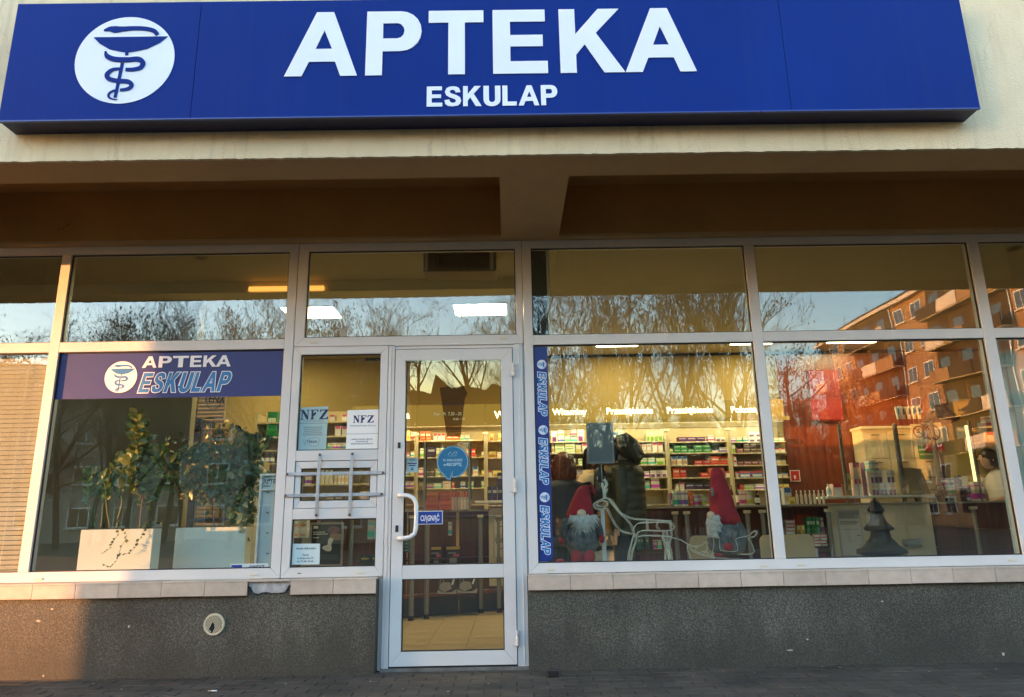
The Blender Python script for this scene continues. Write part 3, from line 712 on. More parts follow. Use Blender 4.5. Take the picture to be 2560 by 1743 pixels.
# vertical strip on the right window
x0, x1, _, _ = rect((1332,1000), (1371.5,1000), YG)
x0 = XC+.004; zt_, zb_ = ZTB-.008, gz(1350,1404.5,YG)
lp = [(x0,zb_),(x1-.045,zb_)]+[(x1-.045+.045*math.sin(R(a)), zb_+.06-.06*math.cos(R(a))) for a in range(15,91,15)]+[(x1,zt_),(x0,zt_)]
st = card('window_strip', 'narrow vertical blue strip repeating ESKULAP three times beside the door frame', 'window strip', x0, x1, zb_, zt_, YG, M('strip_blue', (.006,.026,.19), .45, var=.03), poly=lp)
for cpx, tpx in ((zr2(0,0) and zm(1300,580,3.2953)(180,1092), (929,1035)), (zr2(200,190), (1094,1206)), (zr2(213,768), (1263,1381))):
    p = at(*cpx, YG)
    emblem(p.x-.001, p.z, .036, YG-.0016, m_lwhite, m_sky_blue, st, .0006, rot=R(90))
    za, zb2 = gz(1360,tpx[0],YG), gz(1360,tpx[1],YG); ln = za-zb2
    wS = {c_: v*ln/.80 for c_, v in {'E':.094,'S':.103,'K':.112,'U':.103,'L':.08,'A':.118,'P':.1}.items()}
    outlined(p.x-.034, za-.004, .062, wS, .0165*ln/.8, YG-.0016, st, rot=R(90), slant=.16, g=.0048, sh=False)
# CIAGNAC plate
x0,x1,z0,z1 = rect(z6(915,473), z6(1065,550), YG-.03)
pl = card('pull_plate', 'small blue plate with white frame reading CIĄGNĄĆ beside the door handle', 'door plate', x0,x1,z0,z1, YG-.03, m_lwhite, .002)
bx('plate_mount', m_blk, pl, (x0+x1)/2-.02, (x0+x1)/2+.02, YG-.0299, .031, (z0+z1)/2-.015, (z0+z1)/2+.015)
bx('field', M('plate_blue', (.008,.04,.28), .4, var=.02), pl, x0+.004, x1-.004, YG-.0330, YG-.0321, z0+.004, z1-.004)
text('CIĄGNĄĆ', 'lettering', (x0+x1)/2, z0+(z1-z0)*.27, YG-.0331, (z1-z0)*.42, m_lwhite, pl, bold=.035, sx=.56)
# e-prescription speech bubble
p = at(*z6(1125,178), YG); q = at(*z6(1217,178), YG); rb = q.x-p.x
tl = at(*z6(1110,285), YG); tl2 = at(*z6(1127,235), YG)
def bubble(r, k):
    a = [(p.x+r*math.cos(R(t)), p.z+r*1.0*math.sin(R(t))) for t in range(-88, 231, 6)]
    return a+[(p.x-r*.35, p.z-r*1.1),(tl.x-.003*k, tl.z+.006*k),(tl2.x-.003*k, tl2.z+.004*k)]
sb = card('prescription_sticker', 'round light blue speech bubble sticker about e-prescriptions on the door glass', 'sticker', p.x-rb, p.x+rb, tl.z, p.z+rb, YG, M('sticker_rim', (.25,.46,.56), .5, var=.03), poly=bubble(rb, 0))
card_f = MB().prism(bubble(rb-.006, 1), YG-.0026, YG-.0016).build('field', M('sticker_blue', (.008,.13,.27), .5, var=.05), sb)
MB().prism(bubble(rb+.004,-1), YG+.0005, YG+.0012).build('outer_rim', M('sticker_dark', (.03,.16,.28), .5, var=.03), sb)
m_pale = M('print_pale', (.42,.60,.66), .5, var=.02)
text('TU ZREALIZUJESZ', 'lettering', p.x, p.z+.004, YG-.0027, .017, m_pale, sb, bold=.02, sx=.80)
text('e-RECEPTĘ', 'lettering', p.x, p.z-.030, YG-.0027, .022, m_pale, sb, bold=.035, sx=.92)
zz = [(-.035,.055),(-.018,.078),(-.002,.055),(.014,.078),(.034,.078),(.022,.055)]
obj_from(outline_mesh('zigzag', [ribbon(zz, .003)], .0006, on_plane(p.x, p.z-.005, YG-.0027, .0006)), 'zigzag', m_pale, sb)
bx('rule', m_pale, sb, p.x-.03, p.x+.03, YG-.0033, YG-.0027, p.z+.042, p.z+.0435)
# small notice by the lock
zd = zm(1000,1040,6.593)
x0,x1,z0,z1 = rect(zd(112,692), zd(292,925), YG)
nt_ = card('door_notice', 'small pale blue notice with contact details at the left edge of the door glass', 'notice', x0,x1,z0,z1, YG, M('notice_paper', (.34,.46,.50), .6, var=.03))
for i_, (zz_, ws_) in enumerate(((.86,.5),(.60,.8),(.46,.6),(.28,.2),(.16,.25))):
    xc = (x0+x1)/2; bx('print_line', m_ink, nt_, xc-(x1-x0)*ws_/2, xc+(x1-x0)*ws_/2, YG-.0022, YG-.0016, z0+(z1-z0)*zz_-.0035, z0+(z1-z0)*zz_+(.002 if i_ == 0 else .0045))
# opening-hours film on the door: tinted shape with lettering
lp = [z5(*q) for q in ((1340,1138),(1395,1140),(1395,1190),(1410,1210),(1460,1185),(1490,1240),(1470,1290),(1445,1500),(1440,1560),(1340,1560),(1330,1500),(1300,1290),(1288,1200),(1340,1190))]
lp = [(at(*q, YG).x, at(*q, YG).z) for q in lp]
oh = card('opening_hours', 'brown tinted opening hours transfer on the upper door glass', 'door transfer', lp[12][0], lp[5][0], lp[9][1], lp[0][1], YG, mat_film('brown_film', (.66,.55,.36), .72, (.12,.09,.05)), poly=lp)
m_crm = M('print_cream', (.80,.72,.45), .5, var=0)
q = at(*z5(1385,1330), YG); text('APTEKA CZYNNA', 'lettering', q.x, q.z, YG-.002, .016, m_ink, oh, bold=.02)
q = at(*z5(1243,1405), YG); text('Pon - Pt  7.30 - 20', 'lettering', q.x, q.z, YG-.002, .026, m_crm, oh, bold=.03, align='LEFT', sx=.80)
q = at(*z5(1385,1438), YG); text('8.00 - 15', 'lettering', q.x, q.z, YG-.002, .018, m_crm, oh, bold=.02, align='LEFT')
# NFZ posters
def lines(par, cx_, z_, y, n, w, dz, h=.0035, m=None):
    for k in range(n): 
        ww_ = w*random.uniform(.72,1); bx('print_line', m or m_ink, par, cx_-ww_/2, cx_+ww_/2, y-.0022, y-.0016, z_-k*dz, z_-k*dz+h)
def nfz(par, cx_, z_, h, y, m):
    # slab-like letters; the F carries a heart
    t = h
    N = [(0,0),(.30,0),(.30,.07),(.20,.10),(.20,.72),(.62,0),(.76,0),(.76,.90),(.86,.93),(.86,1),(.58,1),(.58,.93),(.68,.90),(.68,.38),(.30,1),(0,1),(0,.93),(.11,.90),(.11,.10),(0,.07)]
    F = [(0,0),(.36,0),(.36,.07),(.29,.10),(.29,.28),(.45,.45),(.56,.60),(.54,.72),(.45,.76),(.36,.70),(.29,.58),(.29,.92),(.60,.92),(.72,.75),(.76,.75),(.76,1),(0,1),(0,.93),(.10,.90),(.10,.10),(0,.07)]
    Z = [(0,0),(.82,0),(.86,.30),(.80,.30),(.66,.10),(.30,.10),(.84,.93),(.84,1),(.06,1),(.02,.72),(.08,.72),(.20,.90),(.52,.90),(0,.07)]
    x = cx_-1.38*h
    for g, w_ in ((N,.95),(F,.88),(Z,.9)):
        obj_from(outline_mesh('letter', [[(u*h*1.05, v*h) for u, v in g]], .0006, on_plane(x, z_, y, .0006)), 'letter', m, par); x += w_*h*1.05
m_teal = M('poster_teal', (.33,.47,.48), .55, var=.04); m_navy = M('print_navy', (.012,.02,.075), .6, var=0)
a, b_, c_, d_ = [at(*zp(*q), YG) for q in ((410,310),(955,285),(910,1150),(335,1160))]
po = card('window_poster', 'pale teal poster with NFZ lettering and an oval logo, left in the side window', 'poster', a.x, b_.x, c_.z, a.z, YG, m_teal, poly=[(d_.x,d_.z),(c_.x,c_.z),(b_.x,b_.z),(a.x,a.z)])
q = at(*zp(672,545), YG); nfz(po, q.x, q.z, at(*zp(672,352), YG).z-q.z, YG-.0016, m_navy)
q = at(*zp(662,585), YG); text('Narodowy Fundusz Zdrowia', 'lettering', q.x, q.z, YG-.0016, .0105, M('print_grey', (.12,.15,.19), .6, var=0), po, sx=.95)
m_pg = MATS['print_grey']
q = at(*zp(660,620), YG); bx('rule', m_navy, po, q.x-.105, q.x+.105, YG-.0023, YG-.0016, q.z-.001, q.z+.0012)
q = at(*zp(650,705), YG); lines(po, q.x, q.z, YG, 5, .165, .0147, .005, M('print_faint', (.12,.17,.19), .6, var=0))
q = at(*zp(630,1008), YG); text('TENA', 'lettering', q.x, q.z, YG-.0016, .018, m_navy, po, bold=.025, sx=1.25)
el = [(.058*math.cos(R(t))*1.0+.006*math.sin(R(t)), .030*math.sin(R(t))+.012*math.cos(R(t))) for t in range(-30, 215, 12)]
obj_from(outline_mesh('oval', [ribbon(el, .0022)], .0006, on_plane(q.x, q.z+.008, YG-.0016, .0006)), 'oval', m_pg, po)
obj_from(outline_mesh('oval', [ribbon([(u-.004,-v) for u, v in el], .0022)], .0006, on_plane(q.x, q.z+.006, YG-.0023, .0006)), 'oval', m_pg, po)
a, b_, c_, d_ = [at(*zp(*q), YG) for q in ((1338,365),(1955,345),(1938,1118),(1303,1132))]
po = card('window_poster', 'white notice headed NFZ with a dark rule, right in the side window', 'poster', a.x, b_.x, c_.z, a.z, YG, m_white, poly=[(d_.x,d_.z),(c_.x,c_.z),(b_.x,b_.z),(a.x,a.z)])
m_vio = M('print_violet', (.03,.012,.10), .6, var=0)
q = at(*zp(1645,610), YG); nfz(po, q.x, q.z, at(*zp(1645,465), YG).z-q.z, YG-.0016, m_vio)
q = at(*zp(1640,680), YG); text('Narodowy Fundusz Zdrowia', 'lettering', q.x, q.z, YG-.0016, .012, m_pg, po, sx=1.0)
q = at(*zp(1630,830), YG); bx('rule', m_navy, po, q.x-.122, q.x+.122, YG-.0023, YG-.0016, q.z-.001, q.z+.0012)
for k, s_ in enumerate(('APTEKA POSIADA UMOWĘ','NA REALIZACJĘ','RECEPT REFUNDOWANYCH')):
    q = at(*zp(1622,948+k*45), YG); text(s_, 'lettering', q.x, q.z, YG-.0016, .0095, m_ink, po, bold=.01)
# duty pharmacy sheet
a, b_, c_, d_ = [at(*zh(*q), YG) for q in ((150,1185),(495,1183),(488,1440),(140,1443))]
po = card('duty_notice', 'pale paper sheet giving the duty pharmacy in the lower side window', 'notice', a.x, b_.x, c_.z, a.z, YG, M('pale_paper', (.56,.66,.66), .6, var=.02), poly=[(d_.x,d_.z),(c_.x,c_.z),(b_.x,b_.z),(a.x,a.z)])
for (s_, xx, yy, hh) in (('Apteka dyżurująca',322,1252,.0145),('Opole',315,1332,.0135),('ul. Krakowska 44',312,1372,.013),('tel. 77-441-76-20',312,1412,.013)):
    q = at(*zh(xx,yy), YG); text(s_, 'lettering', q.x, q.z, YG-.0016, hh, m_ink, po, bold=.012, sx=.95)
# guarded-property sticker low in the planter window
x0,x1,z0,z1 = rect((576.5,1410),(670,1424), YG)
po = card('security_sticker', 'long pale sticker with a blue square, half hidden at the foot of the planter window', 'sticker', x0,x1,ZGB-.02,z1, YG, M('sticker_pale', (.5,.58,.6), .5, var=.03))
bx('square', M('plate_blue', (.008,.04,.28), .4), po, x0+.008, x0+.085, YG-.0023, YG-.0016, ZGB-.018, z1-.008)
text('OBIEKT', 'lettering', (x0+x1)/2+.055, z1-.042, YG-.0016, .030, m_ink, po, bold=.03, sx=.8)
MB().prism([(x0+.018,z1-.022),(x0+.018,z1-.05),(x0+.06,z1-.05)], YG-.0030, YG-.0024).build('arrow', m_lwhite, po)
# checkered dark strip behind the top pane
def mat_check():
    m, nt, b = new_mat('checker_film'); tc = nt.nodes.new('ShaderNodeTexCoord'); ck = nt.nodes.new('ShaderNodeTexChecker'); ck.inputs['Scale'].default_value = 62
    ck.inputs[1].default_value = (.012,.011,.010,1); ck.inputs[2].default_value = (.085,.075,.055,1); nt.links.new(tc.outputs['Object'], ck.inputs[0]); nt.links.new(ck.outputs[0], b.inputs['Base Color']); b.inputs['Roughness'].default_value = .7
    return m
card('checkered_strip', 'dark checkered strip behind the left edge of the upper right window', 'window strip', XC+.002, XC+.125, ZTT+.002, ZGT-.002, .062, mat_check(), .004)
card('pale_batten', 'thin yellowish batten beside the dark checkered strip', 'batten', XC+.132, XC+.150, ZTT, ZGT, .085, m_wall, .02)
# ------------------------------------------------------------------ blinds and curtains in the neighbouring units
vb = thing('venetian_blind', 'cream horizontal venetian blind closed behind the leftmost window', 'blind', (-4.6,.12,ZGB))
m_sl = M('blind_slat', (.60,.53,.42), .5, var=.03)
smx = MB().add([(-1.27,.006,-.015),(1.27,.006,-.015),(1.27,-.006,.015),(-1.27,-.006,.015),(-1.27,.0075,-.015),(1.27,.0075,-.015),(1.27,-.0045,.015),(-1.27,-.0045,.015)],
               [(0,1,2,3),(7,6,5,4),(4,5,1,0),(2,6,7,3),(0,3,7,4),(1,5,6,2)])
sl0 = None
for k in range(47):
    if sl0 is None:
        sl0 = smx.build('slat', m_sl, vb); o = sl0
        for v in o.data.vertices: v.co += ORG[vb.name]
    else: o = inst(sl0, 'slat', (0,0,0), vb)
    o.location = Vector((-4.87,.12,ZGB-.005+k*.035))-ORG[vb.name]
for x_ in (-3.75,-4.6): bx('cord', m_white, vb, x_-.001, x_+.001, .104, .106, ZGB-.02, 2.36)
cu_ = thing('vertical_blind', 'grey green vertical blind hanging behind the far right window', 'blind', (4.6,.2,ZGB))
m_cu = M('blind_fabric', (.45,.46,.39), .9, var=.05)
for k in range(16):
    x_ = XE1-.02+k*.10; MB().quadbox([(x_,ZGB-.04),(x_+.115,ZGB-.04),(x_+.115,ZTB+.05),(x_,ZTB+.05)], .19+(.006 if k%2 else 0), .192+(.006 if k%2 else 0)).build('vane', m_cu, cu_)
def spot(x, y, z, lab):
    t = thing('downlight', lab, 'downlight', (x,y,z)); MB().loft([(x,y,z-.012,.06,.06),(x,y,z-.001,.065,.065)], 16).build('ring', M('brass_ring', (.32,.24,.12), .4, metal=.4, var=.05), t, smooth=False)
    MB().loft([(x,y,z-.014,.04,.04),(x,y,z-.0125,.04,.04)], 16).build('lens', M('lens_dark', (.08,.07,.06), .3, var=0), t)
p = atz(455*1.1015, 583*1.1015, CZ); spot(p.x, p.y, CZ, 'round recessed ceiling spotlight, unlit, seen through the top of the planter window')
p = atz(2300*1.1015, 563*1.1015, CZ); spot(p.x, p.y, CZ, 'round recessed ceiling spotlight at the top of the far right window')
# ------------------------------------------------------------------ shop furniture
m_oak = M('pale_shelf', (.60,.49,.28), .5, var=.08, vs=3)
m_wood = M('red_brown_wood', (.15,.030,.012), .35, var=.35, vs=2.5, coat=.2, tint=(.19,.045,.018))
def mat_grain(name, a, b_, rough=.35):
    m, nt, b = new_mat(name); tc = nt.nodes.new('ShaderNodeTexCoord'); mp = nt.nodes.new('ShaderNodeMapping'); mp.inputs['Scale'].default_value = (7,7,.6)
    n = nt.nodes.new('ShaderNodeTexNoise'); n.inputs['Scale'].default_value = 2.5; n.inputs['Detail'].default_value = 8; n.inputs['Distortion'].default_value = .6
    nt.links.new(tc.outputs['Object'], mp.inputs[0]); nt.links.new(mp.outputs[0], n.inputs['Vector']); r = ramp(nt, c4(a), c4(b_), .3, .72); nt.links.new(n.outputs[0], r.inputs[0]); nt.links.new(r.outputs[0], b.inputs['Base Color']); b.inputs['Roughness'].default_value = rough
    return m
m_wood = mat_grain('red_brown_wood', (.065,.016,.008), (.15,.040,.018))
m_orange = mat_grain('orange_wood', (.11,.019,.005), (.20,.045,.010))
m_rail = mat_grain('rail_wood', (.16,.05,.03), (.26,.09,.05))
m_beige = M('beige_laminate', (.60,.53,.36), .45, var=.04)
m_post = M('satin_post', (.22,.22,.20), .38, metal=.2, var=.05)
m_top = M('counter_top', (.34,.31,.25), .25, var=.06)
m_hdr = M('header_yellow', (.23,.145,.022), .6, var=.08, vs=1.2, emit=.012, ecol=(1.0,.66,.12))
m_hlet = M('header_letter', (.9,.8,.4), .6, var=0, emit=.26, ecol=(1.0,.86,.42))
SYF = 4.16                                           # shelf fronts
def shelving(px0, px1, words, pys, label, post=True, hdr=True):
    x0, x1 = at(px0,1150,SYF).x, at(px1,1150,SYF).x
    t = thing('shelving_unit', label, 'shelving unit', ((x0+x1)/2,SYF,FZ), 'wall shelving of the pharmacy')
    bx('back_panel', m_oak, t, x0+.002, x1-.002, YB-.03, YB-.002, .3, 2.22)
    zs = [at((px0+px1)/2, p_, SYF).z for p_ in pys]
    for z_ in zs: bx('shelf', m_oak, t, x0+.002, x1-.002, SYF, YB-.031, z_-.014, z_, .001); [bx('price_ticket', m_white, t, xx, xx+random.uniform(.03,.05), SYF-.0025, SYF-.0005, z_-.013, z_-.001) for xx in [x0+.04+.11*q+random.uniform(0,.04) for q in range(int((x1-x0-.1)/.11))] if random.random() < .7]
    bx('upright', m_oak, t, x0-.012, x0+.0015, SYF+.02, YB-.031, .05, 2.06)
    if post:
        MB().loft([(x0,SYF-.06,.05,.026,.026),(x0,SYF-.06,2.13,.026,.026)], 12).build('post', M('post_beige', (.50,.42,.26), .4, var=.05), t, smooth=False)
        MB().box(x0-.032,x0+.032,SYF-.092,SYF-.028,2.131,2.165).build('post_cap', m_beige, t, .004)
    if hdr:
        za, zb2 = at(1600,1004,SYF-.05).z, at(1600,1056,SYF-.05).z
        bx('header', m_hdr, t, x0+.003, x1-.003, SYF-.05, SYF-.02, zb2, za, .002)
        bx('upper_panel', m_beige, t, x0+.003, x1-.003, SYF-.0, SYF+.02, zb2-.40 if False else zb2-.012, zb2-.002)
        bx('fascia', M('fascia_beige', (.58,.50,.30), .6, var=.05), t, x0+.003, x1-.003, SYF+.25, SYF+.258, 2.225, za)
        bx('added_light', M('added_light_strip', (.95,.9,.75), .6, var=0, emit=1.9, ecol=(1.0,.84,.50)), t, x0+.02, x1-.02, SYF-.20, SYF-.15, zb2-.004, zb2+.008); bx('added_valance', m_hdr, t, x0+.003, x1-.003, SYF-.222, SYF-.211, zb2-.022, zb2+.03); bx('added_light_cover', m_beige, t, x0+.003, x1-.003, SYF-.21, SYF-.051, zb2+.009, zb2+.03)  # light strip added under the header to brighten the shelf fronts, hidden behind boards
        if words:
            cx_, w_ = words; q = at(cx_[0], cx_[1], SYF-.05); text(w_, 'lettering', q.x, q.z, SYF-.0505, .086 if len(w_) > 1 else .1, m_hlet, t, bold=.028, sx=.98, align=cx_[2] if len(cx_) > 2 else 'CENTER')
    return x0, x1, zs
PYS = [1103.7,1131.4,1162.4,1193.5,1223.5,1262]
PYA = [1100.7,1143,1190,1220.5,1262]
bays = {}
bays['L'] = shelving(880, 1042, ((1024,1046,'RIGHT'),'a'), PYA, 'pale wall shelving partly hidden behind the left door post')
bays['A'] = shelving(1042, 1215, None, PYA, 'pale wall shelving seen through the middle of the door glass')
bays['A2'] = shelving(1215, 1375, ((1236,1046,'LEFT'),'W'), PYA, 'pale wall shelving behind the right door post, its header starting with W')
bays['B'] = shelving(1375, 1515, ((1424,1037),'Witaminy'), PYS, 'pale wall shelving under the lit Witaminy header', post=False)
bays['B2'] = shelving(1515, 1668, ((1574,1034.5),'Przeziębienie'), PYS, 'pale wall shelving under the left Przeziębienie header')
bays['C'] = shelving(1668, 1823, ((1725,1032.5),'Przeziębienie'), PYS, 'pale wall shelving of green and red boxes under the right Przeziębienie header')
bays['D'] = shelving(1823, 1970, ((1862,1031),'Pokonaj'), PYS, 'pale wall shelving behind the mullion under the Pokonaj header')
# printed cartons
def mat_box(name, base, band, lab=(.8,.8,.75), style=0, accent=False):
    if name in MATS: return MATS[name]
    m, nt, b = new_mat(name); L = nt.links
    tc = nt.nodes.new('ShaderNodeTexCoord'); sp = nt.nodes.new('ShaderNodeSeparateXYZ'); L.new(tc.outputs['Generated'], sp.inputs[0])
    r = nt.nodes.new('ShaderNodeValToRGB'); r.color_ramp.interpolation = 'CONSTANT'; e = r.color_ramp.elements
    seqs = [[(0,base),(.22,band),(.34,base),(.55,lab),(.75,base)], [(0,band),(.45,base),(.62,lab),(.78,base)], [(0,base),(.15,lab),(.5,base),(.70,band)], [(0,base),(.12,band),(.2,base),(.66,band),(.8,base)]]
    sq = seqs[style % 4]
    e[0].position = sq[0][0]; e[0].color = c4(sq[0][1]); e[1].position = sq[1][0]; e[1].color = c4(sq[1][1])
    for p_, c_ in sq[2:]: k = e.new(p_); k.color = c4(c_)
    L.new(sp.outputs[2], r.inputs[0])
    v = nt.nodes.new('ShaderNodeTexVoronoi'); v.inputs['Scale'].default_value = 3.4; mp = nt.nodes.new('ShaderNodeMapping'); mp.inputs['Scale'].default_value = (1.6,.0,1.3); L.new(tc.outputs['Generated'], mp.inputs[0]); L.new(mp.outputs[0], v.inputs['Vector'])
    rr = ramp(nt, (1,1,1,1), (0,0,0,1), .16, .19); L.new(v.outputs['Distance'], rr.inputs[0])
    mx = nt.nodes.new('ShaderNodeMix'); mx.data_type = 'RGBA'; L.new(rr.outputs[0], mx.inputs[0]); L.new(r.outputs[0], mx.inputs[6]); mx.inputs[7].default_value = c4(band)
    xm = nt.nodes.new('ShaderNodeValToRGB'); xm.color_ramp.interpolation = 'CONSTANT'; xe = xm.color_ramp.elements; xe[0].position = 0; xe[0].color = (1,1,1,1); xe[1].position = .10; xe[1].color = (0,0,0,1); k = xe.new(.82 if style % 2 else .9); k.color = (1,1,1,1)
    L.new(sp.outputs[0], xm.inputs[0]); m2 = nt.nodes.new('ShaderNodeMix'); m2.data_type = 'RGBA'; L.new(xm.outputs[0], m2.inputs[0]); L.new(mx.outputs[2], m2.inputs[6]); m2.inputs[7].default_value = c4(base if style % 2 else [.6*q+.4*w for q, w in zip(base, band)])
    oi = nt.nodes.new('ShaderNodeObjectInfo'); hv = nt.nodes.new('ShaderNodeHueSaturation'); mr = nt.nodes.new('ShaderNodeMapRange'); mr.inputs[3].default_value = .72; mr.inputs[4].default_value = 1.22; L.new(oi.outputs['Random'], mr.inputs[0]); L.new(mr.outputs[0], hv.inputs['Value'])
    mh = nt.nodes.new('ShaderNodeMapRange'); mh.inputs[3].default_value = .485; mh.inputs[4].default_value = .515; L.new(oi.outputs['Random'], mh.inputs[0]); L.new(mh.outputs[0], hv.inputs['Hue']); L.new(m2.outputs[2], hv.inputs['Color'])
    if accent:
        h2 = nt.nodes.new('ShaderNodeHueSaturation'); h2.inputs['Color'].default_value = (.55,.07,.06,1); m5 = nt.nodes.new('ShaderNodeMath'); m5.operation = 'MULTIPLY'; m5.inputs[1].default_value = 7.31; L.new(oi.outputs['Random'], m5.inputs[0]); m6 = nt.nodes.new('ShaderNodeMath'); m6.operation = 'FRACT'; L.new(m5.outputs[0], m6.inputs[0]); L.new(m6.outputs[0], h2.inputs['Hue'])
        r7 = nt.nodes.new('ShaderNodeValToRGB'); r7.color_ramp.interpolation = 'CONSTANT'; q7 = r7.color_ramp.elements; q7[0].position = 0; q7[0].color = (0,0,0,1); q7[1].position = .12; q7[1].color = (1,1,1,1); k = q7.new(.40); k.color = (0,0,0,1); k = q7.new(.72); k.color = (.75,.75,.75,1); k = q7.new(.84); k.color = (0,0,0,1)
        L.new(sp.outputs[2], r7.inputs[0]); m8 = nt.nodes.new('ShaderNodeMix'); m8.data_type = 'RGBA'; L.new(r7.outputs[0], m8.inputs[0]); L.new(m2.outputs[2], m8.inputs[6]); L.new(h2.outputs[0], m8.inputs[7]); L.new(m8.outputs[2], hv.inputs['Color'])
    L.new(hv.outputs[0], b.inputs['Base Color']); b.inputs['Roughness'].default_value = .45
    MATS[name] = m; return m
W_ = (.78,.76,.68)
PK = {'white': mat_box('carton_white', W_, (.45,.42,.40), (.86,.85,.8), 0, True), 'cream': mat_box('carton_cream', (.74,.68,.5), (.5,.4,.2), W_, 1, True),
 'purplew': mat_box('carton_purple_white', W_, (.16,.04,.17), W_, 1), 'lime': mat_box('carton_lime', (.62,.68,.36), (.20,.42,.04), (.75,.78,.5), 1),
 'green': mat_box('carton_green', (.02,.22,.06), (.05,.33,.10), (.65,.72,.55), 0), 'greenw': mat_box('carton_green_white', (.66,.70,.45), (.10,.30,.03), W_, 3), 'purple': mat_box('carton_purple', (.10,.025,.10), (.05,.012,.06), (.42,.32,.40), 0),
 'red': mat_box('carton_red', (.62,.04,.02), (.72,.18,.10), (.80,.60,.50), 0), 'redw': mat_box('carton_red_white', W_, (.62,.05,.03), W_, 2), 'orangew': mat_box('carton_orange_white', W_, (.80,.32,.06), (.8,.6,.3), 3),
 'bluew': mat_box('carton_blue_white', W_, (.03,.13,.36), (.8,.5,.25), 2), 'blue': mat_box('carton_blue', (.05,.17,.42), (.55,.08,.06), (.6,.65,.7), 2), 'navy': mat_box('carton_navy', (.035,.03,.09), (.09,.03,.09), (.45,.45,.55), 0),
 'maroon': mat_box('carton_maroon', (.20,.03,.05), (.40,.25,.25), (.7,.62,.55), 0), 'dark': mat_box('carton_dark', (.06,.035,.035), (.22,.14,.10), (.5,.4,.3), 0), 'yellow': mat_box('carton_yellow', (.75,.58,.14), (.45,.25,.03), (.80,.72,.4), 1),
 'orange': mat_box('carton_orange', (.62,.10,.03), (.70,.30,.15), (.72,.20,.08), 0), 'pinkw': mat_box('carton_pink_white', W_, (.60,.10,.20), W_, 2), 'violetw': mat_box('carton_violet_white', W_, (.22,.05,.24), (.8,.45,.5), 1), 'teal': mat_box('carton_teal', (.05,.20,.20), (.02,.10,.12), (.4,.5,.45), 1), 'black': mat_box('carton_black', (.018,.018,.022), (.5,.38,.05), (.30,.30,.32), 3), 'grey': mat_box('carton_grey', (.50,.48,.43), (.3,.28,.26), (.6,.58,.52), 0, True)}
NB = [0]
def goods(x0, x1, z, h, n, kind, label, group, y=None, d=.10, stack=1, jit=.004, name='medicine_box'):
    y = SYF+.012 if y is None else y
    w = (x1-x0)/n; me = MB().box(-w/2+min(.004,w*.05), w/2-min(.004,w*.05), 0, d, 0, h-.002).mesh(name, PK[kind])
    for k in range(n):
        for s_ in range(stack):
            if n > 2 and s_ == stack-1 and random.random() < .10: continue
            o = bpy.data.objects.new(name, me); COL.objects.link(o); o.location = (x0+w*(k+.5), y+random.uniform(0,jit)+(random.random() < .15)*.02, z+h*s_); o.rotation_euler.z = random.uniform(-.03,.03)
            tag(o, label, 'box', group); NB[0] += 1
CN = {'white':'white','cream':'cream','purplew':'white and purple','lime':'lime green','green':'green','greenw':'green and cream','purple':'dark purple','red':'red','redw':'white and red','orangew':'white and orange','bluew':'white and blue','blue':'blue and red','navy':'navy','maroon':'maroon','dark':'dark brown','yellow':'yellow','orange':'orange red','pinkw':'white and pink','violetw':'white and violet','teal':'teal','black':'black','grey':'grey'}
ORD = ['top','second','third','fourth','fifth','lowest']
def row(bay, sh, items, conv, ys=3.439, where=''):
    z = bays[bay][2][sh]
    for it in items:
        a, b_, h, n, kind = it[:5]; stk = it[5] if len(it) > 5 else 1
        x0, x1 = at(conv(a,0)[0],1150,SYF).x, at(conv(b_,0)[0],1150,SYF).x; hh = h/ys*(SYF-CAM.y)/FPX*1.03
        pos = it[6] if len(it) > 6 else ''
        nm = 'boxes' if n*stk > 1 else 'box'
        lab = f"{CN[kind]} box {pos}on the {ORD[sh]} shelf {where}"
        goods(x0, x1, z, hh, n, kind, lab, f"{CN[kind]} medicine boxes {pos}on the {ORD[sh]} shelf {where}", stack=stk)
wB = 'under the Witaminy header'; wB2 = 'under left Przeziębienie header'; wC = 'under right Przeziębienie header'; wD = 'under the Pokonaj header'
row('B',0,[(275,330,92,1,'purplew',1,'at the left end '),(332,500,50,3,'white',2),(502,562,100,1,'violetw')],zr2,where=wB)
row('B',1,[(275,300,90,1,'white'),(303,478,46,2,'greenw',2),(482,535,62,1,'cream'),(538,600,78,1,'pinkw')],zr2,where=wB)
row('B',2,[(275,330,48,1,'orangew'),(335,480,52,3,'white'),(500,565,52,1,'greenw'),(572,650,34,2,'redw')],zr2,where=wB)
row('B',3,[(480,560,60,2,'grey'),(575,700,40,2,'cream')],zr2,where=wB)
row('B2',0,[(805,852,80,1,'bluew'),(856,908,46,1,'greenw',2),(912,1092,46,3,'greenw',1,'in a row '),(1096,1245,88,4,'lime')],zr2,where=wB2)
row('B2',1,[(840,905,78,1,'redw'),(907,968,74,1,'orangew'),(972,1052,72,2,'redw',1,'by orange box '),(1056,1140,74,2,'orangew',1,'in a pair '),(1144,1240,82,2,'pinkw')],zr2,where=wB2)
row('B2',2,[(945,1030,54,1,'cream',2),(1034,1165,58,2,'white'),(1170,1250,56,1,'lime')],zr2,where=wB2)
row('B2',3,[(1010,1110,50,2,'white'),(1114,1260,55,3,'violetw')],zr2,where=wB2)
row('B2',4,[(1015,1110,70,2,'grey'),(1114,1190,92,1,'cream')],zr2,where=wB2)
row('C',0,[(1290,1612,40,4,'purple'),(1630,1690,50,1,'white'),(1700,1790,36,2,'purplew')],zr2,where=wC)
row('C',1,[(1300,1328,36,1,'lime'),(1332,1510,31,3,'green',2,'in the left stack '),(1512,1650,31,2,'green',2,'in the right stack '),(1658,1722,26,1,'bluew'),(1728,1796,42,1,'white')],zr2,where=wC)
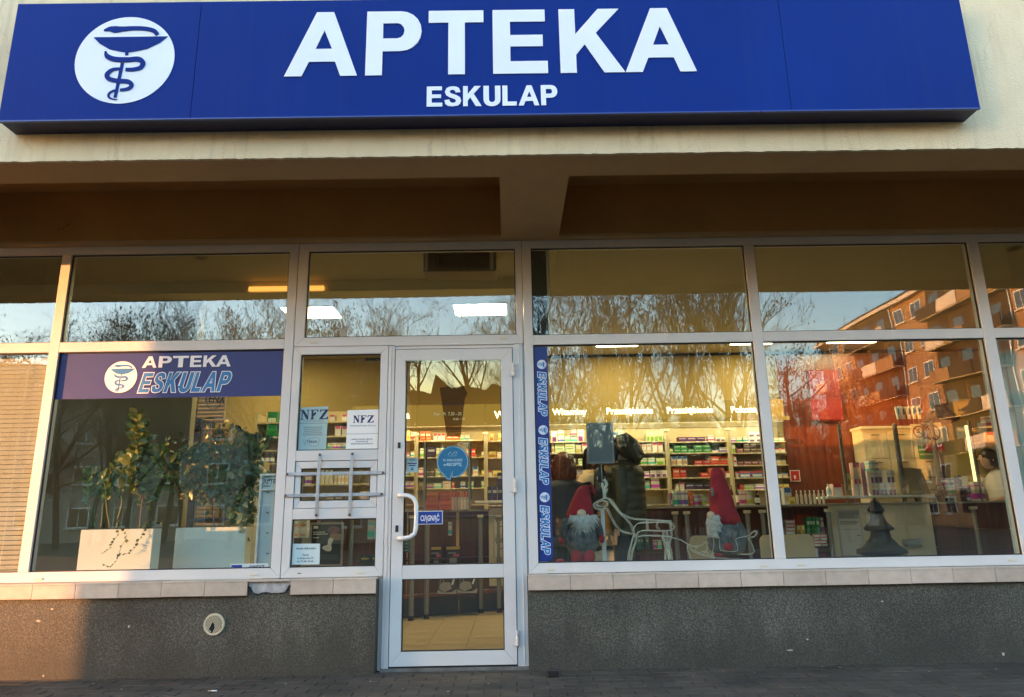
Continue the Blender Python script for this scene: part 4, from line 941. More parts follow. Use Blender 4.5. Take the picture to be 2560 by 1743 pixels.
row('C',2,[(1300,1492,76,4,'bluew'),(1500,1640,38,2,'red',1,'in the low pair '),(1642,1800,68,2,'red',1,'in the tall pair ')],zr2,where=wC)
row('C',3,[(1310,1542,80,4,'red',1,'standing upright '),(1546,1752,40,3,'red',2,'stacked flat '),(1758,1818,46,1,'redw')],zr2,where=wC)
row('C',4,[(1325,1352,44,1,'orangew'),(1356,1402,62,1,'pinkw'),(1406,1645,50,3,'navy',1,'in the front row '),(1480,1640,0.1,1,'navy')][:3],zr2,where=wC)
row('D',0,[(1832,1985,42,3,'white'),(1988,2108,42,2,'purplew',2)],zr2,where=wD)
row('D',1,[(1835,1862,80,1,'lime'),(1870,1930,40,1,'maroon'),(1934,2108,42,3,'dark',2)],zr2,where=wD)
row('D',2,[(1838,1866,40,1,'redw',2),(1870,2108,36,4,'maroon')],zr2,where=wD)
row('D',3,[(1848,1872,52,1,'redw'),(1876,2080,54,2,'blue')],zr2,where=wD)
row('D',4,[(1870,1905,44,1,'red'),(1908,2090,44,2,'white')],zr2,where=wD)
for sh, kd, h in ((0,'white',30),(1,'redw',34),(2,'grey',40),(3,'bluew',34),(4,'yellow',40)):
    row('D',sh,[(135,232,h,2,kd,1,'right of the mullion ')],zr4,where=wD)
wA = 'seen through the door'; wA2 = 'at the right of the door glass'; wL = 'at the left of the door glass'
row('A',0,[(322,500,150,2,'red'),(545,740,110,3,'redw'),(748,978,78,1,'red',1,'lying flat '),(985,1150,80,2,'cream')],zd,6.593,wA)
row('A',1,[(322,388,148,1,'white'),(440,585,170,1,'navy'),(592,720,150,2,'white',1,'beside the navy one '),(1098,1250,130,2,'red')],zd,6.593,wA)
row('A',2,[(300,385,140,1,'white'),(420,572,110,2,'dark'),(580,860,120,3,'white',1,'in the middle '),(1000,1290,140,3,'bluew')],zd,6.593,wA)
row('A',3,[(320,380,100,1,'redw'),(420,690,80,2,'cream'),(700,840,110,1,'orangew'),(850,900,95,1,'red'),(990,1080,100,1,'white'),(1115,1210,100,1,'cream',1,'by the screen ')],zd,6.593,wA)
row('A2',0,[(1480,1700,120,3,'yellow')],zd,6.593,wA2); row('A2',1,[(1340,1405,100,1,'cream'),(1450,1590,100,1,'yellow'),(1600,1720,90,1,'orangew')],zd,6.593,wA2)
row('A2',2,[(1340,1405,100,1,'yellow'),(1450,1520,95,1,'redw'),(1525,1670,90,1,'yellow',1,'lying wide ')],zd,6.593,wA2); row('A2',3,[(1340,1395,120,1,'lime')],zd,6.593,wA2)
row('L',0,[(100,160,150,1,'yellow'),(165,250,130,1,'cream')],zd,6.593,wL); row('L',1,[(100,162,70,1,'blue'),(168,245,80,1,'white')],zd,6.593,wL)
row('L',2,[(85,160,90,1,'grey'),(168,240,70,1,'white')],zd,6.593,wL); row('L',3,[(85,240,100,2,'cream')],zd,6.593,wL)
# ------------------------------------------------------------------ serving counter
K = thing('serving_counter', 'long curved pharmacy counter in dark red wood with steel posts and a white middle panel', 'counter', (1.5,3.3,FZ))
CT = 1.145; CY = 3.28
PTS = [(-2.9,1.75),(-1.95,2.20),(-1.07,2.64),(-.55,2.98),(-.05,3.19),(.5,CY),(6.5,CY)]
def along(i):
    a, b_ = Vector(PTS[i]), Vector(PTS[i+1]); t = (b_-a).normalized(); n = Vector((-t.y, t.x)); return a, b_, t, n
def slab(name, m, i, f0, f1, off0, off1, z0, z1, bevel=.002):
    a, b_, t, n = along(i); L_ = (b_-a).length; p0, p1 = a+t*f0*L_, a+t*f1*L_
    q = [p0+n*off0, p1+n*off0, p1+n*off1, p0+n*off1]
    return MB().add([(v.x,v.y,z0) for v in q]+[(v.x,v.y,z1) for v in q], [(3,2,1,0),(4,5,6,7),(0,1,5,4),(1,2,6,5),(2,3,7,6),(3,0,4,7)]).build(name, m, K, bevel)
for i in range(len(PTS)-1):
    slab('worktop', m_top, i, 0, 1, -.05, .55, CT-.022, CT)
    slab('base_rail', m_rail, i, 0, 1, -.01, .03, .225, .255)
    if i < 5: slab('front_panel', m_wood, i, .02, .98, .10, .115, .256, CT-.023)
    slab('inner_shelf', m_wood, i, 0, 1, .03, .5, .60, .618)
    slab('kick_board', M('dark_kick', (.06,.058,.055), .6, var=.1), i, 0, 1, .06, .08, FZ, .224)
xw = lambda px: at(px,1330,CY).x
for a_, b_, m_, nm in ((1600,1690,m_wood,'front_panel'),(1690,1788,m_wood,'front_panel'),(2077,2333,m_beige,'white_panel'),(2347,2560,m_wood,'front_panel'),(2563,2800,m_wood,'front_panel')):
    off = .0 if m_ is m_beige else .06
    bx(nm, m_, K, xw(a_), xw(b_), CY-.012+off, CY+.008+off, .256 if m_ is m_wood else .27, CT-.024 if m_ is m_wood else CT+.005, .002)
bx('back_board', m_orange, K, .6, 6.4, CY+.46, CY+.48, .26, CT-.03)
def kpost(x, y, nm='post'):
    MB().loft([(x,y,FZ,.026,.026),(x,y,1.05,.026,.026)], 12).build(nm, m_post, K, smooth=False); MB().box(x-.034,x+.034,y-.034,y+.034,1.051,1.085).build('post_cap', m_beige, K, .003)
    MB().loft([(x,y,FZ,.031,.031),(x,y,.065,.030,.030)], 12).build('post_foot', m_blk, K)
for px in (1687,1716,1867,1905,2069,2432): kpost(xw(px), CY-.075)
for px, yy in ((1031,2.50),(1068,2.62),(1201,3.02),(878,2.22),(1246,3.05)): kpost(at(px,1330,yy).x, yy)
bx('white_panel', m_beige, K, at(1222,1330,3.06).x, .42, 3.06, 3.08, .30, CT+.01, .002)
# raised service shelf
q0, q1 = at(2063,1246,CY+.02), at(2330,1240,CY+.02)
bx('raised_shelf', m_lampfr, K, q0.x, q1.x, CY-.04, CY+.28, 1.205, 1.232, .003)
for px in (2133,2300): x_ = at(px,1255,CY+.1).x; MB().tube([(x_,CY+.1,CT),(x_,CY+.1,1.205)], .012, 8).build('shelf_leg', m_post, K)
q0 = at(1187,1262,2.95); bx('raised_shelf', m_lampfr, K, q0.x, q0.x+.55, 2.95, 3.25, 1.215, 1.24, .003)
# glass screens on the counter
m_scr = mat_glass('screen_glass', .04, (.97,.98,.96), .0)
def screen(px0, pyb, px1, pyt, y, label, dark=True):
    xa, xb2 = at(px0,pyb,y).x, at(px1,pyb,y).x; zt2 = at(px0,pyt,y).z
    t = thing('counter_screen', label, 'glass screen', ((xa+xb2)/2,y,CT), 'clear screens along the counter')
    for x_ in (xa, xb2):
        bx('post', m_post, t, x_-.012, x_+.012, y-.012, y+.012, CT, zt2, .002)
        if dark: bx('seal', m_gasket, t, x_+.0125, x_+.022, y-.006, y+.006, CT+.1, zt2-.01)
    bx('pane', m_scr, t, xa+.023, xb2-.0125, y-.003, y+.003, CT+.1, zt2-.01)
screen(2117,1235,2258,1062,CY+.05,'left clear screen on the counter, between orange wall and drawer cabinet')
screen(2262,1235,2352,1058,CY+.08,'middle clear screen on the counter before the drawer cabinet')
screen(2356,1235,2452,1054,CY+.05,'right clear screen on the counter next to the dark haired pharmacist')
screen(1061,1262,1174,1105,2.72,'clear screen with dark seals on the counter seen through the door')
# door-side goods on the counter
def cgoods(p0, p1, y, n, kind, label, group=None, stack=1, d=.10, name='medicine_box', z=None):
    a, c_ = at(*p0, y), at(*p1, y); z0 = CT if z is None else z
    goods(a.x, c_.x, z0, (a.z-c_.z)/stack, n, kind, label, group or ('group of '+label), y=y, d=d, stack=stack, jit=.002, name=name)
cgoods(zd(420,1250), zd(842,1545), 2.76, 2, 'orange', 'orange red carton in the stack on the counter behind the door handle', 'orange cartons stacked on the counter', 4, .12)
cgoods(zd(845,1250), zd(1142,1540), 2.90, 6, 'redw', 'white test box with a dark red mark on the counter right of the orange cartons', 'white test boxes on the counter')
cgoods(zd(1432,950), zd(1690,1410), 3.0, 3, 'navy', 'tall white carton with navy figures on the counter at the right door edge', 'figure cartons on the counter', 2, .1, z=1.24)
cgoods(zd(300,1200), zd(385,1340), 2.78, 1, 'yellow', 'small yellow box left of the orange carton stack', 'small yellow boxes', z=1.36)
# inhaler boxes under the counter seen through the door
zq = zm(1000,1240,3.955)
def printed_box(p0, p1, y, body, label, art):
    a, c_ = at(*p0, y), at(*p1, y); t = MB().box(a.x,c_.x,y,y+.12,c_.z,a.z).build('product_box', body, None, .002, loc=((a.x+c_.x)/2,y,c_.z)); tag(t, label, 'box', 'boxed devices under the counter')
    w, h = c_.x-a.x, a.z-c_.z; yf = y-.001
    for nm, m_, u0, v0, u1, v1 in art: MB().box(a.x+w*u0, a.x+w*u1, yf-.001, yf, c_.z+h*v0, c_.z+h*v1).build(nm, m_, t, .002)
    return t, a.x, c_.x, c_.z, a.z
m_card = M('carton_black_plain', (.02,.02,.024), .4, var=.1); m_yel = M('print_yellow', (.62,.43,.06), .5, var=0); m_dev = M('print_device', (.33,.31,.27), .5, var=.1); m_pink = M('print_pink', (.55,.12,.16), .5, var=0)
for (p0, p1, y, lb) in ((zq(310,505), zq(405,675), 2.88, 'black inhaler box with a yellow top strip, left of two in the upper door glass'), (zq(457,503), zq(592,672), 2.93, 'black inhaler box with a yellow top strip, right of two in the upper door glass')):
    t, x0, x1, z0, z1 = printed_box(p0, p1, y, m_card, lb, [('strip',m_yel,.0,.84,1,1),('device',m_dev,.25,.06,.78,.36),('flash',m_pink,.5,.42,.95,.58)])
    text('pempa', 'lettering', (x0+x1)/2-.01, z1-(z1-z0)*.40, y-.002, (z1-z0)*.12, M('print_cloud', (.45,.45,.45), .5, var=0), t, bold=.02)
for (p0, p1, y, lb) in ((zq(372,800), zq(560,1032), 2.72, 'large black inhaler box with grey device, left of two in the lower door glass'), (zq(568,795), zq(765,1015), 2.78, 'large black inhaler box with grey device, right of two in the lower door glass')):
    a, c_ = at(*p0, y), at(*p1, y)
    t = tag(MB().box(a.x,c_.x,y,y+.15,.256,a.z+.06).build('product_box', m_card, None, .002, loc=((a.x+c_.x)/2,y,.256)), lb, 'box', 'boxed devices under the counter')
    w, h = c_.x-a.x, a.z-.256; yf = y-.001
    MB().prism([(a.x,.256),(c_.x-.001,.256),(c_.x-.001,.256+h*.28),(a.x+w*.75,.256+h*.10),(a.x+w*.3,.256+h*.08),(a.x,.256+h*.25)], yf-.001, yf).build('base_print', M('print_dull_white', (.38,.36,.31), .6, var=.03), t)
    MB().prism([(a.x+w*.08,.256+h*.30),(a.x+w*.12,.256+h*.55),(a.x+w*.3,.256+h*.70),(a.x+w*.66,.256+h*.66),(a.x+w*.74,.256+h*.30),(a.x+w*.34,.256+h*.08)], yf-.0022, yf-.0012).build('device', m_dev, t)
    MB().prism(ribbon(smooth_pts([(a.x+w*.13,.256+h*.6),(a.x+w*.16,.256+h*.85),(a.x+w*.26,.256+h*.88),(a.x+w*.33,.256+h*.68)],4), w*.025), yf-.0034, yf-.0024).build('hose', m_dev, t)
    MB().prism([(a.x+w*.72,.256+h*.55),(a.x+w*.80,.256+h*.5),(a.x+w*.95,.256+h*1.05),(a.x+w*.9,.256+h*1.08)], yf-.0022, yf-.0012).build('mouthpiece', m_white, t)
    text('pempa', 'lettering', a.x+w*.27, .256+h*.97, y-.002, h*.11, MATS['print_cloud'], t, bold=.02)
cgoods(zq(318,300), zq(400,408), 2.95, 1, 'black', 'dark boxed device on the inner shelf behind the CIĄGNĄĆ plate', 'boxed devices on the inner shelf', z=.86)
cgoods(zq(438,270), zq(518,405), 3.0, 1, 'white', 'white boxed device on the inner shelf beside a dark one', 'boxed devices on the inner shelf', z=.86)
cgoods(zq(20,545), zq(92,675), 2.5, 1, 'teal', 'teal carton stack low at the left door edge', 'teal cartons', 4, z=.70)
# price-list frames on the white panels
def price_frame(p0, p1, y, label, n):
    a, c_ = at(*p0, y), at(*p1, y)
    t = thing('price_frame', label, 'notice frame', ((a.x+c_.x)/2,y,c_.z))
    w, h = c_.x-a.x, a.z-c_.z
    bx('frame', M('silver_frame', (.42,.42,.40), .3, metal=.5, var=.05), t, a.x, c_.x, y-.012, y, c_.z, a.z, .004)
    bx('sheet', M('sheet_paper', (.55,.53,.45), .6, var=.02), t, a.x+.018, c_.x-.018, y-.0145, y-.0125, c_.z+.018, a.z-.018)
    bx('heading', M('heading_grey', (.24,.24,.24), .6, var=.02), t, a.x+.02, c_.x-.02, y-.016, y-.0148, a.z-.018-h*.16, a.z-.02)
    for k in range(3): bx('print_line', m_ink, t, a.x+.03, c_.x-.03-k*.015, y-.016, y-.0148, a.z-h*(.25+.028*k)-.005, a.z-h*(.25+.028*k))
    bx('print_line', M('print_faint', (.12,.17,.19)), t, a.x+.05, c_.x-.05, y-.016, y-.0148, a.z-h*.42-.004, a.z-h*.42); bx('print_line', m_ink, t, c_.x-.07, c_.x-.03, y-.016, y-.0148, a.z-h*.55-.007, a.z-h*.55)
price_frame(zr4(650,875), zr4(905,1278), CY-.014, 'silver framed price notice on the white counter panel left of the wicker tree', 1)
price_frame(zq(922,185), zq(1040,395), 3.046, 'silver framed notice on the white panel at the right door edge, upper of two', 1)
price_frame(zq(922,400), zq(1040,615), 3.046, 'silver framed notice on the white panel at the right door edge, lower of two', 1)
x0,x1,z0,z1 = rect(zr4(1250,1130), zr4(1400,1172), CY-.10)
t = thing('wall_tray', 'small grey tray fixed to the white counter panel right of the wicker tree', 'tray', ((x0+x1)/2,CY-.10,z0)); MB().box(x0,x1,CY-.10,CY-.013,z0,z1).build('tray', M('tray_grey', (.30,.32,.33), .4, var=.03), t, .006); bx('bracket', m_post, t, x0+.02, x1-.004, CY-.09, CY-.013, z0-.03, z0-.001)
# counter-top goods, right window
cgoods(zr2(1290,725), zr2(1318,842), CY+.02, 1, 'blue', 'slim blue box on the counter at the foot of the right Przeziębienie shelves', 'slim blue boxes')
cgoods(zr2(1322,705), zr2(1450,842), CY+.02, 4, 'white', 'white tube carton in the row on the counter left of the orange box', 'white tube cartons on the counter')
cgoods(zr2(1452,720), zr2(1492,842), CY+.02, 1, 'orange', 'orange box on the counter left of the white holder', 'orange boxes')
cgoods(zr2(1494,745), zr2(1640,842), CY+.02, 4, 'grey', 'pale carton in the white holder behind the tall gnome hat', 'cartons in the white holder')
cgoods(zr2(1890,720), zr2(2006,838), CY+.02, 2, 'white', 'white syrup carton on the counter between dark bottles', 'white syrup cartons on the counter')
m_brown = M('brown_glass', (.03,.014,.008), .15, var=.05, coat=.5)
def bottle(p0, p1, y, label, group, body=m_brown, cap=m_blk, lab=m_white, z=None):
    a, c_ = at(*p0, y), at(*p1, y); x = (a.x+c_.x)/2; r = (c_.x-a.x)/2; z0 = CT if z is None else z; h = a.z-c_.z
    t = thing('bottle', label, 'bottle', (x,y,z0), group)
    MB().loft([(x,y,z0,r*.95,r*.95),(x,y,z0+h*.62,r,r),(x,y,z0+h*.72,r*.8,r*.8),(x,y,z0+h*.80,r*.4,r*.4),(x,y,z0+h*.9,r*.4,r*.4)], 12).build('body', body, t, smooth=False)
    MB().loft([(x,y,z0+h*.9,r*.5,r*.5),(x,y,z0+h,r*.5,r*.5)], 10).build('cap', cap, t); MB().loft([(x,y,z0+h*.15,r*1.02,r*1.02),(x,y,z0+h*.5,r*1.03,r*1.03)], 12).build('label', lab, t)
for a_, b_, lb in ((1800,1842,'dark syrup bottle, left of the pair right of the tall red hat'),(1846,1888,'dark syrup bottle, right of the pair right of the tall red hat'),(2012,2068,'dark squat bottle on the counter just left of the mullion')):
    bottle(zr2(a_,665 if a_ < 2000 else 715), zr2(b_,838), CY+.03, lb, 'dark bottles on the counter')
m_milk = M('milky_plastic', (.66,.62,.5), .35, var=.04)
for k in range(7):
    a_ = 300+k*38; bottle(zr4(a_,712), zr4(a_+36,830), CY+.03, 'milky baby bottle in the row on the counter before the orange wall', 'baby bottles on the counter', m_milk, m_white, m_milk)
bottle(zr4(565,660), zr4(618,765), CY+.05, 'white pump bottle left of the red card on the raised shelf', 'white bottles', m_white, m_white, M('print_pale', (.42,.60,.66)), z=1.233)
cgoods(zr4(200,690), zr4(285,835), CY+.02, 1, 'bluew', 'white and blue carton at the left end of the baby bottles', 'cartons by the baby bottles')
cgoods(zr4(250,770), zr4(310,835), CY+.0, 1, 'yellow', 'low yellow carton before the baby bottles', 'cartons by the baby bottles')
cgoods(zr4(622,655), zr4(722,762), CY+.04, 1, 'redw', 'red and white promotion card box on the raised shelf', 'promotion cards', z=1.233)
cgoods(zr4(742,560), zr4(800,757), CY+.05, 1, 'yellow', 'yellow and green carton in the two-high stack left of the screen post', 'yellow cartons on the raised shelf', 2, z=1.233)
cgoods(zr4(795,470), zr4(890,757), CY+.06, 2, 'pinkw', 'white carton with pink cone print in the product wall on the raised shelf', 'pink printed cartons on the raised shelf', 2, z=1.233)
cgoods(zr4(890,470), zr4(935,757), CY+.05, 1, 'blue', 'blue topped carton in the middle of the product wall', 'blue cartons on the raised shelf', 2, z=1.233)
cgoods(zr4(940,535), zr4(1182,750), CY+.06, 6, 'violetw', 'white carton with violet capsule print on the raised shelf', 'violet printed cartons on the raised shelf', 2, z=1.233)
cgoods(zr4(925,420), zr4(1030,535), CY+.10, 3, 'cream', 'tall cream carton standing on the violet printed cartons', 'tall cream cartons', z=1.49)
cgoods(zr4(1555,620), zr4(1700,825), CY+.03, 4, 'grey', 'grey white carton in the stack right of the wicker basket', 'grey white cartons right of the basket', 3)
cgoods(zr4(1705,600), zr4(1770,825), CY+.03, 1, 'dark', 'white carton with dark portraits in the tall stack on the right counter', 'portrait cartons', 3)
cgoods(zr4(1772,690), zr4(1835,825), CY+.03, 1, 'blue', 'blue and white carton right of the portrait cartons', 'blue cartons at right', 2)
cgoods(zr4(1838,650), zr4(1950,820), CY+.04, 2, 'white', 'tall plain white carton beside the pharmacist', 'tall white cartons')
# little wicker basket with sweets
p = at(*zr4(1570,815), CY-.02); t = thing('gift_basket', 'small dark wicker basket with a bow at the end of the raised shelf', 'basket', (p.x,p.y,CT))
m_wick = M('dark_wicker', (.016,.012,.009), .85, var=.5, vs=40, bump=.9, bs=90)
MB().loft([(p.x,p.y,CT,.05,.05),(p.x,p.y,CT+.07,.075,.07)], 12).build('bowl', m_wick, t); MB().ball((p.x,p.y,CT+.10), (.075,.06,.06), 10, 6).build('filling', M('dried_flowers', (.10,.06,.05), .9, var=.6, vs=30, bump=1, bs=60), t); MB().tube([(p.x-.07,p.y,CT+.07),(p.x-.04,p.y,CT+.19),(p.x+.04,p.y,CT+.2),(p.x+.07,p.y,CT+.07)], .008, 6).build('loop', m_wick, t)
# orange wall with red panel, cabinet, signs
YO = 4.30
xo0, xo1 = at(1962,1100,YO).x, at(2336,1000,YO).x; zo = at(2100,886,YO).z
t = thing('orange_wall_panel', 'tall orange brown wood wall panelling behind the counter in the right window', 'wall panelling', ((xo0+xo1)/2,YO,FZ))
for k in range(4): bx('board', m_orange, t, xo0+(xo1-xo0)*k/4+.0015, xo0+(xo1-xo0)*(k+1)/4-.0015, YO, YO+.02, .3, zo)
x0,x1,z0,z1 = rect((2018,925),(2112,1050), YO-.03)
o = MB().box(x0,x1,YO-.03,YO-.005,z0,z1).build('red_glow_panel', M('red_glow', (.22,.015,.009), .6, var=.1), None, .03, loc=((x0+x1)/2,YO-.02,z0)); tag(o, 'plain red panel painted in for a red glow on the orange wood panelling', 'poster')  # plain red panel painted in for a soft red glow on the wall
x0,x1,z0,z1 = rect(zr4(255,535), zr4(352,632), YO-.02); t = tag(MB().box(x0,x1,YO-.012,YO-.004,z0,z1).build('fire_sign', m_white, None, loc=((x0+x1)/2,YO,z0)), 'small square red sign with a white border on the orange wall', 'sign'); bx('field', M('sign_red', (.6,.02,.015), .5, var=.03), t, x0+.012, x1-.012, YO-.0145, YO-.0125, z0+.012, z1-.012); bx('symbol', m_white, t, x0+.05, x0+.075, YO-.0165, YO-.015, z0+.035, z1-.07)
YC = 4.0
cx0, cx1 = at(2164,1150,YC).x, at(2352,1150,YC).x; cz1 = at(2240,1072,YC).z
t = thing('drawer_cabinet', 'tall cream drawer cabinet behind the counter screens', 'cabinet', ((cx0+cx1)/2,YC,FZ))
bx('carcass', m_beige, t, cx0, cx1, YC+.02, 4.28, FZ, cz1); bx('cabinet_top', m_beige, t, cx0-.02, cx1+.02, YC-.02, 4.285, cz1+.001, cz1+.035, .003)
hh = [.36,.20,.16,.16,.16]; zz_ = cz1-.03
for h in hh:
    for k in range(3):
        xa, xb2 = cx0+(cx1-cx0)*k/3+.004, cx0+(cx1-cx0)*(k+1)/3-.004
        d_ = bx('drawer', m_beige, t, xa, xb2, YC, YC+.019, zz_-h+.004, zz_-.004, .003); bx('handle', M('handle_brown', (.16,.11,.06), .4, var=0), d_, (xa+xb2)/2-.05, (xa+xb2)/2+.05, YC-.02, YC-.0005, zz_-.055, zz_-.042, .002)
    zz_ -= h
def symbol_sign(p, r, y, label, bar=True):
    q = at(*p, y); t = thing('prohibition_sign', label, 'sign', (q.x,y,q.z-r)); MB().box(q.x-r*1.25,q.x+r*1.25,y-.004,y,q.z-r*1.25,q.z+r*1.25).build('plate', M('plate_cream', (.62,.55,.38), .6, var=.02), t)
    ro = arc(0,0,r,r,0,354,30); ri = arc(0,0,r*.8,r*.8,0,354,30); m_r = M('sign_dark_red', (.25,.03,.02), .5, var=0)
    obj_from(outline_mesh('ring', [ro, ri], .001, on_plane(q.x,q.z,y-.0045,.001)), 'ring', m_r, t)
    obj_from(outline_mesh('bar', [ribbon([(-r*.55,r*.55),(r*.55,-r*.55)], r*.16)], .001, on_plane(q.x,q.z,y-.0045,.001)), 'bar', m_r, t)
    obj_from(outline_mesh('pictogram', [ribbon([(-r*.45,-r*.1),(r*.3,-r*.1)], r*.18), ribbon([(-r*.2,.1*r),(r*.1,.5*r)], r*.12)], .001, on_plane(q.x,q.z,y-.006,.001)), 'pictogram', m_ink, t)
    return t, q
t, q = symbol_sign(zr4(1482,212), .105, YC-.03, 'cream no smoking sign with red ring and red caption on the drawer cabinet')
bx('caption', M('sign_red', (.6,.02,.015)), t, q.x-.13, q.x+.13, YC-.035, YC-.0305, q.z-.24, q.z-.15)
symbol_sign(zr4(1365,205), .08, YC-.03, 'cream sign with a crossed out dog left of the no smoking sign')
x0,x1,z0,z1 = rect(zr4(1355,325), zr4(1495,440), YC-.03); t = tag(MB().box(x0,x1,YC-.03,YC-.025,z0,z1).build('exit_sign', M('sign_green', (.05,.20,.04), .5, var=.1), None, loc=((x0+x1)/2,YC-.03,z0)), 'green sign with pale stripes on the drawer cabinet below the no smoking sign', 'sign')
for k in (.3,.65): bx('stripe', M('stripe_pale', (.45,.50,.25), .5, var=0), t, x0+.01, x1-.01, YC-.032, YC-.0305, z0+(z1-z0)*k, z0+(z1-z0)*(k+.12))
x0,x1,z0,z1 = rect((2412,1064),(2445,1212), 4.25); tag(MB().box(x0,x1,4.22,4.26,z0-.5,z1).build('light_strip', M('strip_glow', (.9,.8,.4), .5, var=0, emit=.12, ecol=(1,.80,.30)), None, loc=((x0+x1)/2,4.25,z0-.5)), 'tall glowing yellow light strip behind the pharmacist', 'light strip')
# monitor
p = at(*zr4(1380,700), CY+.25); t = thing('monitor', 'grey monitor on the counter seen from behind between two screens', 'monitor', (p.x,p.y,CT))
MB().add([(p.x-.16,p.y,1.24),(p.x+.16,p.y+.05,1.22),(p.x+.10,p.y+.10,1.56),(p.x-.20,p.y+.05,1.58),(p.x-.16,p.y+.03,1.24),(p.x+.16,p.y+.08,1.22),(p.x+.10,p.y+.13,1.56),(p.x-.20,p.y+.08,1.58)], [(0,1,2,3),(7,6,5,4),(4,5,1,0),(5,6,2,1),(6,7,3,2),(7,4,0,3)]).build('screen', M('monitor_grey', (.20,.17,.12), .5, var=.05), t)
MB().tube([(p.x-.02,p.y+.08,CT),(p.x-.04,p.y+.09,1.4)], .02, 8).build('stand', m_blk, t); MB().box(p.x-.12,p.x+.1,p.y,p.y+.16,CT,CT+.012).build('base', m_blk, t, .004)
# bottle rack with five white necked bottles on top of cabinet
p0, p1 = at(*zr4(1160,-8), 3.75), at(*zr4(1400,90), 3.75)
t = thing('dispenser_rack', 'hanging rack of five white inhaler tubes above the counter screens', 'rack', ((p0.x+p1.x)/2,3.75,p1.z))
for k in range(5):
    xa = p0.x+(p1.x-p0.x)*k/5; w = (p1.x-p0.x)/5
    o = MB().prism([(xa+w*.05,p0.z),(xa+w*.95,p0.z+.006*k),(xa+w*.75,p0.z-.16),(xa+w*.6,p1.z),(xa+w*.4,p1.z),(xa+w*.3,p0.z-.16)], 3.75, 3.78).build('tube', m_milk, t, .003)
    MB().prism([(xa+w*.42,p0.z-.02),(xa+w*.62,p0.z-.02),(xa+w*.68,p0.z-.10),(xa+w*.36,p0.z-.10)], 3.744, 3.749).build('print', m_ink, o)
    MB().tube([(xa+w*.5,3.79,p1.z),(xa+w*.5,3.79,cz1+.035)], .003, 6).build('rod', m_post, t)
# goods right of pharmacist + under counter
for sh, kd, n in ((0,'white',3),(1,'redw',2),(2,'cream',3)):
    pz = [1068,1105,1145][sh]; a, c_ = at(2462,pz,4.3), at(2545,pz,4.3); bx('shelf_board', m_oak, bpy.data.objects['back_wall'], a.x-.1, c_.x+.5, 4.25, YB-.002, a.z-.016, a.z)
    goods(a.x, c_.x, a.z, .15-.02*sh, n, kd, f'{CN[kd]} box on the {ORD[sh]} board behind the pharmacist', f'{CN[kd]} boxes behind the pharmacist', y=4.27, stack=1)
cgoods(zr2(1020,860), zr2(1240,922), CY+.08, 3, 'white', 'white carton on the shelf under the counter behind the wire reindeer', 'white cartons under the counter', z=.95)
bx('goods_shelf', m_oak, K, xw(1590), xw(1690), CY+.07, CY+.4, .925, .948)
cgoods(zr2(1010,1155), zr2(1140,1260), CY+.02, 5, 'teal', 'slim dark tube carton under the counter seen through the wire reindeer', 'tube cartons under the counter', z=.66)
cgoods(zr2(1145,1190), zr2(1225,1270), CY+.02, 2, 'grey', 'grey carton under the counter seen between the hind legs of the reindeer', 'grey cartons under the counter', z=.66)
cgoods(zr4(395,930), zr4(520,1075), CY+.10, 4, 'green', 'white and green tube carton under the counter left of the steel post', 'green tube cartons under the counter', z=.80)
cgoods(zr4(525,935), zr4(565,1075), CY+.10, 1, 'cream', 'cream carton beside the green tube cartons', 'cream cartons under the counter', z=.80)
cgoods(zr4(215,950), zr4(312,1075), CY+.10, 1, 'redw', 'white carton with red dots in the stack under the counter next to the mullion', 'red dotted cartons under the counter', 4, z=.80)
cgoods(zr4(320,1000), zr4(390,1075), CY+.10, 2, 'yellow', 'low yellow carton under the counter by the red dotted stack', 'yellow cartons under the counter', z=.80)
cgoods(zr4(470,1180), zr4(600,1285), CY+.04, 2, 'redw', 'white carton with red dots stacked low beside the chair', 'red dotted cartons beside the chair', 4, z=.66)
bx('goods_shelf', m_wood, K, xw(1955), xw(2075), CY+.08, CY+.4, .78, .798)
# left part of the shop: shelf with bottles behind the side window, displays
YL = 3.0
lx0, lx1 = at(640,1100,YL).x, at(880,1100,YL).x
t = thing('shelving_unit', 'pale shelving with bottles behind the side window posters', 'shelving unit', ((lx0+lx1)/2,YL,FZ), 'wall shelving of the pharmacy')
bx('back_panel', m_oak, t, lx0, lx1+.35, YL+.3, YL+.33, .3, 2.35)
zl_ = [at(750,p_,YL).z for p_ in (1054.6,1091,1124,1156,1211)]
for z_ in zl_: bx('shelf', m_oak, t, lx0, lx1+.35, YL, YL+.299, z_-.018, z_, .002)
bx('upright', m_oak, t, lx0-.03, lx0-.001, YL, YL+.32, .2, 2.3)
def lgoods(p0, p1, z, n, kind, lb, grp, st=1): a, c_ = at(*p0, YL), at(*p1, YL); goods(a.x, c_.x, z, (a.z-c_.z)/st, n, kind, lb, grp, y=YL+.01, stack=st)
lgoods((822,1038),(868,1054),zl_[0],3,'pinkw','bright topped carton on the upper shelf between the two NFZ posters','bright cartons between the posters')
lgoods((820,1064),(868,1088),zl_[1],3,'pinkw','cream carton with a coloured foot on the middle shelf between the two NFZ posters','cream cartons between the posters')
lgoods((817,1108),(866,1123),zl_[2],4,'cream','small cream carton on the low shelf between the two NFZ posters','small cream cartons')
lgoods((668,1028),(690,1091),zl_[1],1,'green','tall green box on the shelf at the right edge of the planter window','green boxes by the planter window')
for k, px in enumerate((655,668,681)): bottle((px-5,1128),(px+5,1154), YL+.05, 'brown supplement jar on the shelf at the right edge of the planter window', 'brown supplement jars', M('jar_brown', (.09,.03,.02), .3, var=.05), m_white, m_white, z=zl_[3])
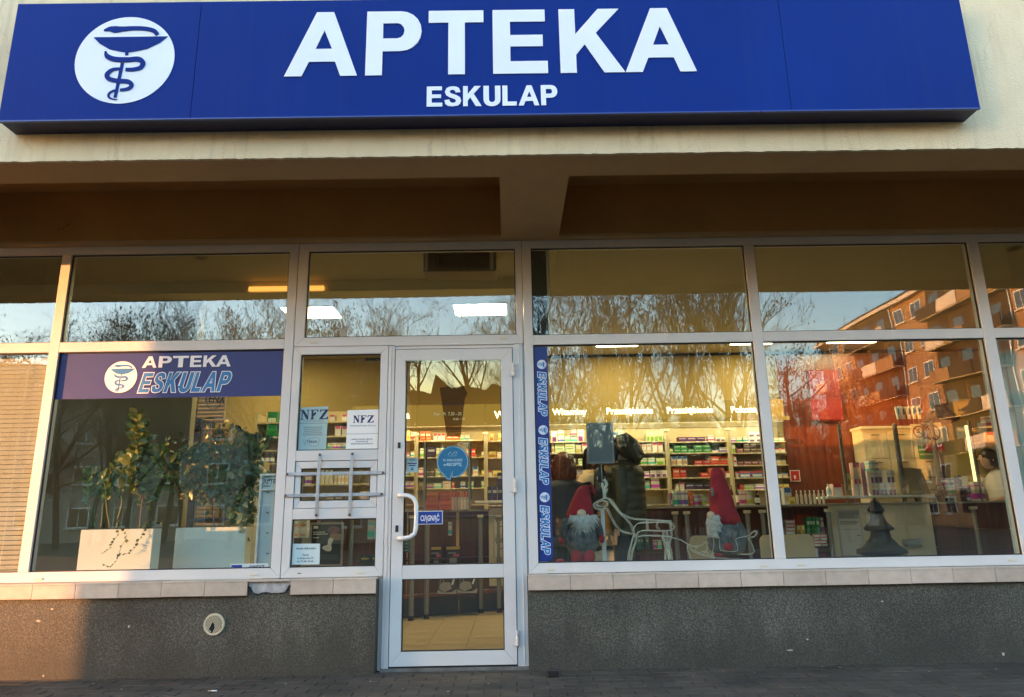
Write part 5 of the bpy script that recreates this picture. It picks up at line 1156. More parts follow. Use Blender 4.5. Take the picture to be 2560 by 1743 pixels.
for k in range(3):
    a_ = 500+k*55; bottle(zh(a_,262), zh(a_+50,432), YL+.05, 'white lotion bottle behind the barred serving hatch', 'white lotion bottles', m_milk, m_white, m_milk, z=zl_[4])
a, c_ = at(*zh(300,300), YL), at(*zh(380,432), YL); goods(a.x, c_.x, zl_[4], a.z-c_.z, 1, 'white', 'white carton left of the lotion bottles behind the hatch', 'cartons behind the hatch', y=YL+.03)
a, c_ = at(*zh(665,280), YL), at(*zh(835,432), YL); goods(a.x, c_.x, zl_[4], a.z-c_.z, 4, 'bluew', 'white and teal carton right of the lotion bottles behind the hatch', 'teal cartons behind the hatch', y=YL+.03)
a, c_ = at(*zh(560,600), YL-.3), at(*zh(780,650), YL-.3); goods(a.x, c_.x, c_.z-.05, .12, 2, 'dark', 'dark carton low behind the hatch bars', 'dark cartons behind the hatch', y=YL-.3)
a, c_ = at(*zh(985,470), 2.6), at(*zh(1100,650), 2.6); goods(a.x, c_.x, CT, a.z-c_.z+.05, 3, 'violetw', 'white carton with dark figures at the right of the hatch', 'figure cartons at the hatch', y=2.6)
# poster board on counter front behind lower side window
YP = 2.05
a, c_ = at(*zh(400,950), YP), at(*zh(742,1435), YP)
t = thing('poster_board', 'dark advertising poster with a white insole shape behind the duty notice', 'poster', ((a.x+c_.x)/2,YP,c_.z-.5))
bx('board', M('poster_grey', (.33,.30,.25), .5, var=.05), t, a.x-.10, c_.x+.02, YP, YP+.02, c_.z-.5, a.z+.02, .004); bx('print', m_card, t, a.x, c_.x, YP-.004, YP-.001, c_.z, a.z)
w, h = c_.x-a.x, a.z-c_.z
MB().prism(smooth_pts([(a.x+w*u, c_.z+h*v) for u, v in ((.60,.66),(.70,.66),(.74,.60),(.68,.50),(.70,.40),(.66,.33),(.52,.33),(.38,.40),(.42,.46),(.55,.49),(.56,.58),(.60,.66))], 4)[:-1], YP-.0062, YP-.0045).build('insole', m_white, t)
MB().ball((a.x+w*.75,YP-.005,c_.z+h*.85), (w*.22,.003,h*.11), 12, 6).build('picture', M('print_rose', (.22,.10,.12), .6, var=.5, vs=20), t)
bx('corner', M('print_skin', (.40,.24,.16), .6, var=.3, vs=10), t, a.x+w*.62, c_.x-.002, YP-.006, YP-.0045, c_.z+h*.6, c_.z+h*.76); bx('badge', m_white, t, a.x+w*.05, a.x+w*.2, YP-.006, YP-.0045, c_.z+h*.9, c_.z+h*.97)
for k, (v, ww_) in enumerate(((.80,.4),(.75,.5),(.66,.2))): bx('print_line', m_white, t, a.x+w*.05, a.x+w*(.05+ww_), YP-.006, YP-.0045, c_.z+h*v, c_.z+h*(v+.02))
for k in range(3): bx('print_line', MATS['print_grey'], t, a.x+w*.3, a.x+w*.92, YP-.006, YP-.0045, c_.z+h*(.22-.045*k), c_.z+h*(.235-.045*k))
a, c_ = at(*zh(985,1300), 2.1), at(*zh(1120,1455), 2.1)
goods(a.x, c_.x+.12, c_.z-.02, a.z-c_.z, 2, 'black', 'boxed device with a dark mouse shape low in the side window', 'boxed devices low in the side window', y=2.1, name='product_box')
a, c_ = at(*zh(1080,885), 2.12), at(*zh(1165,1130), 2.12); goods(a.x, c_.x, c_.z, a.z-c_.z, 1, 'grey', 'tall grey blister card at the right edge of the lower side window', 'blister cards', y=2.12)
a, c_ = at(*zh(155,895), 1.9), at(*zh(330,1110), 1.9); goods(a.x, c_.x, c_.z, a.z-c_.z, 2, 'orangew', 'white carton with an orange corner above the duty notice', 'cartons above the duty notice', y=1.9)
# left display column with TENA header and bags
zt6 = zm(400,980,6.328); YT = 1.05
q = [at(*zt6(*p), YT) for p in ((600,60),(1045,60),(1000,525),(575,405))]
t = thing('display_stand', 'tall cardboard display stand with a slanted TENA header behind the second planter', 'display stand', ((q[2].x+q[3].x)/2,YT,FZ))
MB().quadbox([(v.x,v.z) for v in (q[3],q[2],(at(*zt6(1050,-80),YT)),(at(*zt6(650,-80),YT)))], YT, YT+.03).build('header', M('cardboard_cream', (.55,.48,.36), .7, var=.05), t)
p = at(*zt6(850,165), YT); text('TENA', 'lettering', p.x, p.z, YT-.002, .062, m_ink, t, bold=.01, rot=R(8), sx=.9)
obj_from(outline_mesh('oval', [ribbon([(.062*math.cos(R(a)), .062*math.sin(R(a))) for a in range(170, 371, 12)], .006)], .001, on_plane(p.x, p.z+.0, YT-.003, .001)), 'oval', MATS['print_grey'], t)
bx('column', M('cardboard_tan', (.36,.30,.20), .7, var=.1), t, at(490,1150,YT).x, at(560,1150,YT).x, YT+.05, YT+.35, FZ, q[2].z-.02); bx('side', M('cardboard_navy', (.015,.02,.05), .6, var=.05), t, at(474,1150,YT).x, at(489,1150,YT).x, YT+.04, YT+.36, FZ, at(480,1020,YT).z)
for k in range(4): bx('display_shelf', M('shelf_blue', (.03,.05,.16), .5, var=.1), t, at(500,1150,YT).x, at(590,1150,YT).x, YT-.12, YT+.049, .45+k*.3, .47+k*.3)
m_bag = [M('bag_teal', (.05,.12,.11), .3, var=.5, vs=8, coat=.4), M('bag_cream', (.45,.40,.30), .3, var=.4, vs=9, coat=.4), M('bag_peach', (.62,.42,.26), .35, var=.25, vs=7, coat=.3)]
def bag(x0,x1,y,z0,z1,m,label):
    b_ = MB(); n = 8; rings = []
    for i in range(7):
        f = i/6; wv = .5*(x1-x0)*(1-.25*abs(f-.45)); rings.append(((x0+x1)/2+random.uniform(-.006,.006), y+.06, z0+(z1-z0)*f, wv, .06*(1-f*.75)+.004))
    b_.loft(rings, 14); o = b_.build('product_bag', m, None, loc=((x0+x1)/2,y,z0), smooth=True)
    for v in o.data.vertices: v.co += Vector((random.uniform(-.007,.007), random.uniform(-.01,.01), random.uniform(-.008,.008)))
    tag(o, label, 'bag')
for (a_, c_, m_, lb) in (((1000,560),(1100,950),m_bag[2],'peach plastic product bag catching the low sun behind the second planter'), ((1090,570),(1310,960),m_bag[1],'cream and teal product bag right of the sunlit peach one'), ((1310,650),(1575,1080),m_bag[0],'teal product bag rightmost above the white sign case')):
    pa, pc = at(*zt6(*a_), 1.25), at(*zt6(*c_), 1.25); bag(pa.x, pc.x, 1.25, pc.z, pa.z, m_, lb)
q = at(*zt6(1300,1085), 1.25); tag(MB().box(at(560,1180,1.3).x, at(655,1180,1.3).x, 1.2, 1.5, FZ, q.z-.002).build('low_cabinet', m_beige, None, .004, loc=(q.x,1.3,FZ)), 'low cream cabinet under the product bags', 'cabinet')
# white sign case with hooks
x0, x1 = at(643,1300,.12).x, at(690,1300,.12).x; z0, z1 = at(640,1409,.12).z-.03, at(660,1184.6,.12).z
t = thing('sign_case', 'narrow white display case with key hooks at the right edge of the planter window', 'display case', ((x0+x1)/2,.12,z0))
bx('back', M('case_pale', (.52,.58,.62), .5, var=.03), t, x0, x1, .14, .16, z0, z1)
m_case = M('case_white', (.66,.69,.70), .4, var=.02)
for a_, b_, c_, d_ in ((x0,x0+.016,z0,z1),(x1-.016,x1,z0,z1),(x0+.0165,x1-.0165,z1-.016,z1),(x0+.0165,x1-.0165,z1-.125,z1-.115)): bx('frame', m_case, t, a_, b_, .115, .1395, c_, d_, .002)
text('APTEC', 'lettering', x0+.022, z1-.072, .139, .033, m_ink, t, bold=.025, align='LEFT', sx=.9)
bx('rule', m_ink, t, x0+.022, x0+.07, .1365, .1395, z1-.095, z1-.09)
for py in (1231,1282,1333,1384):
    p = at(667,py,.12); MB().tube([(p.x-.012,.139,p.z+.002),(p.x,.118,p.z+.003),(p.x+.012,.112,p.z-.003),(p.x+.016,.112,p.z+.004)], .0028, 6).build('hook', m_bolt, t)
# ------------------------------------------------------------------ window display
bx('display_ledge', m_beige, bpy.data.objects['pharmacy_building'], .17, 3.72, .10, .62, .55, .575)
bx('display_ledge', m_beige, bpy.data.objects['pharmacy_building'], -3.9, -1.66, .10, .62, .55, .575)
zpl = zm(180,1000,3.596)
def mat_weave():
    m, nt, b = new_mat('white_weave'); L = nt.links; tc = nt.nodes.new('ShaderNodeTexCoord')
    w = nt.nodes.new('ShaderNodeTexWave'); w.wave_type = 'BANDS'; w.bands_direction = 'Z'; w.inputs['Scale'].default_value = 48; w.inputs['Distortion'].default_value = .4; w.inputs['Detail'].default_value = 1
    w2 = nt.nodes.new('ShaderNodeTexWave'); w2.bands_direction = 'DIAGONAL'; w2.inputs['Scale'].default_value = 30
    L.new(tc.outputs['Object'], w.inputs['Vector']); L.new(tc.outputs['Object'], w2.inputs['Vector'])
    mu = nt.nodes.new('ShaderNodeMath'); mu.operation = 'MULTIPLY'; L.new(w.outputs['Fac'], mu.inputs[0]); L.new(w2.outputs['Fac'], mu.inputs[1])
    bp = nt.nodes.new('ShaderNodeBump'); bp.inputs['Strength'].default_value = .3; bp.inputs['Distance'].default_value = .004; L.new(mu.outputs[0], bp.inputs['Height']); L.new(bp.outputs[0], b.inputs['Normal'])
    r = ramp(nt, (.66,.66,.60,1), (.76,.76,.70,1), .0, .5); L.new(mu.outputs[0], r.inputs[0]); L.new(r.outputs[0], b.inputs['Base Color']); b.inputs['Roughness'].default_value = .5
    return m
m_weave = mat_weave(); m_soil = M('potting_soil', (.02,.014,.010), .95, var=.5, vs=40, bump=1, bs=60)
def planter(x0, x1, y0, y1, z0, z1, label):
    t = thing('planter', label, 'planter', ((x0+x1)/2,y0,z0), 'white woven planters in the window')
    b_ = MB(); w = .018
    b_.box(x0,x1,y0,y0+w,z0,z1); b_.box(x0,x1,y1-w,y1,z0,z1); b_.box(x0,x0+w,y0+w,y1-w,z0,z1); b_.box(x1-w,x1,y0+w,y1-w,z0,z1); b_.box(x0+w,x1-w,y0+w,y1-w,z0,z0+.02)
    b_.build('tub', m_weave, t, .003); bx('soil', m_soil, t, x0+w+.001, x1-w-.001, y0+w+.001, y1-w-.001, z1-.06, z1-.012); return t
P1Y, P2Y = .10, .46
a, c_ = at(*zpl(83,1168), P1Y), at(*zpl(735,1155), P1Y)
planter(a.x, c_.x, P1Y, P1Y+.13, .576, a.z, 'white woven planter with three plants, lit by low sun, left of the other')
a, c_ = at(440,1320,P2Y), at(616,1317,P2Y)
planter(a.x, c_.x, P2Y, P2Y+.14, .576, a.z, 'white woven planter in shade holding the dark leafy fig, right of the sunlit one')
# leaves
def leaf_mesh(name, L_, w, m, cup=.12, fold=.18):
    b_ = MB(); n = 5; V = []; F = []
    for i in range(n+1):
        f = i/n; hw = w/2*math.sin(math.pi*min(f*.92+.06,1))**.8; z = -cup*L_*f*f
        V += [(-hw, f*L_, z+fold*hw), (0, f*L_, z), (hw, f*L_, z+fold*hw)]
    for i in range(n):
        for j in range(2): F.append((i*3+j, i*3+j+1, i*3+j+4, i*3+j+3))
    me = b_.add(V, F).mesh(name, m); me.polygons.foreach_set('use_smooth', [True]*len(me.polygons)); return me
def mat_leaf(name, a, b_, tr=.25):
    m, nt, b = new_mat(name); oi = nt.nodes.new('ShaderNodeObjectInfo'); r = ramp(nt, c4(a), c4(b_), .1, .9); nt.links.new(oi.outputs['Random'], r.inputs[0]); nt.links.new(r.outputs[0], b.inputs['Base Color'])
    b.inputs['Roughness'].default_value = .32; b.inputs['Specular IOR Level'].default_value = .5
    tb = nt.nodes.new('ShaderNodeBsdfTranslucent'); nt.links.new(r.outputs[0], tb.inputs[0]); mx = nt.nodes.new('ShaderNodeMixShader'); mx.inputs[0].default_value = tr
    nt.links.new(b.outputs[0], mx.inputs[1]); nt.links.new(tb.outputs[0], mx.inputs[2]); nt.links.new(mx.outputs[0], nt.nodes['Material Output'].inputs[0]); return m
m_lf1 = mat_leaf('rubber_leaf', (.08,.115,.028), (.25,.26,.07)); m_lf2 = mat_leaf('zz_leaf', (.06,.11,.03), (.15,.20,.05)); m_lf3 = mat_leaf('fig_leaf', (.035,.075,.042), (.085,.15,.075)); m_lf4 = mat_leaf('ivy_leaf', (.04,.07,.025), (.12,.15,.06))
m_stem = M('woody_stem', (.16,.085,.045), .8, var=.3, vs=30); m_gst = M('green_stem', (.14,.13,.05), .6, var=.2)
def put_leaf(parent, me, loc, dirv, sc=1.0, roll=0.0, name='leaf'):
    o = bpy.data.objects.new(name, me); COL.objects.link(o); o.parent = parent
    d = Vector(dirv).normalized(); up = Vector((rnd.uniform(-.7,.7),-1,rnd.uniform(-.2,.9)))
    if d.cross(up).length < .1: up = Vector((1,0,.3))
    x = d.cross(up).normalized(); z = x.cross(d).normalized()
    rot = Matrix((x, d, z)).transposed().to_euler(); o.rotation_euler = rot; o.rotation_euler.rotate_axis('Y', roll)
    o.location = Vector(loc)-ORG[parent.name]; o.scale = (sc,)*3; return o
rnd = random.Random(21)
# rubber plant in the sunlit planter
YPL = .175
def pp(x, y, dy=0): return at(*zpl(x,y), YPL+dy)
base = pp(612,1150); t = thing('rubber_plant', 'tall rubber plant with yellow green top leaves in the sunlit planter', 'plant', tuple(base))
lf = leaf_mesh('leaf', .082, .048, m_lf1)
stems = [[(612,1150,0),(625,950,.0),(640,860,.01),(590,700,.0),(588,480,0),(582,300,0),(590,110,0)], [(640,870,.01),(700,760,.03),(760,600,.04),(790,420,.05)], [(640,870,0),(560,800,-.03),(520,680,-.05),(530,520,-.05)], [(625,960,.0),(700,880,.05),(790,780,.05),(850,700,.05)], [(612,900,0),(660,720,.06),(690,520,.07),(670,330,.06)]]
for si, s_ in enumerate(stems):
    P = [pp(x,y,d) for x,y,d in s_]; P = [Vector(p) for p in smooth_pts([tuple(p) for p in P], 4)]
    MB().tube(P, [.012 if si == 0 else .006]+[.006]*(len(P)//2)+[.0035]*(len(P)-1-len(P)//2), 6).build('stem', m_stem, t, smooth=True)
    n = (60 if si == 0 else 38)
    for k in range(n):
        f = .42+.58*k/n if si == 0 else .15+.85*k/n
        i = min(int(f*(len(P)-1)), len(P)-2); p = P[i].lerp(P[i+1], f*(len(P)-1)-i); ang = k*2.4+si
        el_ = .25+.9*max(0,f-.55) if si == 0 else .2+.5*f
        put_leaf(t, lf, p, (math.cos(ang), math.sin(ang)*.9, el_+rnd.uniform(-.35,.35)), rnd.uniform(.75,1.2), rnd.uniform(-.5,.5))
# zz plant
base = pp(230,1150); t = thing('zz_plant', 'dark zz plant with stout stalks at the left of the sunlit planter', 'plant', tuple(base)); lf = leaf_mesh('leaf', .056, .030, m_lf2, .05)
for s_ in ([(180,1150,0),(140,960,-.02),(150,800,-.03),(130,640,-.03)], [(205,1150,.0),(205,900,0),(215,760,.02),(180,620,.02)], [(265,1150,0),(285,920,0),(330,720,0),(430,500,0)], [(290,1150,.02),(300,900,.03),(290,760,.03),(190,630,.04)], [(345,1150,0),(310,930,-.02),(310,830,-.02),(270,660,-.03)], [(350,1150,.04),(400,860,.05),(420,700,.05),(470,560,.05)], [(410,1080,0),(450,920,0),(420,760,.0),(440,640,0)]):
    P = [Vector(p) for p in smooth_pts([tuple(pp(*q)) for q in s_], 5)]
    MB().tube(P, [.0085]*5+[.006]*(len(P)-9)+[.003]*4, 6).build('stalk', m_gst, t, smooth=True)
    for k in range(20):
        f = .38+.62*k/20; i = min(int(f*(len(P)-1)), len(P)-2); p = P[i].lerp(P[i+1], f*(len(P)-1)-i); tv = (P[i+1]-P[i]).normalized(); sd_ = 1 if k % 2 else -1
        put_leaf(t, lf, p, Vector((sd_*.8, rnd.uniform(-.5,.3), .15))+tv*.7, rnd.uniform(.85,1.15), rnd.uniform(-.4,.4))
def fill(parent, P, n, m, f0, spread, L0, L1, wk):
    b_ = MB()
    for k in range(n):
        f = rnd.uniform(f0,1); i = min(int(f*(len(P)-1)), len(P)-2); p = P[i].lerp(P[i+1], f*(len(P)-1)-i)+Vector((rnd.gauss(0,spread),rnd.gauss(.02,spread),rnd.gauss(0,spread)))
        d = Vector((rnd.uniform(-1,1), rnd.uniform(-.7,.3), rnd.uniform(-.5,.9))).normalized(); sdv = d.cross(Vector((rnd.uniform(-.6,.6),-1,rnd.uniform(-.2,.8)))).normalized(); L_ = rnd.uniform(L0,L1); w = L_*wk; m1 = p+d*L_*.5; nn = d.cross(sdv)*w*.2
        b_.add([tuple(p), tuple(p+d*L_*.25+sdv*w*.8), tuple(m1+sdv*w+nn), tuple(p+d*L_*.8+sdv*w*.7), tuple(p+d*L_), tuple(p+d*L_*.8-sdv*w*.7), tuple(m1-sdv*w+nn), tuple(p+d*L_*.25-sdv*w*.8)], [(0,7,6,5,4,3,2,1)])
    tag(b_.build('foliage', m, parent), kind='stuff')
rp = bpy.data.objects['rubber_plant']
for s_, n in zip(stems, (70,55,45,55,60)): fill(rp, [Vector(q) for q in smooth_pts([tuple(pp(x,y,d+.03)) for x,y,d in s_], 4)], n, m_lf1, .38 if n == 70 else .15, .028, .05, .085, .29)
# trailing ivy
base = pp(470,1150); t = thing('ivy_plant', 'small leaved ivy trailing over the front of the sunlit planter', 'plant', tuple(base)); lf = leaf_mesh('leaf', .024, .024, m_lf4, .2)
for s_ in ([(400,1100,-.13),(420,1190,-.155),(380,1260,-.16),(330,1340,-.165),(255,1385,-.165)], [(470,1170,-.14),(490,1230,-.16),(440,1330,-.165),(420,1400,-.165),(380,1470,-.165),(335,1500,-.165),(270,1468,-.165)], [(660,1110,-.12),(640,1190,-.155),(600,1260,-.16),(540,1350,-.165),(480,1385,-.165),(420,1380,-.165)], [(400,1060,-.1),(430,1110,-.12),(400,1160,-.15)], [(700,1100,-.05),(750,1110,-.05),(800,1105,-.05)], [(640,1130,-.1),(700,1095,-.1),(760,1120,-.08)]):
    P = [Vector(p) for p in smooth_pts([tuple(pp(*q)) for q in s_], 5)]
    MB().tube(P, .0014, 4).build('vine', m_gst, t)
    for k in range(13):
        f = k/13; i = min(int(f*(len(P)-1)), len(P)-2); p = P[i].lerp(P[i+1], f*(len(P)-1)-i)
        put_leaf(t, lf, p, (rnd.uniform(-1,1), rnd.uniform(-1,-.1), rnd.uniform(-.8,.3)), rnd.uniform(.55,1.15)*(1.15-.5*f), rnd.uniform(-.6,.6))
# weeping fig in the second planter
zfg = zm(400,980,6.328); YF = .54
def pf(x, y, d=0): return at(*zfg(x,y), YF+d)
base = at(530,1318,YF); t = thing('weeping_fig', 'dense dark weeping fig filling the right half of the planter window', 'plant', tuple(base)); lf = leaf_mesh('leaf', .074, .042, m_lf3, .25)
cl = []
for s_ in ([(850,2130,0),(830,1800,0),(800,1500,0),(700,1250,-.05),(600,1000,-.06),(640,860,-.05)], [(940,2130,.02),(960,1700,.02),(960,1300,0),(900,1000,0),(880,600,0)], [(960,1500,0),(1100,1200,.02),(1200,950,.04),(1240,720,.04)], [(960,1500,0),(1150,1400,-.05),(1330,1300,-.05),(1420,1420,-.05)], [(830,1800,0),(650,1500,.05),(480,1400,.05),(350,1480,.05)], [(800,1500,0),(560,1250,0),(380,1080,0),(330,880,0)], [(960,1300,0),(1250,1150,.05),(1420,1000,.05),(1480,720,.05)], [(960,1700,0),(1150,1650,-.08),(1270,1800,-.08),(1300,2020,-.08)]):
    P = [Vector(p) for p in smooth_pts([tuple(pf(*q)) for q in s_], 4)]
    MB().tube(P, [.010]*3+[.006]*(len(P)-7)+[.003]*4, 6).build('branch', m_stem, t, smooth=True); cl.append(P)
cnt = 0
for bi, P in enumerate(cl):
    n = [40,46,34,32,32,30,34,36][bi]
    for k in range(n):
        f = (.34+.66*k/n) if bi < 2 else (.2+.8*k/n); i = min(int(f*(len(P)-1)), len(P)-2); p = P[i].lerp(P[i+1], f*(len(P)-1)-i)+Vector((rnd.gauss(0,.055),rnd.gauss(0,.05),rnd.gauss(0,.05)))
        put_leaf(t, lf, p, (rnd.uniform(-1,1), rnd.uniform(-1,.4), rnd.uniform(-1.3,.35)), rnd.uniform(.7,1.2), rnd.uniform(-.6,.6)); cnt += 1
extra = MB()
for P in cl:
    for k in range(85):
        f = rnd.uniform(.25,1); i = min(int(f*(len(P)-1)), len(P)-2); p = P[i].lerp(P[i+1], f*(len(P)-1)-i)+Vector((rnd.gauss(0,.06),rnd.gauss(.03,.06),rnd.gauss(0,.06)))
        d = Vector((rnd.uniform(-1,1), rnd.uniform(-.6,.4), rnd.uniform(-1.3,.3))).normalized(); sdv = d.cross(Vector((rnd.uniform(-.6,.6),-1,rnd.uniform(-.2,.8)))).normalized(); L_ = rnd.uniform(.045,.085); w = L_*.28
        m1 = p+d*L_*.45; nn = d.cross(sdv)*w*.25
        extra.add([tuple(p), tuple(m1+sdv*w+nn), tuple(p+d*L_), tuple(m1-sdv*w+nn), tuple(m1)], [(0,4,1),(4,2,1),(0,3,4),(4,3,2)])
tag(extra.build('foliage', m_lf3, t, smooth=True), kind='stuff')
# ------------------------------------------------------------------ gnomes
m_felt = M('grey_felt', (.085,.09,.10), .95, var=.35, vs=25, bump=.6, bs=120, tint=(.11,.115,.12)); m_redf = M('red_velvet', (.27,.008,.018), .8, var=.3, vs=12, bump=.4, bs=90); m_beard = M('white_fur', (.62,.60,.56), .95, var=.15, vs=40, bump=1, bs=150); m_nose = M('nose_skin', (.62,.42,.30), .6, var=.05)
YG1 = .30
def g1(x, y): return at(*zr2(x,y), YG1)
def gnome(label, prof, hat, beard, nose, arms, boots, yy):
    """prof/hat: list of (cx,z_px,halfwidth) in close-up pixels"""
    P = lambda x, y: at(*zr2(x,y), yy)
    u = (at(*zr2(100,0),yy).x-at(*zr2(0,0),yy).x)/100
    b0 = P(prof[0][0], prof[0][1]); t = thing('gnome_doll', label, 'gnome doll', tuple(b0), 'felt gnomes in the window display')
    b_ = MB(); b_.loft([(P(c_,z).x, yy+.02, P(c_,z).z, w*u, w*u*.8) for c_,z,w in prof], 18); b_.build('body', m_felt, t, smooth=True)
    b_ = MB(); b_.loft([(P(c_,z).x, yy+.015+dy, P(c_,z).z, w*u, w*u*.85) for c_,z,w,dy in hat], 18); h = b_.build('hat', m_redf, t, smooth=True)
    for v in h.data.vertices: v.co += Vector((rnd.uniform(-.003,.003),rnd.uniform(-.004,.004),rnd.uniform(-.002,.002)))
    bd = MB(); bl = [(P(c_,z).x, yy-.05*k_, P(c_,z).z, w*u, .035*k_+.01) for c_,z,w,k_ in beard]; bd.loft(bl, 14)
    fur = MB()
    for k in range(260):
        i = rnd.randrange(len(bl)-1); a_ = bl[i]; x_ = a_[0]+a_[3]*rnd.uniform(-1,1); p = Vector((x_, a_[1]-a_[4]*math.sqrt(max(0,1-((x_-a_[0])/max(a_[3],1e-4))**2))+.004, a_[2]+rnd.uniform(-.01,.01)))
        q = p+Vector(((x_-bl[0][0])*.25+rnd.uniform(-.012,.012), rnd.uniform(-.018,.0), -rnd.uniform(.02,.05))); fur.tube([p, p.lerp(q,.5)+Vector((0,-.006,0)), q], [.0028,.0022,.0006], 3, cap=False)
    bo = bd.build('beard', m_beard, t, smooth=True); tag(fur.build('beard_fur', m_beard, bo), kind='stuff')
    n = P(nose[0], nose[1]); MB().ball((n.x, yy-.085, n.z), nose[2]*u, 14, 10).build('nose', m_nose, t, smooth=True)
    for ar, mit in arms:
        MB().tube([ (P(x,z).x, yy-.01-dy, P(x,z).z) for x,z,dy in ar], [.036,.036,.032,.028][:len(ar)], 10).build('arm', m_felt, t, smooth=True)
        m_ = P(mit[0],mit[1]); MB().ball((m_.x, yy-.02-ar[-1][2], m_.z), (mit[2]*u, .03, mit[3]*u), 10, 8).build('mitten', m_redf, t, smooth=True)
    for x,z,w,hh in boots:
        p = P(x,z); MB().ball((p.x, yy-.03, p.z), (w*u, .05, hh*u), 12, 8).build('boot', m_redf, t, smooth=True)
    return t
gnome('grey felt gnome with a curled red hat standing beside the blue window strip',
      [(535,1335,70),(535,1210,120),(530,1180,150),(525,1080,150),(525,1000,125),(525,920,95)],
      [(520,950,118,0),(522,920,116,0),(525,850,98,0),(530,780,78,0),(545,710,60,0),(565,672,46,0),(595,662,32,0),(620,690,22,-.01),(632,725,14,-.015),(640,752,4,-.02)],
      [(535,925,112,1.2),(535,960,108,1.4),(535,1000,88,1.4),(535,1030,60,1.3),(535,1062,14,1.1)], (520,912,38),
      [([(410,960,0),(385,1040,.02),(365,1120,.02)],(352,1140,24,34)), ([(640,960,0),(665,1030,.02),(685,1095,.02)],(698,1118,24,42))],
      [(490,1285,52,78),(585,1285,55,78),(345,1318,38,22)], .30)
gnome('grey felt gnome with a tall upright red hat sitting in the wire sleigh',
      [(1800,1260,95),(1790,1215,150),(1785,1130,165),(1780,1040,155),(1770,960,120),(1755,900,90)],
      [(1765,1000,132,0),(1765,950,126,0),(1750,880,110,0),(1735,800,98,0),(1722,720,86,0),(1710,640,70,0),(1700,570,56,0),(1693,530,42,0),(1690,512,14,0)],
      [(1640,930,44,1.2),(1640,970,56,1.3),(1640,1020,50,1.3),(1632,1070,36,1.2),(1620,1112,8,1.0)], (1616,925,34),
      [([(1840,960,0),(1830,1050,.06),(1790,1140,.07)],(1765,1190,42,36))], [(1700,1262,40,18)], .36)
x0,x1,z0,z1 = rect(zr2(1640,680), zr2(1678,765), .26); bpy.data.objects['gnome_doll.001']
MB().ball(((x0+x1)/2, .275, (z0+z1)/2), ((x1-x0)/2,.012,(z1-z0)/2), 10, 6).build('patch', M('grey_patch', (.14,.15,.16), .9, var=.2), bpy.data.objects['gnome_doll.001'])
# ------------------------------------------------------------------ wire reindeer and sleigh
m_wire = M('clear_light_hose', (.60,.57,.47), .2, var=.1, coat=.5)
def wires(parent, lines_, name, ys=(.22,.30,.38), r=.0021):
    for ln in lines_:
        for k, yy in enumerate(ys):
            P = smooth_pts([tuple(at(*zr2(x+(7*k), y-(4*k)), yy)) for x, y in ln], 4); P = [Vector(p)+Vector((rnd.uniform(-.002,.002),0,rnd.uniform(-.002,.002))) for p in P]
            MB().tube(P, r, 5).build(name, m_wire, parent, smooth=True)
b0 = at(*zr2(1000,1330), .30)
rd = thing('wire_reindeer', 'white light hose reindeer standing between the two gnomes', 'reindeer figure', tuple(b0))
wires(rd, [[(628,832),(660,805),(720,782),(762,788),(800,830),(850,900),(920,942),(1000,960),(1100,966),(1285,976)], [(628,832),(642,862),(690,877),(735,868),(770,930),(815,1010),(870,1065),(960,1088)], [(690,800),(740,810),(735,850),(690,850),(650,835),(690,800)]], 'neck_hose')
wires(rd, [[(760,790),(830,880),(930,985),(962,1045),(972,1085),(955,1150),(932,1240),(926,1322)], [(975,1085),(990,1140),(960,1230),(948,1322)]], 'front_leg')
wires(rd, [[(962,1060),(990,1010),(1050,990),(1284,993),(1292,1058),(1040,1060),(995,1110)], [(1000,1112),(1080,1102),(1200,1104),(1292,1112)], [(1285,976),(1293,1060),(1300,1112)], [(1085,972),(1090,1060)], [(1180,975),(1170,1020),(1190,1050)]], 'body_hose')
wires(rd, [[(1292,1110),(1278,1180),(1292,1250),(1300,1318)], [(1230,1062),(1226,1130),(1246,1210),(1242,1318)], [(1255,1062),(1262,1180),(1276,1318)], [(1215,1110),(1260,1190),(1282,1318)]], 'hind_leg')
wires(rd, [[(722,785),(718,720),(698,650)], [(716,725),(738,660),(716,617)], [(722,742),(744,702)], [(714,690),(700,672)]], 'antler', r=.005)
sl = thing('wire_sleigh', 'white light hose sleigh behind the reindeer with the second gnome in it', 'sleigh figure', tuple(at(*zr2(1750,1320), .30)))
wires(sl, [[(1442,1172),(1480,1228),(1580,1270),(1700,1290),(1900,1300),(2042,1302)], [(1442,1172),(1436,1200),(1448,1250),(1466,1305)]], 'runner', (.26,.42))
wires(sl, [[(1492,1195),(1560,1180),(1612,1150),(1602,1225),(1570,1256)], [(1640,1284),(1668,1180),(1662,1100),(1690,1090),(1716,1122),(1718,1205),(1742,1226),(1870,1226),(1858,1128),(1958,1102),(2002,1066),(2034,1068),(2012,1108),(1962,1120),(1992,1180),(2002,1250),(1872,1260)], [(1500,1215),(1520,1250),(1590,1240),(1660,1300)]], 'side_hose', (.26,.44))
MB().tube(smooth_pts([tuple(at(*zr2(*q), .30)) for q in ((1300,1115),(1380,1135),(1440,1170),(1530,1205))],4), .004, 5).build('drawbar', m_wire, sl)
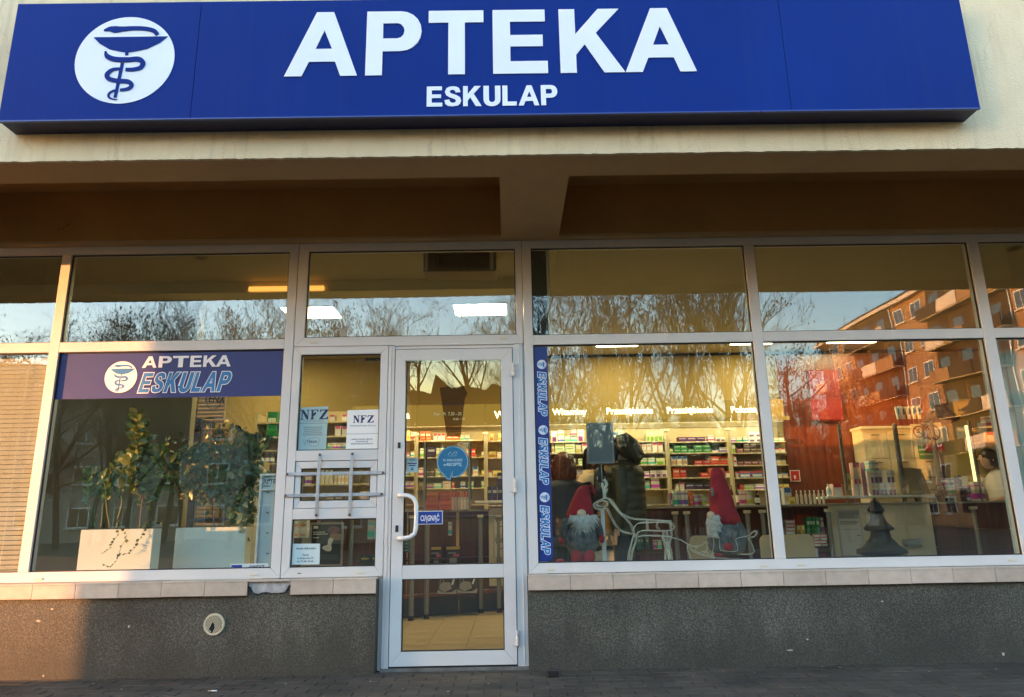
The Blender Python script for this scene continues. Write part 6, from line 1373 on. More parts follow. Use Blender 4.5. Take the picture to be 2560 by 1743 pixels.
# ------------------------------------------------------------------ wicker fir trees
def wicker_tree(zf, k, tiers, yy, label):
    u = (at(*zf(100,0),yy).x-at(*zf(0,0),yy).x)/100; P = lambda x, y: at(*zf(x,y), yy)
    b0 = P(*tiers[0][0][:2]); t = thing('wicker_tree', label, 'wicker tree', tuple(b0), 'dark wicker fir trees')
    for ti, tr in enumerate(tiers):
        b_ = MB(); b_.loft([(P(c_,z).x, yy, P(c_,z).z, w*u, w*u) for c_,z,w in tr], 22); o = b_.build('tier', m_wick, t, smooth=True)
        for v in o.data.vertices: v.co += Vector((rnd.uniform(-1,1),rnd.uniform(-1,1),rnd.uniform(-1,1)))*.0028
        tw = MB()
        for j in range(150 if k == 0 else 60):
            f = rnd.random()*(len(tr)-1); i = min(int(f), len(tr)-2); g = f-i; c_ = tr[i][0]+(tr[i+1][0]-tr[i][0])*g; z = tr[i][1]+(tr[i+1][1]-tr[i][1])*g; w = (tr[i][2]+(tr[i+1][2]-tr[i][2])*g)*u
            a0 = rnd.uniform(0,6.28); q = P(c_,z); pts_ = []
            da = rnd.uniform(.3,.8); dz = rnd.uniform(-.025,.025) if ti != 1 else rnd.uniform(-.004,.004)
            for s_ in range(4): aa = a0+da*s_/3; pts_.append((q.x+(w+.002)*math.cos(aa), yy+(w+.002)*math.sin(aa), q.z+dz*s_/3))
            tw.tube(pts_, .0016, 3)
        tag(tw.build('twigs', m_wick, o), kind='stuff')
    return t
wicker_tree(zr4, 0, [[(1052,1290,60),(1050,1268,150),(1050,1245,192),(1050,1225,185),(1045,1190,140),(1038,1120,82),(1035,1062,66)], [(1025,1058,70),(1022,1045,114),(1020,1030,108),(1012,980,66),(1005,930,48),(1000,890,42)], [(1000,902,40),(998,885,64),(996,868,56),(990,835,36),(985,800,20),(980,776,4)]], .30, 'dark three tiered wicker fir tree standing on the window ledge at right')
zr3 = zm(1900,580,3.2955)
wicker_tree(zr3, 1, [[(1495,1572,100),(1495,1555,126),(1490,1530,116),(1475,1470,72),(1465,1430,46)], [(1465,1440,40),(1465,1428,76),(1460,1400,54),(1455,1370,34)], [(1457,1378,30),(1458,1366,40),(1455,1320,24),(1452,1275,3)]], 4.1, 'dark wicker fir tree standing high on the drawer cabinet')
# ------------------------------------------------------------------ grey board on a stand
YS = .42; x0,x1,z0,z1 = rect(zr2(568,130), zr2(814,476), YS)
t = thing('board_stand', 'grey framed notice board on a thin rod above a white post, seen from the back', 'board stand', ((x0+x1)/2,YS,.576))
m_gb = M('board_grey', (.13,.14,.15), .35, var=.04)
bx('board', m_gb, t, x0+.006, x1-.006, YS, YS+.008, z0+.006, z1-.006); w = .014
for q in ring(x0,x1,z0,z1,w,w,w,w): MB().quadbox(q, YS-.006, YS+.012).build('frame', M('board_frame_grey', (.20,.21,.22), .35, var=.03), t)
p0, p1 = at(*zr2(697,470), YS), at(*zr2(708,640), YS); MB().tube([p0, p1], .004, 6).build('rod', m_post, t); p2 = at(*zr2(716,875), YS); MB().tube([p1, p2], .004, 6).build('rod', m_post, t)
a, c_ = at(*zr2(692,868), YS), at(*zr2(744,1320), YS); bx('white_post', m_case, t, a.x, c_.x, YS-.012, YS+.02, .576, a.z, .002)
# chairs -------------------------------------------------------------------------
m_ply = M('beech_ply', (.42,.30,.15), .4, var=.12, vs=4)
def chair(pa, pb, yy, label):
    a, c_ = at(*pa, yy), at(*pb, yy); x0, x1, zt2 = a.x, c_.x, a.z
    t = thing('visitor_chair', label, 'chair', ((x0+x1)/2,yy,FZ), 'beech visitor chairs')
    w = x1-x0; lp = [(x0,zt2-.34),(x1,zt2-.34)]+[(x1-.06+.06*math.cos(R(q)), zt2-.06+.06*math.sin(R(q))) for q in range(0,91,15)]+[(x0+.06-.06*math.sin(R(q)), zt2-.06+.06*math.cos(R(q))) for q in range(0,91,15)]
    MB().prism(lp, yy, yy+.012).build('backrest', m_ply, t, .003)
    MB().box(x0,x1,yy-.42,yy-.02,.45,.465).build('seat', m_ply, t, .006)
    for x_ in (x0+.02,x1-.02):
        MB().tube([(x_,yy+.02,FZ),(x_,yy+.015,zt2-.22)], .012, 8).build('leg', m_steel, t); MB().tube([(x_,yy-.40,FZ),(x_,yy-.40,.45)], .012, 8).build('leg', m_steel, t)
    bx('side_clip', m_steel, t, x1-.004, x1+.022, yy-.006, yy+.016, zt2-.27, zt2-.13, .003)
chair(zr2(1450,1100), zr2(1640,1100), 1.5, 'beech ply chair with rounded back behind the sleigh')
chair(zr2(2055,1093), zr4(462,1093), 1.45, 'beech ply chair with rounded back behind the mullion')
# ------------------------------------------------------------------ people
m_skin = M('skin', (.50,.30,.21), .55, var=.06, vs=14)
def skin_mesh(J, E, root):
    names = list(J); me = bpy.data.meshes.new('body'); me.from_pydata([J[n][0] for n in names], [(names.index(a), names.index(b_)) for a, b_ in E], [])
    o = bpy.data.objects.new('tmp', me); COL.objects.link(o); md = o.modifiers.new('s','SKIN'); md.use_smooth_shade = True
    if not me.skin_vertices: bpy.context.view_layer.objects.active = o; bpy.ops.mesh.customdata_skin_add()
    for n, sv_ in zip(names, me.skin_vertices[0].data): r = J[n][1]; sv_.radius = r if hasattr(r,'__len__') else (r, r); sv_.use_root = (n == root)
    s2 = o.modifiers.new('d','SUBSURF'); s2.levels = 1; s2.render_levels = 1
    bpy.context.view_layer.update()
    out = bpy.data.meshes.new_from_object(o.evaluated_get(bpy.context.evaluated_depsgraph_get())); bpy.data.objects.remove(o); return out
def head_rings(cx, cy_, cz, s, fwd):
    """skull with brow, nose, mouth and chin, looking along fwd (x,y)"""
    R_ = []; f = Vector((fwd[0],fwd[1],0)).normalized(); n = 22; prof = [(-.118,.030,.62),(-.105,.046,.86),(-.085,.058,1.0),(-.06,.066,1.02),(-.035,.070,1.0),(-.01,.073,1.0),(.02,.077,1.02),(.05,.077,1.05),(.08,.070,1.05),(.105,.050,1.05),(.118,.022,1.05)]
    V = []; F = []
    for dz, r, el_ in prof:
        for j in range(n):
            a_ = 2*math.pi*j/n; ca, sa = math.cos(a_), math.sin(a_); rf = r*1.22*el_ if ca > 0 else r*1.25; x_ = rf*ca; y_ = r*sa
            if ca > .96: x_ += {-.035:.020,-.01:.016,-.06:.006,-.085:.010,.02:.0}.get(dz,0)      # nose, lips
            if .55 < ca < .93 and dz == -.01: x_ -= .008                                          # eye sockets
            V.append((cx+(f.x*x_-f.y*y_)*s, cy_+(f.y*x_+f.x*y_)*s, cz+dz*s))
    for i in range(len(prof)-1):
        for j in range(n): F.append((i*n+j, i*n+(j+1)%n, (i+1)*n+(j+1)%n, (i+1)*n+j))
    F.append(tuple(range(n-1,-1,-1))); F.append(tuple((len(prof)-1)*n+j for j in range(n)))
    return V, F
def person(label, px, py_, yaw, H, coat, legs, hair, coat_fn, hair_fn=None, arms=None, sleeve_to=1.0, headtilt=(0,0)):
    s = H/1.72; org = Vector((px,py_,FZ)); t = thing('person', label, 'person', tuple(org)); c_, sn = math.cos(yaw), math.sin(yaw)
    def W(x,y,z): return (px+(x*c_-y*sn)*s, py_+(x*sn+y*c_)*s, FZ+z*s)
    hx, hy = headtilt
    arms = arms or [((-.20,0,1.40),(-.26,-.03,1.14),(-.22,.12,.95)), ((.20,0,1.40),(.26,-.03,1.14),(.22,.12,.95))]
    J = {'pelvis':((0,0,.95),(.14,.10)),'spine':((0,0,1.14),(.12,.09)),'chest':((0,0,1.33),(.15,.10)),'neck':((0,.0,1.47),.055),'skull':((hx*.5,.02+hy*.5,1.56),.055)}
    E = [('pelvis','spine'),('spine','chest'),('chest','neck'),('neck','skull')]
    for k, (sd_, A) in enumerate(zip((-1,1), arms)):
        J[f's{k}'] = (A[0],.052); J[f'e{k}'] = (A[1],.042); J[f'w{k}'] = (A[2],.028); d = (Vector(A[2])-Vector(A[1])).normalized(); p = Vector(A[2])+d*.07
        J[f'p{k}'] = (tuple(p),(.036,.016)); E += [('chest',f's{k}'),(f's{k}',f'e{k}'),(f'e{k}',f'w{k}'),(f'w{k}',f'p{k}')]
        side = d.orthogonal().normalized()
        for q in range(4):
            o_ = p+side*(.024-.016*q)+d*.012; b1 = o_+d*(.034-.003*abs(q-1)); b2 = b1+(d*.6+Vector((0,0,-.5))).normalized()*.03
            J[f'f{k}{q}a'] = (tuple(b1),.0085); J[f'f{k}{q}b'] = (tuple(b2),.007); E += [(f'p{k}',f'f{k}{q}a'),(f'f{k}{q}a',f'f{k}{q}b')]
        th = Vector(A[2])+d*.03+side*.035; J[f't{k}'] = (tuple(th),.010); J[f'u{k}'] = (tuple(th+d*.03+side*.008),.008); E += [(f'w{k}',f't{k}'),(f't{k}',f'u{k}')]
        J[f'h{k}'] = ((sd_*.095,0,.90),.085); J[f'k{k}'] = ((sd_*.105,.02,.50),.055); J[f'a{k}'] = ((sd_*.105,-.02,.09),.038); J[f'o{k}'] = ((sd_*.115,.12,.04),(.035,.025))
        E += [('pelvis',f'h{k}'),(f'h{k}',f'k{k}'),(f'k{k}',f'a{k}'),(f'a{k}',f'o{k}')]
    J = {n: (W(*v[0]), tuple(q*s for q in v[1]) if hasattr(v[1],'__len__') else v[1]*s) for n, v in J.items()}
    me = skin_mesh(J, E, 'pelvis'); me.materials.clear(); me.materials.append(m_skin)
    hc = W(hx,.035+hy,1.615); fv = (-sn, c_)
    if hair_fn and len(hair_fn) > 1 and hair_fn[1]: fv = hair_fn[1]
    V, F = head_rings(*hc, s, fv); bm = bmesh.new(); bm.from_mesh(me); vv = [bm.verts.new(v) for v in V]
    for f in F: bm.faces.new([vv[i] for i in f])
    for sd_ in (-1,1):                                        # ears
        e = MB().ball((hc[0]+(-fv[1])*.078*sd_*s, hc[1]+fv[0]*.078*sd_*s, hc[2]-.012*s), (.014*s,.022*s,.032*s), 8, 6); ev = [bm.verts.new(v) for v in e.v]
        for f in e.f: bm.faces.new([ev[i] for i in f])
    bm.to_mesh(me); bm.free(); me.polygons.foreach_set('use_smooth', [True]*len(me.polygons))
    for v in me.vertices: v.co -= org
    bo = bpy.data.objects.new('body', me); COL.objects.link(bo); bo.parent = t; ORG[bo.name] = org
    # trousers
    for k, sd_ in enumerate((-1,1)):
        MB().tube([W(sd_*.085,0,.99), W(sd_*.10,.01,.72), W(sd_*.105,.02,.50), W(sd_*.107,-.01,.12)], [.115*s,.10*s,.082*s,.07*s], 12).build('trouser_leg', legs, t, smooth=True)
        MB().tube([W(sd_*.107,-.06,.05), W(sd_*.112,.05,.055), W(sd_*.115,.16,.035)], [.045*s,.05*s,.03*s], 10).build('shoe', m_blk, t, smooth=True)
    coat_fn(t, W, s, arms); 
    if hair_fn: hair_fn[0](t, W, s, hc)
    return t
def quilted(m, z0=.82, puff=.012, wid=1.0, hood=None, n=12, flare=1.0):
    def f(t, W, s, arms):
        rg = []; N = n*4; e0, e1 = Vector(W(0,0,0)), Vector(W(1,0,0)); c1, s1 = (e1-e0).normalized().x, (e1-e0).normalized().y
        for i in range(N+1):
            g = i/N; z = z0+(1.46-z0)*g; w = (.215+.02*math.sin(g*3.1))*wid*(flare+(1-flare)*g); d = .15*wid*(flare+(1-flare)*g)
            if g > .86: k = (g-.86)/.14; w *= 1-.62*k*k; d *= 1-.45*k*k
            pf_ = puff*abs(math.sin(math.pi*g*n)); c_ = W(0,-.005,z); cw, sw = abs(c1), abs(s1); rg.append((c_[0],c_[1],c_[2],(cw*w+sw*d+pf_)*s,(sw*w+cw*d+pf_)*s))
        MB().loft(rg, 24).build('jacket', m, t, smooth=True)
        for A in arms:
            P = [Vector(A[0])+Vector((0,0,.01)), Vector(A[0]).lerp(Vector(A[1]),.5), Vector(A[1]), Vector(A[1]).lerp(Vector(A[2]),.5), Vector(A[2])]; P = [Vector(q) for q in smooth_pts([tuple(q) for q in P], 6)]
            MB().tube([W(*q) for q in P], [(.085-.028*i/(len(P)-1)+puff*.8*abs(math.sin(math.pi*i/3)))*s*wid for i in range(len(P))], 12).build('sleeve', m, t, smooth=True)
        MB().tube([W(.09*math.cos(a_), -.005+.070*math.sin(a_), 1.462) for a_ in [R(30*q) for q in range(13)]], .024*s, 8, cap=False).build('collar', m, t, smooth=True)
        if hood: hood(t, W, s, m)
    return f
def bob(m, rx=.098, ry=.11, z0=-.16, z1=.14):
    def f(t, W, s, hc):
        prof = [(0,.80),(.08,.98),(.25,1.10),(.42,1.10),(.58,1.04),(.72,.95),(.84,.78),(.93,.52),(.98,.28),(1,.04)]
        b_ = MB(); b_.loft([(hc[0],hc[1]-.012*s,hc[2]+(z0+(z1-z0)*g)*s, rx*s*k, ry*s*k) for g, k in prof], 24)
        o = b_.build('hair', m, t, smooth=True)
        for v in o.data.vertices: v.co += Vector((rnd.uniform(-.004,.004),rnd.uniform(-.004,.004),rnd.uniform(-.012,.004)))
        st_ = MB()
        for q in range(130):
            a_ = rnd.uniform(0,6.28); P = []
            gs = [1-.9*u/5-rnd.uniform(0,.02) for u in range(6)]
            for g in gs:
                k = 0
                for (g0,k0),(g1,k1) in zip(prof,prof[1:]):
                    if g0 <= g <= g1: k = k0+(k1-k0)*(g-g0)/(g1-g0)
                if g < 0: k = .8
                P.append((hc[0]+rx*s*(k+.03)*math.cos(a_), hc[1]-.012*s+ry*s*(k+.03)*math.sin(a_), hc[2]+(z0+(z1-z0)*g)*s)); a_ += rnd.uniform(-.05,.05)
            P.append((P[-1][0]+rnd.uniform(-.008,.008), P[-1][1]+rnd.uniform(-.008,.008), P[-1][2]-rnd.uniform(.01,.035)))
            st_.tube(P, [.003]*6+[.0008], 3, cap=False)
        tag(st_.build('hair_strands', m, o), kind='stuff')
    return f
m_hair_r = M('auburn_hair', (.22,.055,.016), .5, var=.5, vs=40, bump=.5, bs=90); m_hair_b = M('black_hair', (.012,.009,.008), .35, var=.4, vs=40, bump=.4, bs=100)
m_jk1 = M('charcoal_jacket', (.055,.057,.07), .75, var=.2, vs=8); m_jk2 = M('olive_jacket', (.042,.041,.022), .5, var=.15, vs=8); m_jk3 = M('cream_coat', (.70,.62,.46), .85, var=.06, vs=8); m_trs = M('dark_trousers', (.02,.02,.024), .85, var=.2); m_tee = M('white_tee', (.60,.56,.50), .9, var=.04)
p = at(*zr2(395,560), 1.85)
person('person with chin length auburn hair and a charcoal jacket, back turned, beside the blue strip', p.x-.02, 1.85, 0.0, 1.63, m_jk1, m_trs, m_hair_r, quilted(m_jk1, .78, .003, 1.02, n=6, flare=1.12), (bob(m_hair_r, .118, .122, -.19, .135), None))
p = at(*zr2(672,600), 2.15)
def backpack(m, base):
    q_ = quilted(m, .72, .003, .98, n=5, flare=1.15)
    def f(t, W, s, arms): q_(t, W, s, arms)
    return f
t = person('person in a cream coat, head and right side hidden by the grey board and backpack', p.x-.03, 2.27, 0.0, 1.74, m_jk3, m_trs, m_hair_b, backpack(m_jk3, None), (bob(m_hair_b), None))
x0,x1,z0,z1 = rect(zr2(634,505), zr2(758,800), 1.50); b_ = MB(); m_np = M('navy_nylon', (.010,.018,.030), .45, var=.1)
o = thing('backpack', 'navy rounded backpack between the cream coat and the olive jacket', 'backpack', ((x0+x1)/2,1.50,z0)); w = x1-x0; h = z1-z0
MB().loft([((x0+x1)/2,1.53,z0+h*f, w/2*g, .065*g) for f, g in ((0,.8),(.06,1),(.3,1.05),(.7,1.0),(.86,.88),(.95,.62),(1,.2))], 18).build('bag_body', m_np, o, smooth=True)
MB().ball(((x0+x1)/2,1.47,z0+h*.3), (w*.38,.03,h*.24), 12, 8).build('pocket', m_np, o, smooth=True); MB().tube([((x0+x1)/2-.03,1.53,z1-.01),((x0+x1)/2,1.53,z1+.03),((x0+x1)/2+.03,1.53,z1-.01)], .006, 6).build('loop', m_np, o)
for dx in (-.3,.3): bx('zip_pull', m_steel, o, (x0+x1)/2+dx*w-.004, (x0+x1)/2+dx*w+.004, 1.462, 1.466, z0+h*.62, z0+h*.70)
p = at(*zr2(880,620), 1.75)
def hood(t, W, s, m):
    P = [W(0,.05,1.67), W(0,-.01,1.65), W(0,-.09,1.59), W(0,-.14,1.51), W(0,-.13,1.44)]
    b_ = MB(); b_.tube(P, [.06*s,.112*s,.105*s,.085*s,.03*s], 16); o = b_.build('hood', m, t, smooth=True)
    for v in o.data.vertices: v.co += Vector((rnd.uniform(-.002,.002),rnd.uniform(-.002,.002),rnd.uniform(-.002,.002)))
    MB().tube([W(-.13,.0,1.44), W(0,-.10,1.43), W(.13,0,1.44)], [.04*s,.06*s,.04*s], 12).build('collar', m, t, smooth=True)
person('person in an olive quilted hooded jacket, turned sideways right of the grey board', p.x, 1.75, R(78), 1.80, m_jk2, m_trs, m_hair_b, quilted(m_jk2, .80, .008, 1.0, hood=hood, n=9), (bob(m_hair_b), None), headtilt=(0,.10),
       arms=[((-.18,0,1.40),(-.225,.00,1.13),(-.22,.06,.86)), ((.18,0,1.40),(.225,-.01,1.13),(.19,.20,1.0))])
# cream cotton bag in the hand
p = at(*zr2(770,1110), 1.72); q = at(*zr2(760,1330), 1.72)
t = thing('cotton_bag', 'cream cotton tote bag hanging at the side of the olive jacket', 'bag', (p.x,1.72,q.z)); w = .17; m_cot = M('cotton', (.55,.48,.34), .9, var=.15, vs=12, bump=.4, bs=60)
MB().loft([(p.x-.02,1.72,q.z-.12,w*.8,.03),(p.x-.02,1.72,q.z,w*.92,.06),(p.x-.02,1.72,q.z+.10,w*.75,.05),(p.x,1.72,p.z-.12,w*.5,.03)], 14).build('sack', m_cot, t, smooth=True)
for dx in (-.05,.05): MB().tube([(p.x+dx,1.72,p.z-.13),(p.x+dx*.3,1.72,p.z+.02)], .008, 6).build('strap', m_cot, t)
# pharmacist in profile
YPH = 3.95; hp = at(*zr4(1960,440), YPH)
def tee(t, W, s, arms):
    MB().loft([W(0,0,z)+(d*s,w*s) for z, w, d in ((.85,.19,.13),(1.0,.175,.125),(1.15,.18,.125),(1.30,.195,.125),(1.40,.185,.11),(1.45,.12,.085),(1.48,.075,.065))], 22).build('tee_shirt', m_tee, t, smooth=True)
    for A in arms: MB().tube([W(*A[0]), W(*Vector(A[0]).lerp(Vector(A[1]),.5)), W(*Vector(A[0]).lerp(Vector(A[1]),.85))], [.085*s,.078*s,.075*s], 12).build('sleeve', m_tee, t, smooth=True)
def tail(t, W, s, hc):
    b_ = MB(); b_.loft([(hc[0]+(.040 if z < .015 else .012)*s,hc[1],hc[2]+z*s,a_*s,b2*s) for z, a_, b2 in ((-.09,.060,.085),(-.05,.078,.098),(-.01,.092,.104),(.02,.104,.108),(.06,.112,.106),(.10,.092,.085),(.125,.055,.055),(.138,.012,.012))], 16); b_.build('hair', m_hair_b, t, smooth=True)
    MB().tube([(hc[0]+.075*s,hc[1],hc[2]+.09*s),(hc[0]+.135*s,hc[1],hc[2]+.10*s),(hc[0]+.175*s,hc[1],hc[2]+.02*s),(hc[0]+.18*s,hc[1],hc[2]-.08*s),(hc[0]+.15*s,hc[1],hc[2]-.16*s),(hc[0]+.11*s,hc[1]-.02,hc[2]-.20*s)], [.03*s,.05*s,.065*s,.062*s,.045*s,.012*s], 12).build('ponytail', m_hair_b, t, smooth=True)
    MB().tube([(hc[0]+.085*s,hc[1],hc[2]+.075*s),(hc[0]+.10*s,hc[1],hc[2]+.125*s)], .034*s, 12).build('hair_tie', M('tie_grey', (.45,.45,.48), .8, var=.1), t)
t = person('person with black ponytail and white T shirt looking down behind the counter at right', hp.x+.10, YPH, R(90), 1.66*(hp.z-FZ)/(1.615*1.66/1.72), m_tee, m_trs, m_hair_b, tee, (tail, (-1,-.15)), headtilt=(0,.07), arms=[((-.19,0,1.39),(-.22,.03,1.14),(-.16,.20,1.10)), ((.19,0,1.39),(.22,.03,1.14),(.16,.20,1.10))])
# ------------------------------------------------------------------ small things outside
z4 = zm(0,1080,2.3855)
p = at(*z4(1277,1148), -.09); t = thing('wall_vent', 'round cream plastic vent grille with a broken corner in the grey plinth', 'vent', (p.x,-.09,p.z))
m_vent = M('vent_plastic', (.58,.51,.36), .5, var=.08, vs=10); ro = .0735
b_ = MB(); n = 32
for (r0, y0), (r1, y1) in (((.058,-.092),(.060,-.100)),((.060,-.100),(.070,-.100)),((.070,-.100),(ro,-.0885))):
    o = len(b_.v)
    for j in range(n): a = 2*math.pi*j/n; b_.v += [(p.x+r0*math.cos(a),y0,p.z+r0*math.sin(a)),(p.x+r1*math.cos(a),y1,p.z+r1*math.sin(a))]
    for j in range(n): b_.f.append((o+2*j,o+2*j+1,o+(2*j+3)%(2*n),o+(2*j+2)%(2*n))); b_.mi.append(0)
b_.build('rim', m_vent, t, smooth=False); MB().loft([(0,0,0,.01,.01)]*2); MB().prism([(p.x+.059*math.cos(2*math.pi*j/n), p.z+.059*math.sin(2*math.pi*j/n)) for j in range(n)], -.0895, -.0885).build('hole', m_blk, t)
for k in range(-5, 6):
    d = k*.0102; hl = math.sqrt(max(.0575**2-d*d, 0)); c45, s45 = math.cos(R(66)), math.sin(R(66))
    f = lambda q: (p.x+q*c45+d*s45, p.z+q*s45-d*c45)
    seg = [(-hl,hl)]
    if k in (-1,0,1): seg = [(-hl*.95,-.045),(.004+.006*abs(k),hl)] if k != 1 else [(-.010,hl)]
    for a, b2 in seg: MB().prism(ribbon([f(a), f(b2)], .0048), -.098, -.092).build('slat', m_vent, t)
p0, p1 = at(1370,1672,-.30), at(1397,1697,-.30); z0 = .0
o = thing('black_block', 'small black square block with a worn top standing on the paving right of the door', 'block', ((p0.x+p1.x)/2,-.30,0)); MB().box(p0.x,p1.x,-.30,-.23,z0-.002,p0.z-.012).build('body', m_blk, o, .004); MB().ball(((p0.x+p1.x)/2,-.265,p0.z-.013), (.034,.03,.010), 10, 6).build('top_stub', M('burnt_rust', (.05,.035,.03), .9, var=.3), o)
p = atz(533,1729,.004); o = thing('cigarette_butt', 'white and tan cigarette end lying on the dark paving', 'cigarette butt', (p.x,p.y,.004)); MB().tube([(p.x-.032,p.y,.008),(p.x-.012,p.y,.008)], .004, 8).build('filter', M('filter_tan', (.5,.33,.16), .8, var=.1), o); MB().tube([(p.x-.0115,p.y,.008),(p.x+.022,p.y+.002,.008)], .0038, 8).build('paper', m_white, o)
lit = MB()
for k in range(26):
    x = random.uniform(-3.4,3.4); y = random.uniform(-.9,-.1); r = random.uniform(.002,.006); lit.ball((x,y,.002), (r,r,.002), 5, 3)
tag(lit.build('grit', M('pale_grit', (.4,.38,.33), .9, var=.2)), 'scattered pale grit on the paving', None, None, 'stuff')
dl = MB()
for k in range(34):
    x = random.choice((random.uniform(-3.4,-1.0), random.uniform(.2,3.4))); y = -.10-abs(random.gauss(0,.05)); a_ = random.uniform(0,6.28); L_ = random.uniform(.006,.018); ca, sa = math.cos(a_)*L_, math.sin(a_)*L_
    dl.add([(x-ca,y-sa,.003),(x+sa*.4,y-ca*.4,.005),(x+ca,y+sa,.008),(x-sa*.4,y+ca*.4,.004)], [(0,1,2,3)])
tag(dl.build('leaf_litter', M('dry_leaf', (.22,.15,.08), .9, var=.4, vs=40)), 'crumbs of dry leaf gathered along the foot of the plinth', None, None, 'stuff')
def chips(parent, lst, m):
    for (px, py, w, h) in lst:
        q = at(px, py, -.089); n = 9; MB().prism([(q.x+w*math.cos(2*math.pi*j/n)*random.uniform(.6,1.1), q.z+h*math.sin(2*math.pi*j/n)*random.uniform(.6,1.1)) for j in range(n)], -.0892, -.0878).build('paint_chip', m, parent)
chips(B, [(309/2.3855,1080+1057/2.3855,.011,.007),(228/2.3855,1080+1128/2.3855,.016,.010),(768/2.3855,1080+1160/2.3855,.008,.013),(1280+1262/1.8156,1380+446/1.8156,.028,.006),(1280+2230/1.8156,1380+464/1.8156,.012,.012),(1280+1680/1.8156,1380+224/1.8156,.011,.006),(1280+1340/1.8156,1380+397/1.8156,.009,.006),(258/2.3855,1080+1455/2.3855,.007,.008)], M('chip_pale', (.42,.36,.28), .9, var=.1))
nb = MB(); p = at(144*1.1015,517*1.1015,-.085)
for k in range(7): q = Vector((p.x-.03+k*.011, -.085, p.z-.015+.006*k)); nb.tube([q, q+Vector((random.uniform(-.01,.012),-.006,random.uniform(-.012,.012)))], .003, 4)
tag(nb.build('wasp_nest', m_blk, None, loc=(p.x,-.085,p.z)), 'tiny dark insect nest stuck high on the shaded coffer wall at left', 'nest')
# unseen wing added left of the shop to block the sun across its front
t = thing('sun_blocking_wing', 'tall rendered sun blocking wing, added unseen left of the shop front', 'building', (-13.5,-6.5,0))
bx('wall', m_stucco, t, -15, -12, -9.8, -5.31, -.1, 11); bx('roof', m_asph, t, -15.1, -11.9, -9.9, -5.35, 11.01, 11.3)
# ------------------------------------------------------------------ across the street: what the panes mirror
m_bark = M('bark', (.022,.017,.012), .95, var=.35, vs=3); m_twig = M('twig', (.020,.014,.009), .9, var=.2, vs=2); m_pod = M('seed_pod', (.02,.012,.007), .9, var=.2)
def tree_mesh(seed, H, spread, up):
    r = random.Random(seed); tk = MB(); cr = MB(); pods = MB()
    def grow(p, d, L_, rad, lev):
        n = 4 if lev < 2 else 3; pts_ = [p]; q = p.copy(); dd = d.copy()
        for i in range(n):
            dd = (dd+Vector((r.gauss(0,.10),r.gauss(0,.10),r.gauss(0,.06)+up*(.10 if lev else 0)))).normalized(); q = q+dd*L_/n; pts_.append(q.copy())
        rr = [rad*(1-.55*i/n) for i in range(n+1)]
        (tk if lev == 0 else cr).tube(pts_, rr, 6 if lev < 2 else 3, cap=False)
        if lev >= 5 or L_ < .28:
            if r.random() < .35:
                e = pts_[-1]; pods.add([(e.x,e.y,e.z),(e.x+.03,e.y,e.z-.06),(e.x,e.y+.02,e.z-.15),(e.x-.03,e.y,e.z-.06)], [(0,1,2,3)])
            return
        kids = [10,5,5,4,3][lev]
        for k in range(kids):
            f = (.28+.72*(k+r.random())/kids) if lev == 0 else (.2+.8*(k+r.random())/kids); i = min(int(f*n), n-1); b_ = pts_[i].lerp(pts_[i+1], f*n-i); a = r.uniform(0,6.283)
            t_ = (pts_[i+1]-pts_[i]).normalized(); o_ = t_.orthogonal().normalized(); o_ = (o_*math.cos(a)+t_.cross(o_)*math.sin(a)); nd = (t_*(1-spread)+o_*spread+Vector((0,0,up*.5))).normalized()
            grow(b_, nd, L_*r.uniform(.42,.62)*(1.05-.35*f if lev == 0 else 1), max(rad*(1-.55*f)*.55,.0055), lev+1)
    grow(Vector((0,0,0)), Vector((r.gauss(0,.04),r.gauss(0,.04),1)).normalized(), H*.72, H*.0125, 0)
    return tk.mesh('trunk', m_bark), cr.mesh('crown', m_twig), pods.mesh('seed_pods', m_pod)
TM = [tree_mesh(3,10,.62,.28), tree_mesh(11,10,.55,.45), tree_mesh(19,10,.70,.18), tree_mesh(29,10,.5,.55)]
WH = [(560,'the planter window'),(1000,'the toplight and side window'),(1340,'the door and toplight'),(1905,'the window with the reindeer'),(9999,'the far right window')]
def tree(x, y, H, k, rz, px=0):
    wh = [w for lim, w in WH if px < lim][0]; kd = 'tall' if H > 8.2 else 'low bushy'
    t = thing('bare_tree', f'{kd} leafless tree mirrored in {wh}', 'tree', (x,y,-.1), f'{kd} leafless trees mirrored in {wh}')
    for nm, me in zip(('trunk','crown','seed_pods'), TM[k]):
        o = bpy.data.objects.new(nm, me); COL.objects.link(o); o.parent = t; o.scale = (H/10,)*3; o.rotation_euler.z = rz
        if nm != 'trunk': o['kind'] = 'stuff'
r6 = random.Random(5)
def mirror(px, D, H, k):
    """tree whose mirror image stands at photo column px, D metres in front of the facade"""
    x = (px-1280)/FPX*(D+5.35); tree(x, -D, H, k, r6.uniform(0,6.28), px)
for k_ in range(6):
    px = 1385+k_*100+r6.uniform(-10,10); D = r6.uniform(34,50); mirror(px, D, (D+5.35)*r6.uniform(.33,.44)+1, r6.choice((1,3,1,3)))
for k_ in range(30):
    px = 1330+k_*24+r6.uniform(-8,8); D = r6.uniform(30,44); mirror(px, D, (D+5.35)*r6.uniform(.10,.17)+1, r6.choice((0,1,2,3)))
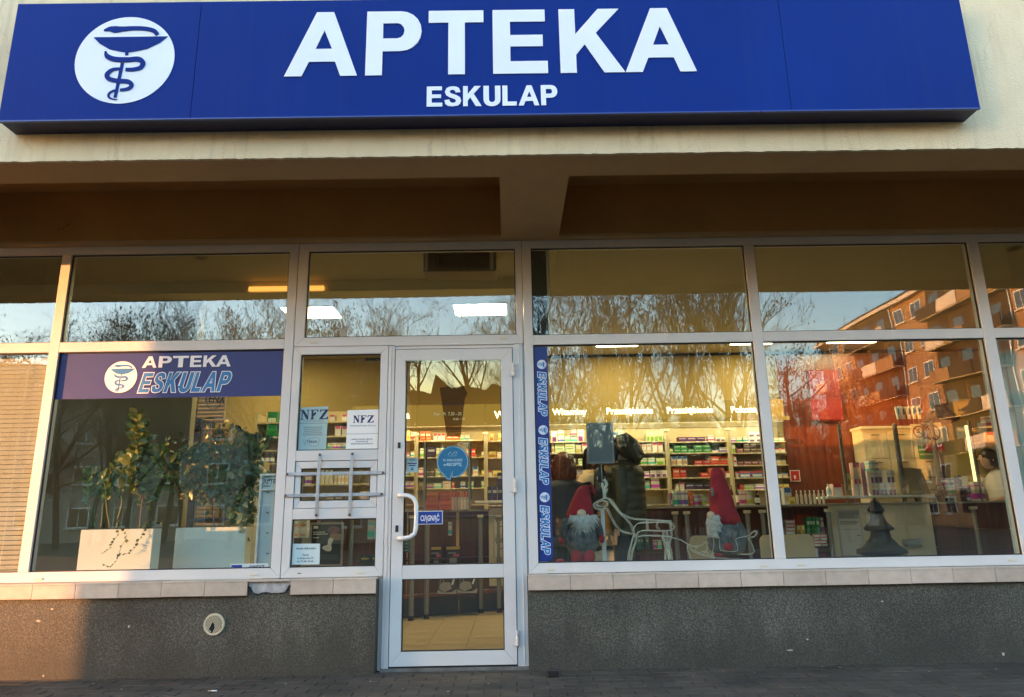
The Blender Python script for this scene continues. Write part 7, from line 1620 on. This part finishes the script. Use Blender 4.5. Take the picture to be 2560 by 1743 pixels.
for px, D, H, k in ((1985,34,12.5,2),(2020,36,11.0,0),(2060,24,6.5,1),(2110,25,6.0,2),(2160,24,5.6,3),(2210,23,6.0,0),(2260,25,5.8,1),
                    (1330,30,12,0),(1275,38,12.5,3),(1110,42,13,1),(1010,30,12.2,3),(960,36,12.5,1),(880,30,11.6,0),(800,34,12.2,3),(720,30,11.8,1),(640,32,13.2,1),(590,28,12.4,0),(480,36,13.6,3),(440,38,13.4,1),(400,36,14.2,3),(350,36,13.4,3),(290,34,13.0,1),(250,36,12.4,3),(180,30,12.2,2),(100,33,12.6,0),(30,28,11.6,2),(-60,34,12.5,1)):
    mirror(px, D, H, k)
hb = MB(); hr = random.Random(9); hx = -120.0; top = [(-120,-.2)]
while hx < 75: top.append((hx, 7.6+hr.uniform(-1.3,1.3))); hx += hr.uniform(.5,1.6)
top += [(75,-.2)]
tag(hb.prism(top, -75, -71).build('far_hedge', M('hedge_brown', (.035,.028,.018), .95, var=.5, vs=.8, bump=1, bs=3)), 'distant hedge line beyond the trees', None, None, 'stuff')
# apartment blocks
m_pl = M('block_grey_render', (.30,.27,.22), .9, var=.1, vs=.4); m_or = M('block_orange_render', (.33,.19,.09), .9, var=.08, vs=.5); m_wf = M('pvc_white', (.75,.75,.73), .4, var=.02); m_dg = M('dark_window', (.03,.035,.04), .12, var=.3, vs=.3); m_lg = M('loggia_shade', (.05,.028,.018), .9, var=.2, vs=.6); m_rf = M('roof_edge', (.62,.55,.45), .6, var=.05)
def block(name, label, org, ux, L_, H, floors, bays, wallm, kind):
    """slab whose lit face runs from org along ux; outward normal to the left of ux"""
    t = thing(name, label, 'apartment block', tuple(org)); u = Vector(ux).normalized(); n = Vector((-u.y,u.x,0)); rot = math.atan2(u.y, u.x)
    def pc(nm, m, a0,a1,d0,d1,z0,z1, par=None):
        o = MB().box(a0,a1,d0,d1,z0,z1).build(nm, m, None); o.data.transform(Matrix.Rotation(rot,4,'Z')); o.parent = par or t; ORG[o.name] = Vector(org); return o
    w = pc('wall', wallm, 0, L_, -11, 0, -.2, H); pc('cornice', m_rf, -.4, L_+.4, -11.3, .55, H+.01, H+.35); pc('roof', m_asph, -.2, L_+.2, -11, .3, H+.36, H+.7)
    fh = H/floors; bw = L_/bays
    pm = {}
    for fl_ in range(floors):
        for b_ in range(bays):
            c_ = bw*(b_+.5); z0 = fl_*fh+.95
            if kind == 'loggia' and b_ % 5 in (0,3,4):
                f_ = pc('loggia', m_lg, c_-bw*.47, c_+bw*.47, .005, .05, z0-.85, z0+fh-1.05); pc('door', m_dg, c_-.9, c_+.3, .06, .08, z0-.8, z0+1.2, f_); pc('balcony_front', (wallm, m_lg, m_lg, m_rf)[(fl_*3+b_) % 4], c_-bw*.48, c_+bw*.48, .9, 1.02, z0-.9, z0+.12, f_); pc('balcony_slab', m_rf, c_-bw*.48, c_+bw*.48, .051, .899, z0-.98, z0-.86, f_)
            else:
                f_ = pc('window', m_wf, c_-.75, c_+.75, .01, .06, z0, z0+1.45); pc('pane', m_dg, c_-.66, c_-.04, .065, .075, z0+.1, z0+1.36, f_); pc('pane', m_dg, c_+.04, c_+.66, .065, .075, z0+.1, z0+1.36, f_); pc('sill', m_rf, c_-.85, c_+.85, .062, .2, z0-.09, z0-.01, f_)
    if kind == 'loggia':
        for b_ in range(1, bays, 5): pc('downpipe', m_steel, bw*b_+.06, bw*b_+.18, .02, .14, 0, H)
        for k in range(3): 
            a_ = MB().tube([(2+k*5,-3,H+.6),(2+k*5,-3,H+3.6-k*.5)], .04, 5)
            for j in range(4): a_.tube([(1.4+k*5,-3,H+2+j*.35),(2.6+k*5,-3,H+2+j*.35)], .02, 4)
            o = a_.build('antenna', m_bolt); o.data.transform(Matrix.Rotation(rot,4,'Z')); o.parent = t
    return t
block('orange_apartment_block', 'sunlit orange apartment block with loggias mirrored in the right window', (36.5,-74.5,-.1), (0,1,0), 44, 20.0, 7, 16, m_or, 'loggia')
block('grey_apartment_block', 'long shaded grey apartment block mirrored behind the trees at left', (-6.5,-47,-.1), (-1,0,0), 66, 12.6, 4, 20, m_pl, 'plain') if False else None
block('grey_apartment_block', 'long shaded grey apartment block mirrored behind the trees at left', (-72.5,-47,-.1), (1,0,0), 66, 12.3, 4, 20, m_pl, 'plain')

for m_ in (m_hdr, m_hlet, MATS['strip_glow']): m_.cycles.emission_sampling = 'NONE'
for m_ in (m_diff, MATS['added_light_strip']): m_.cycles.emission_sampling = 'FRONT'
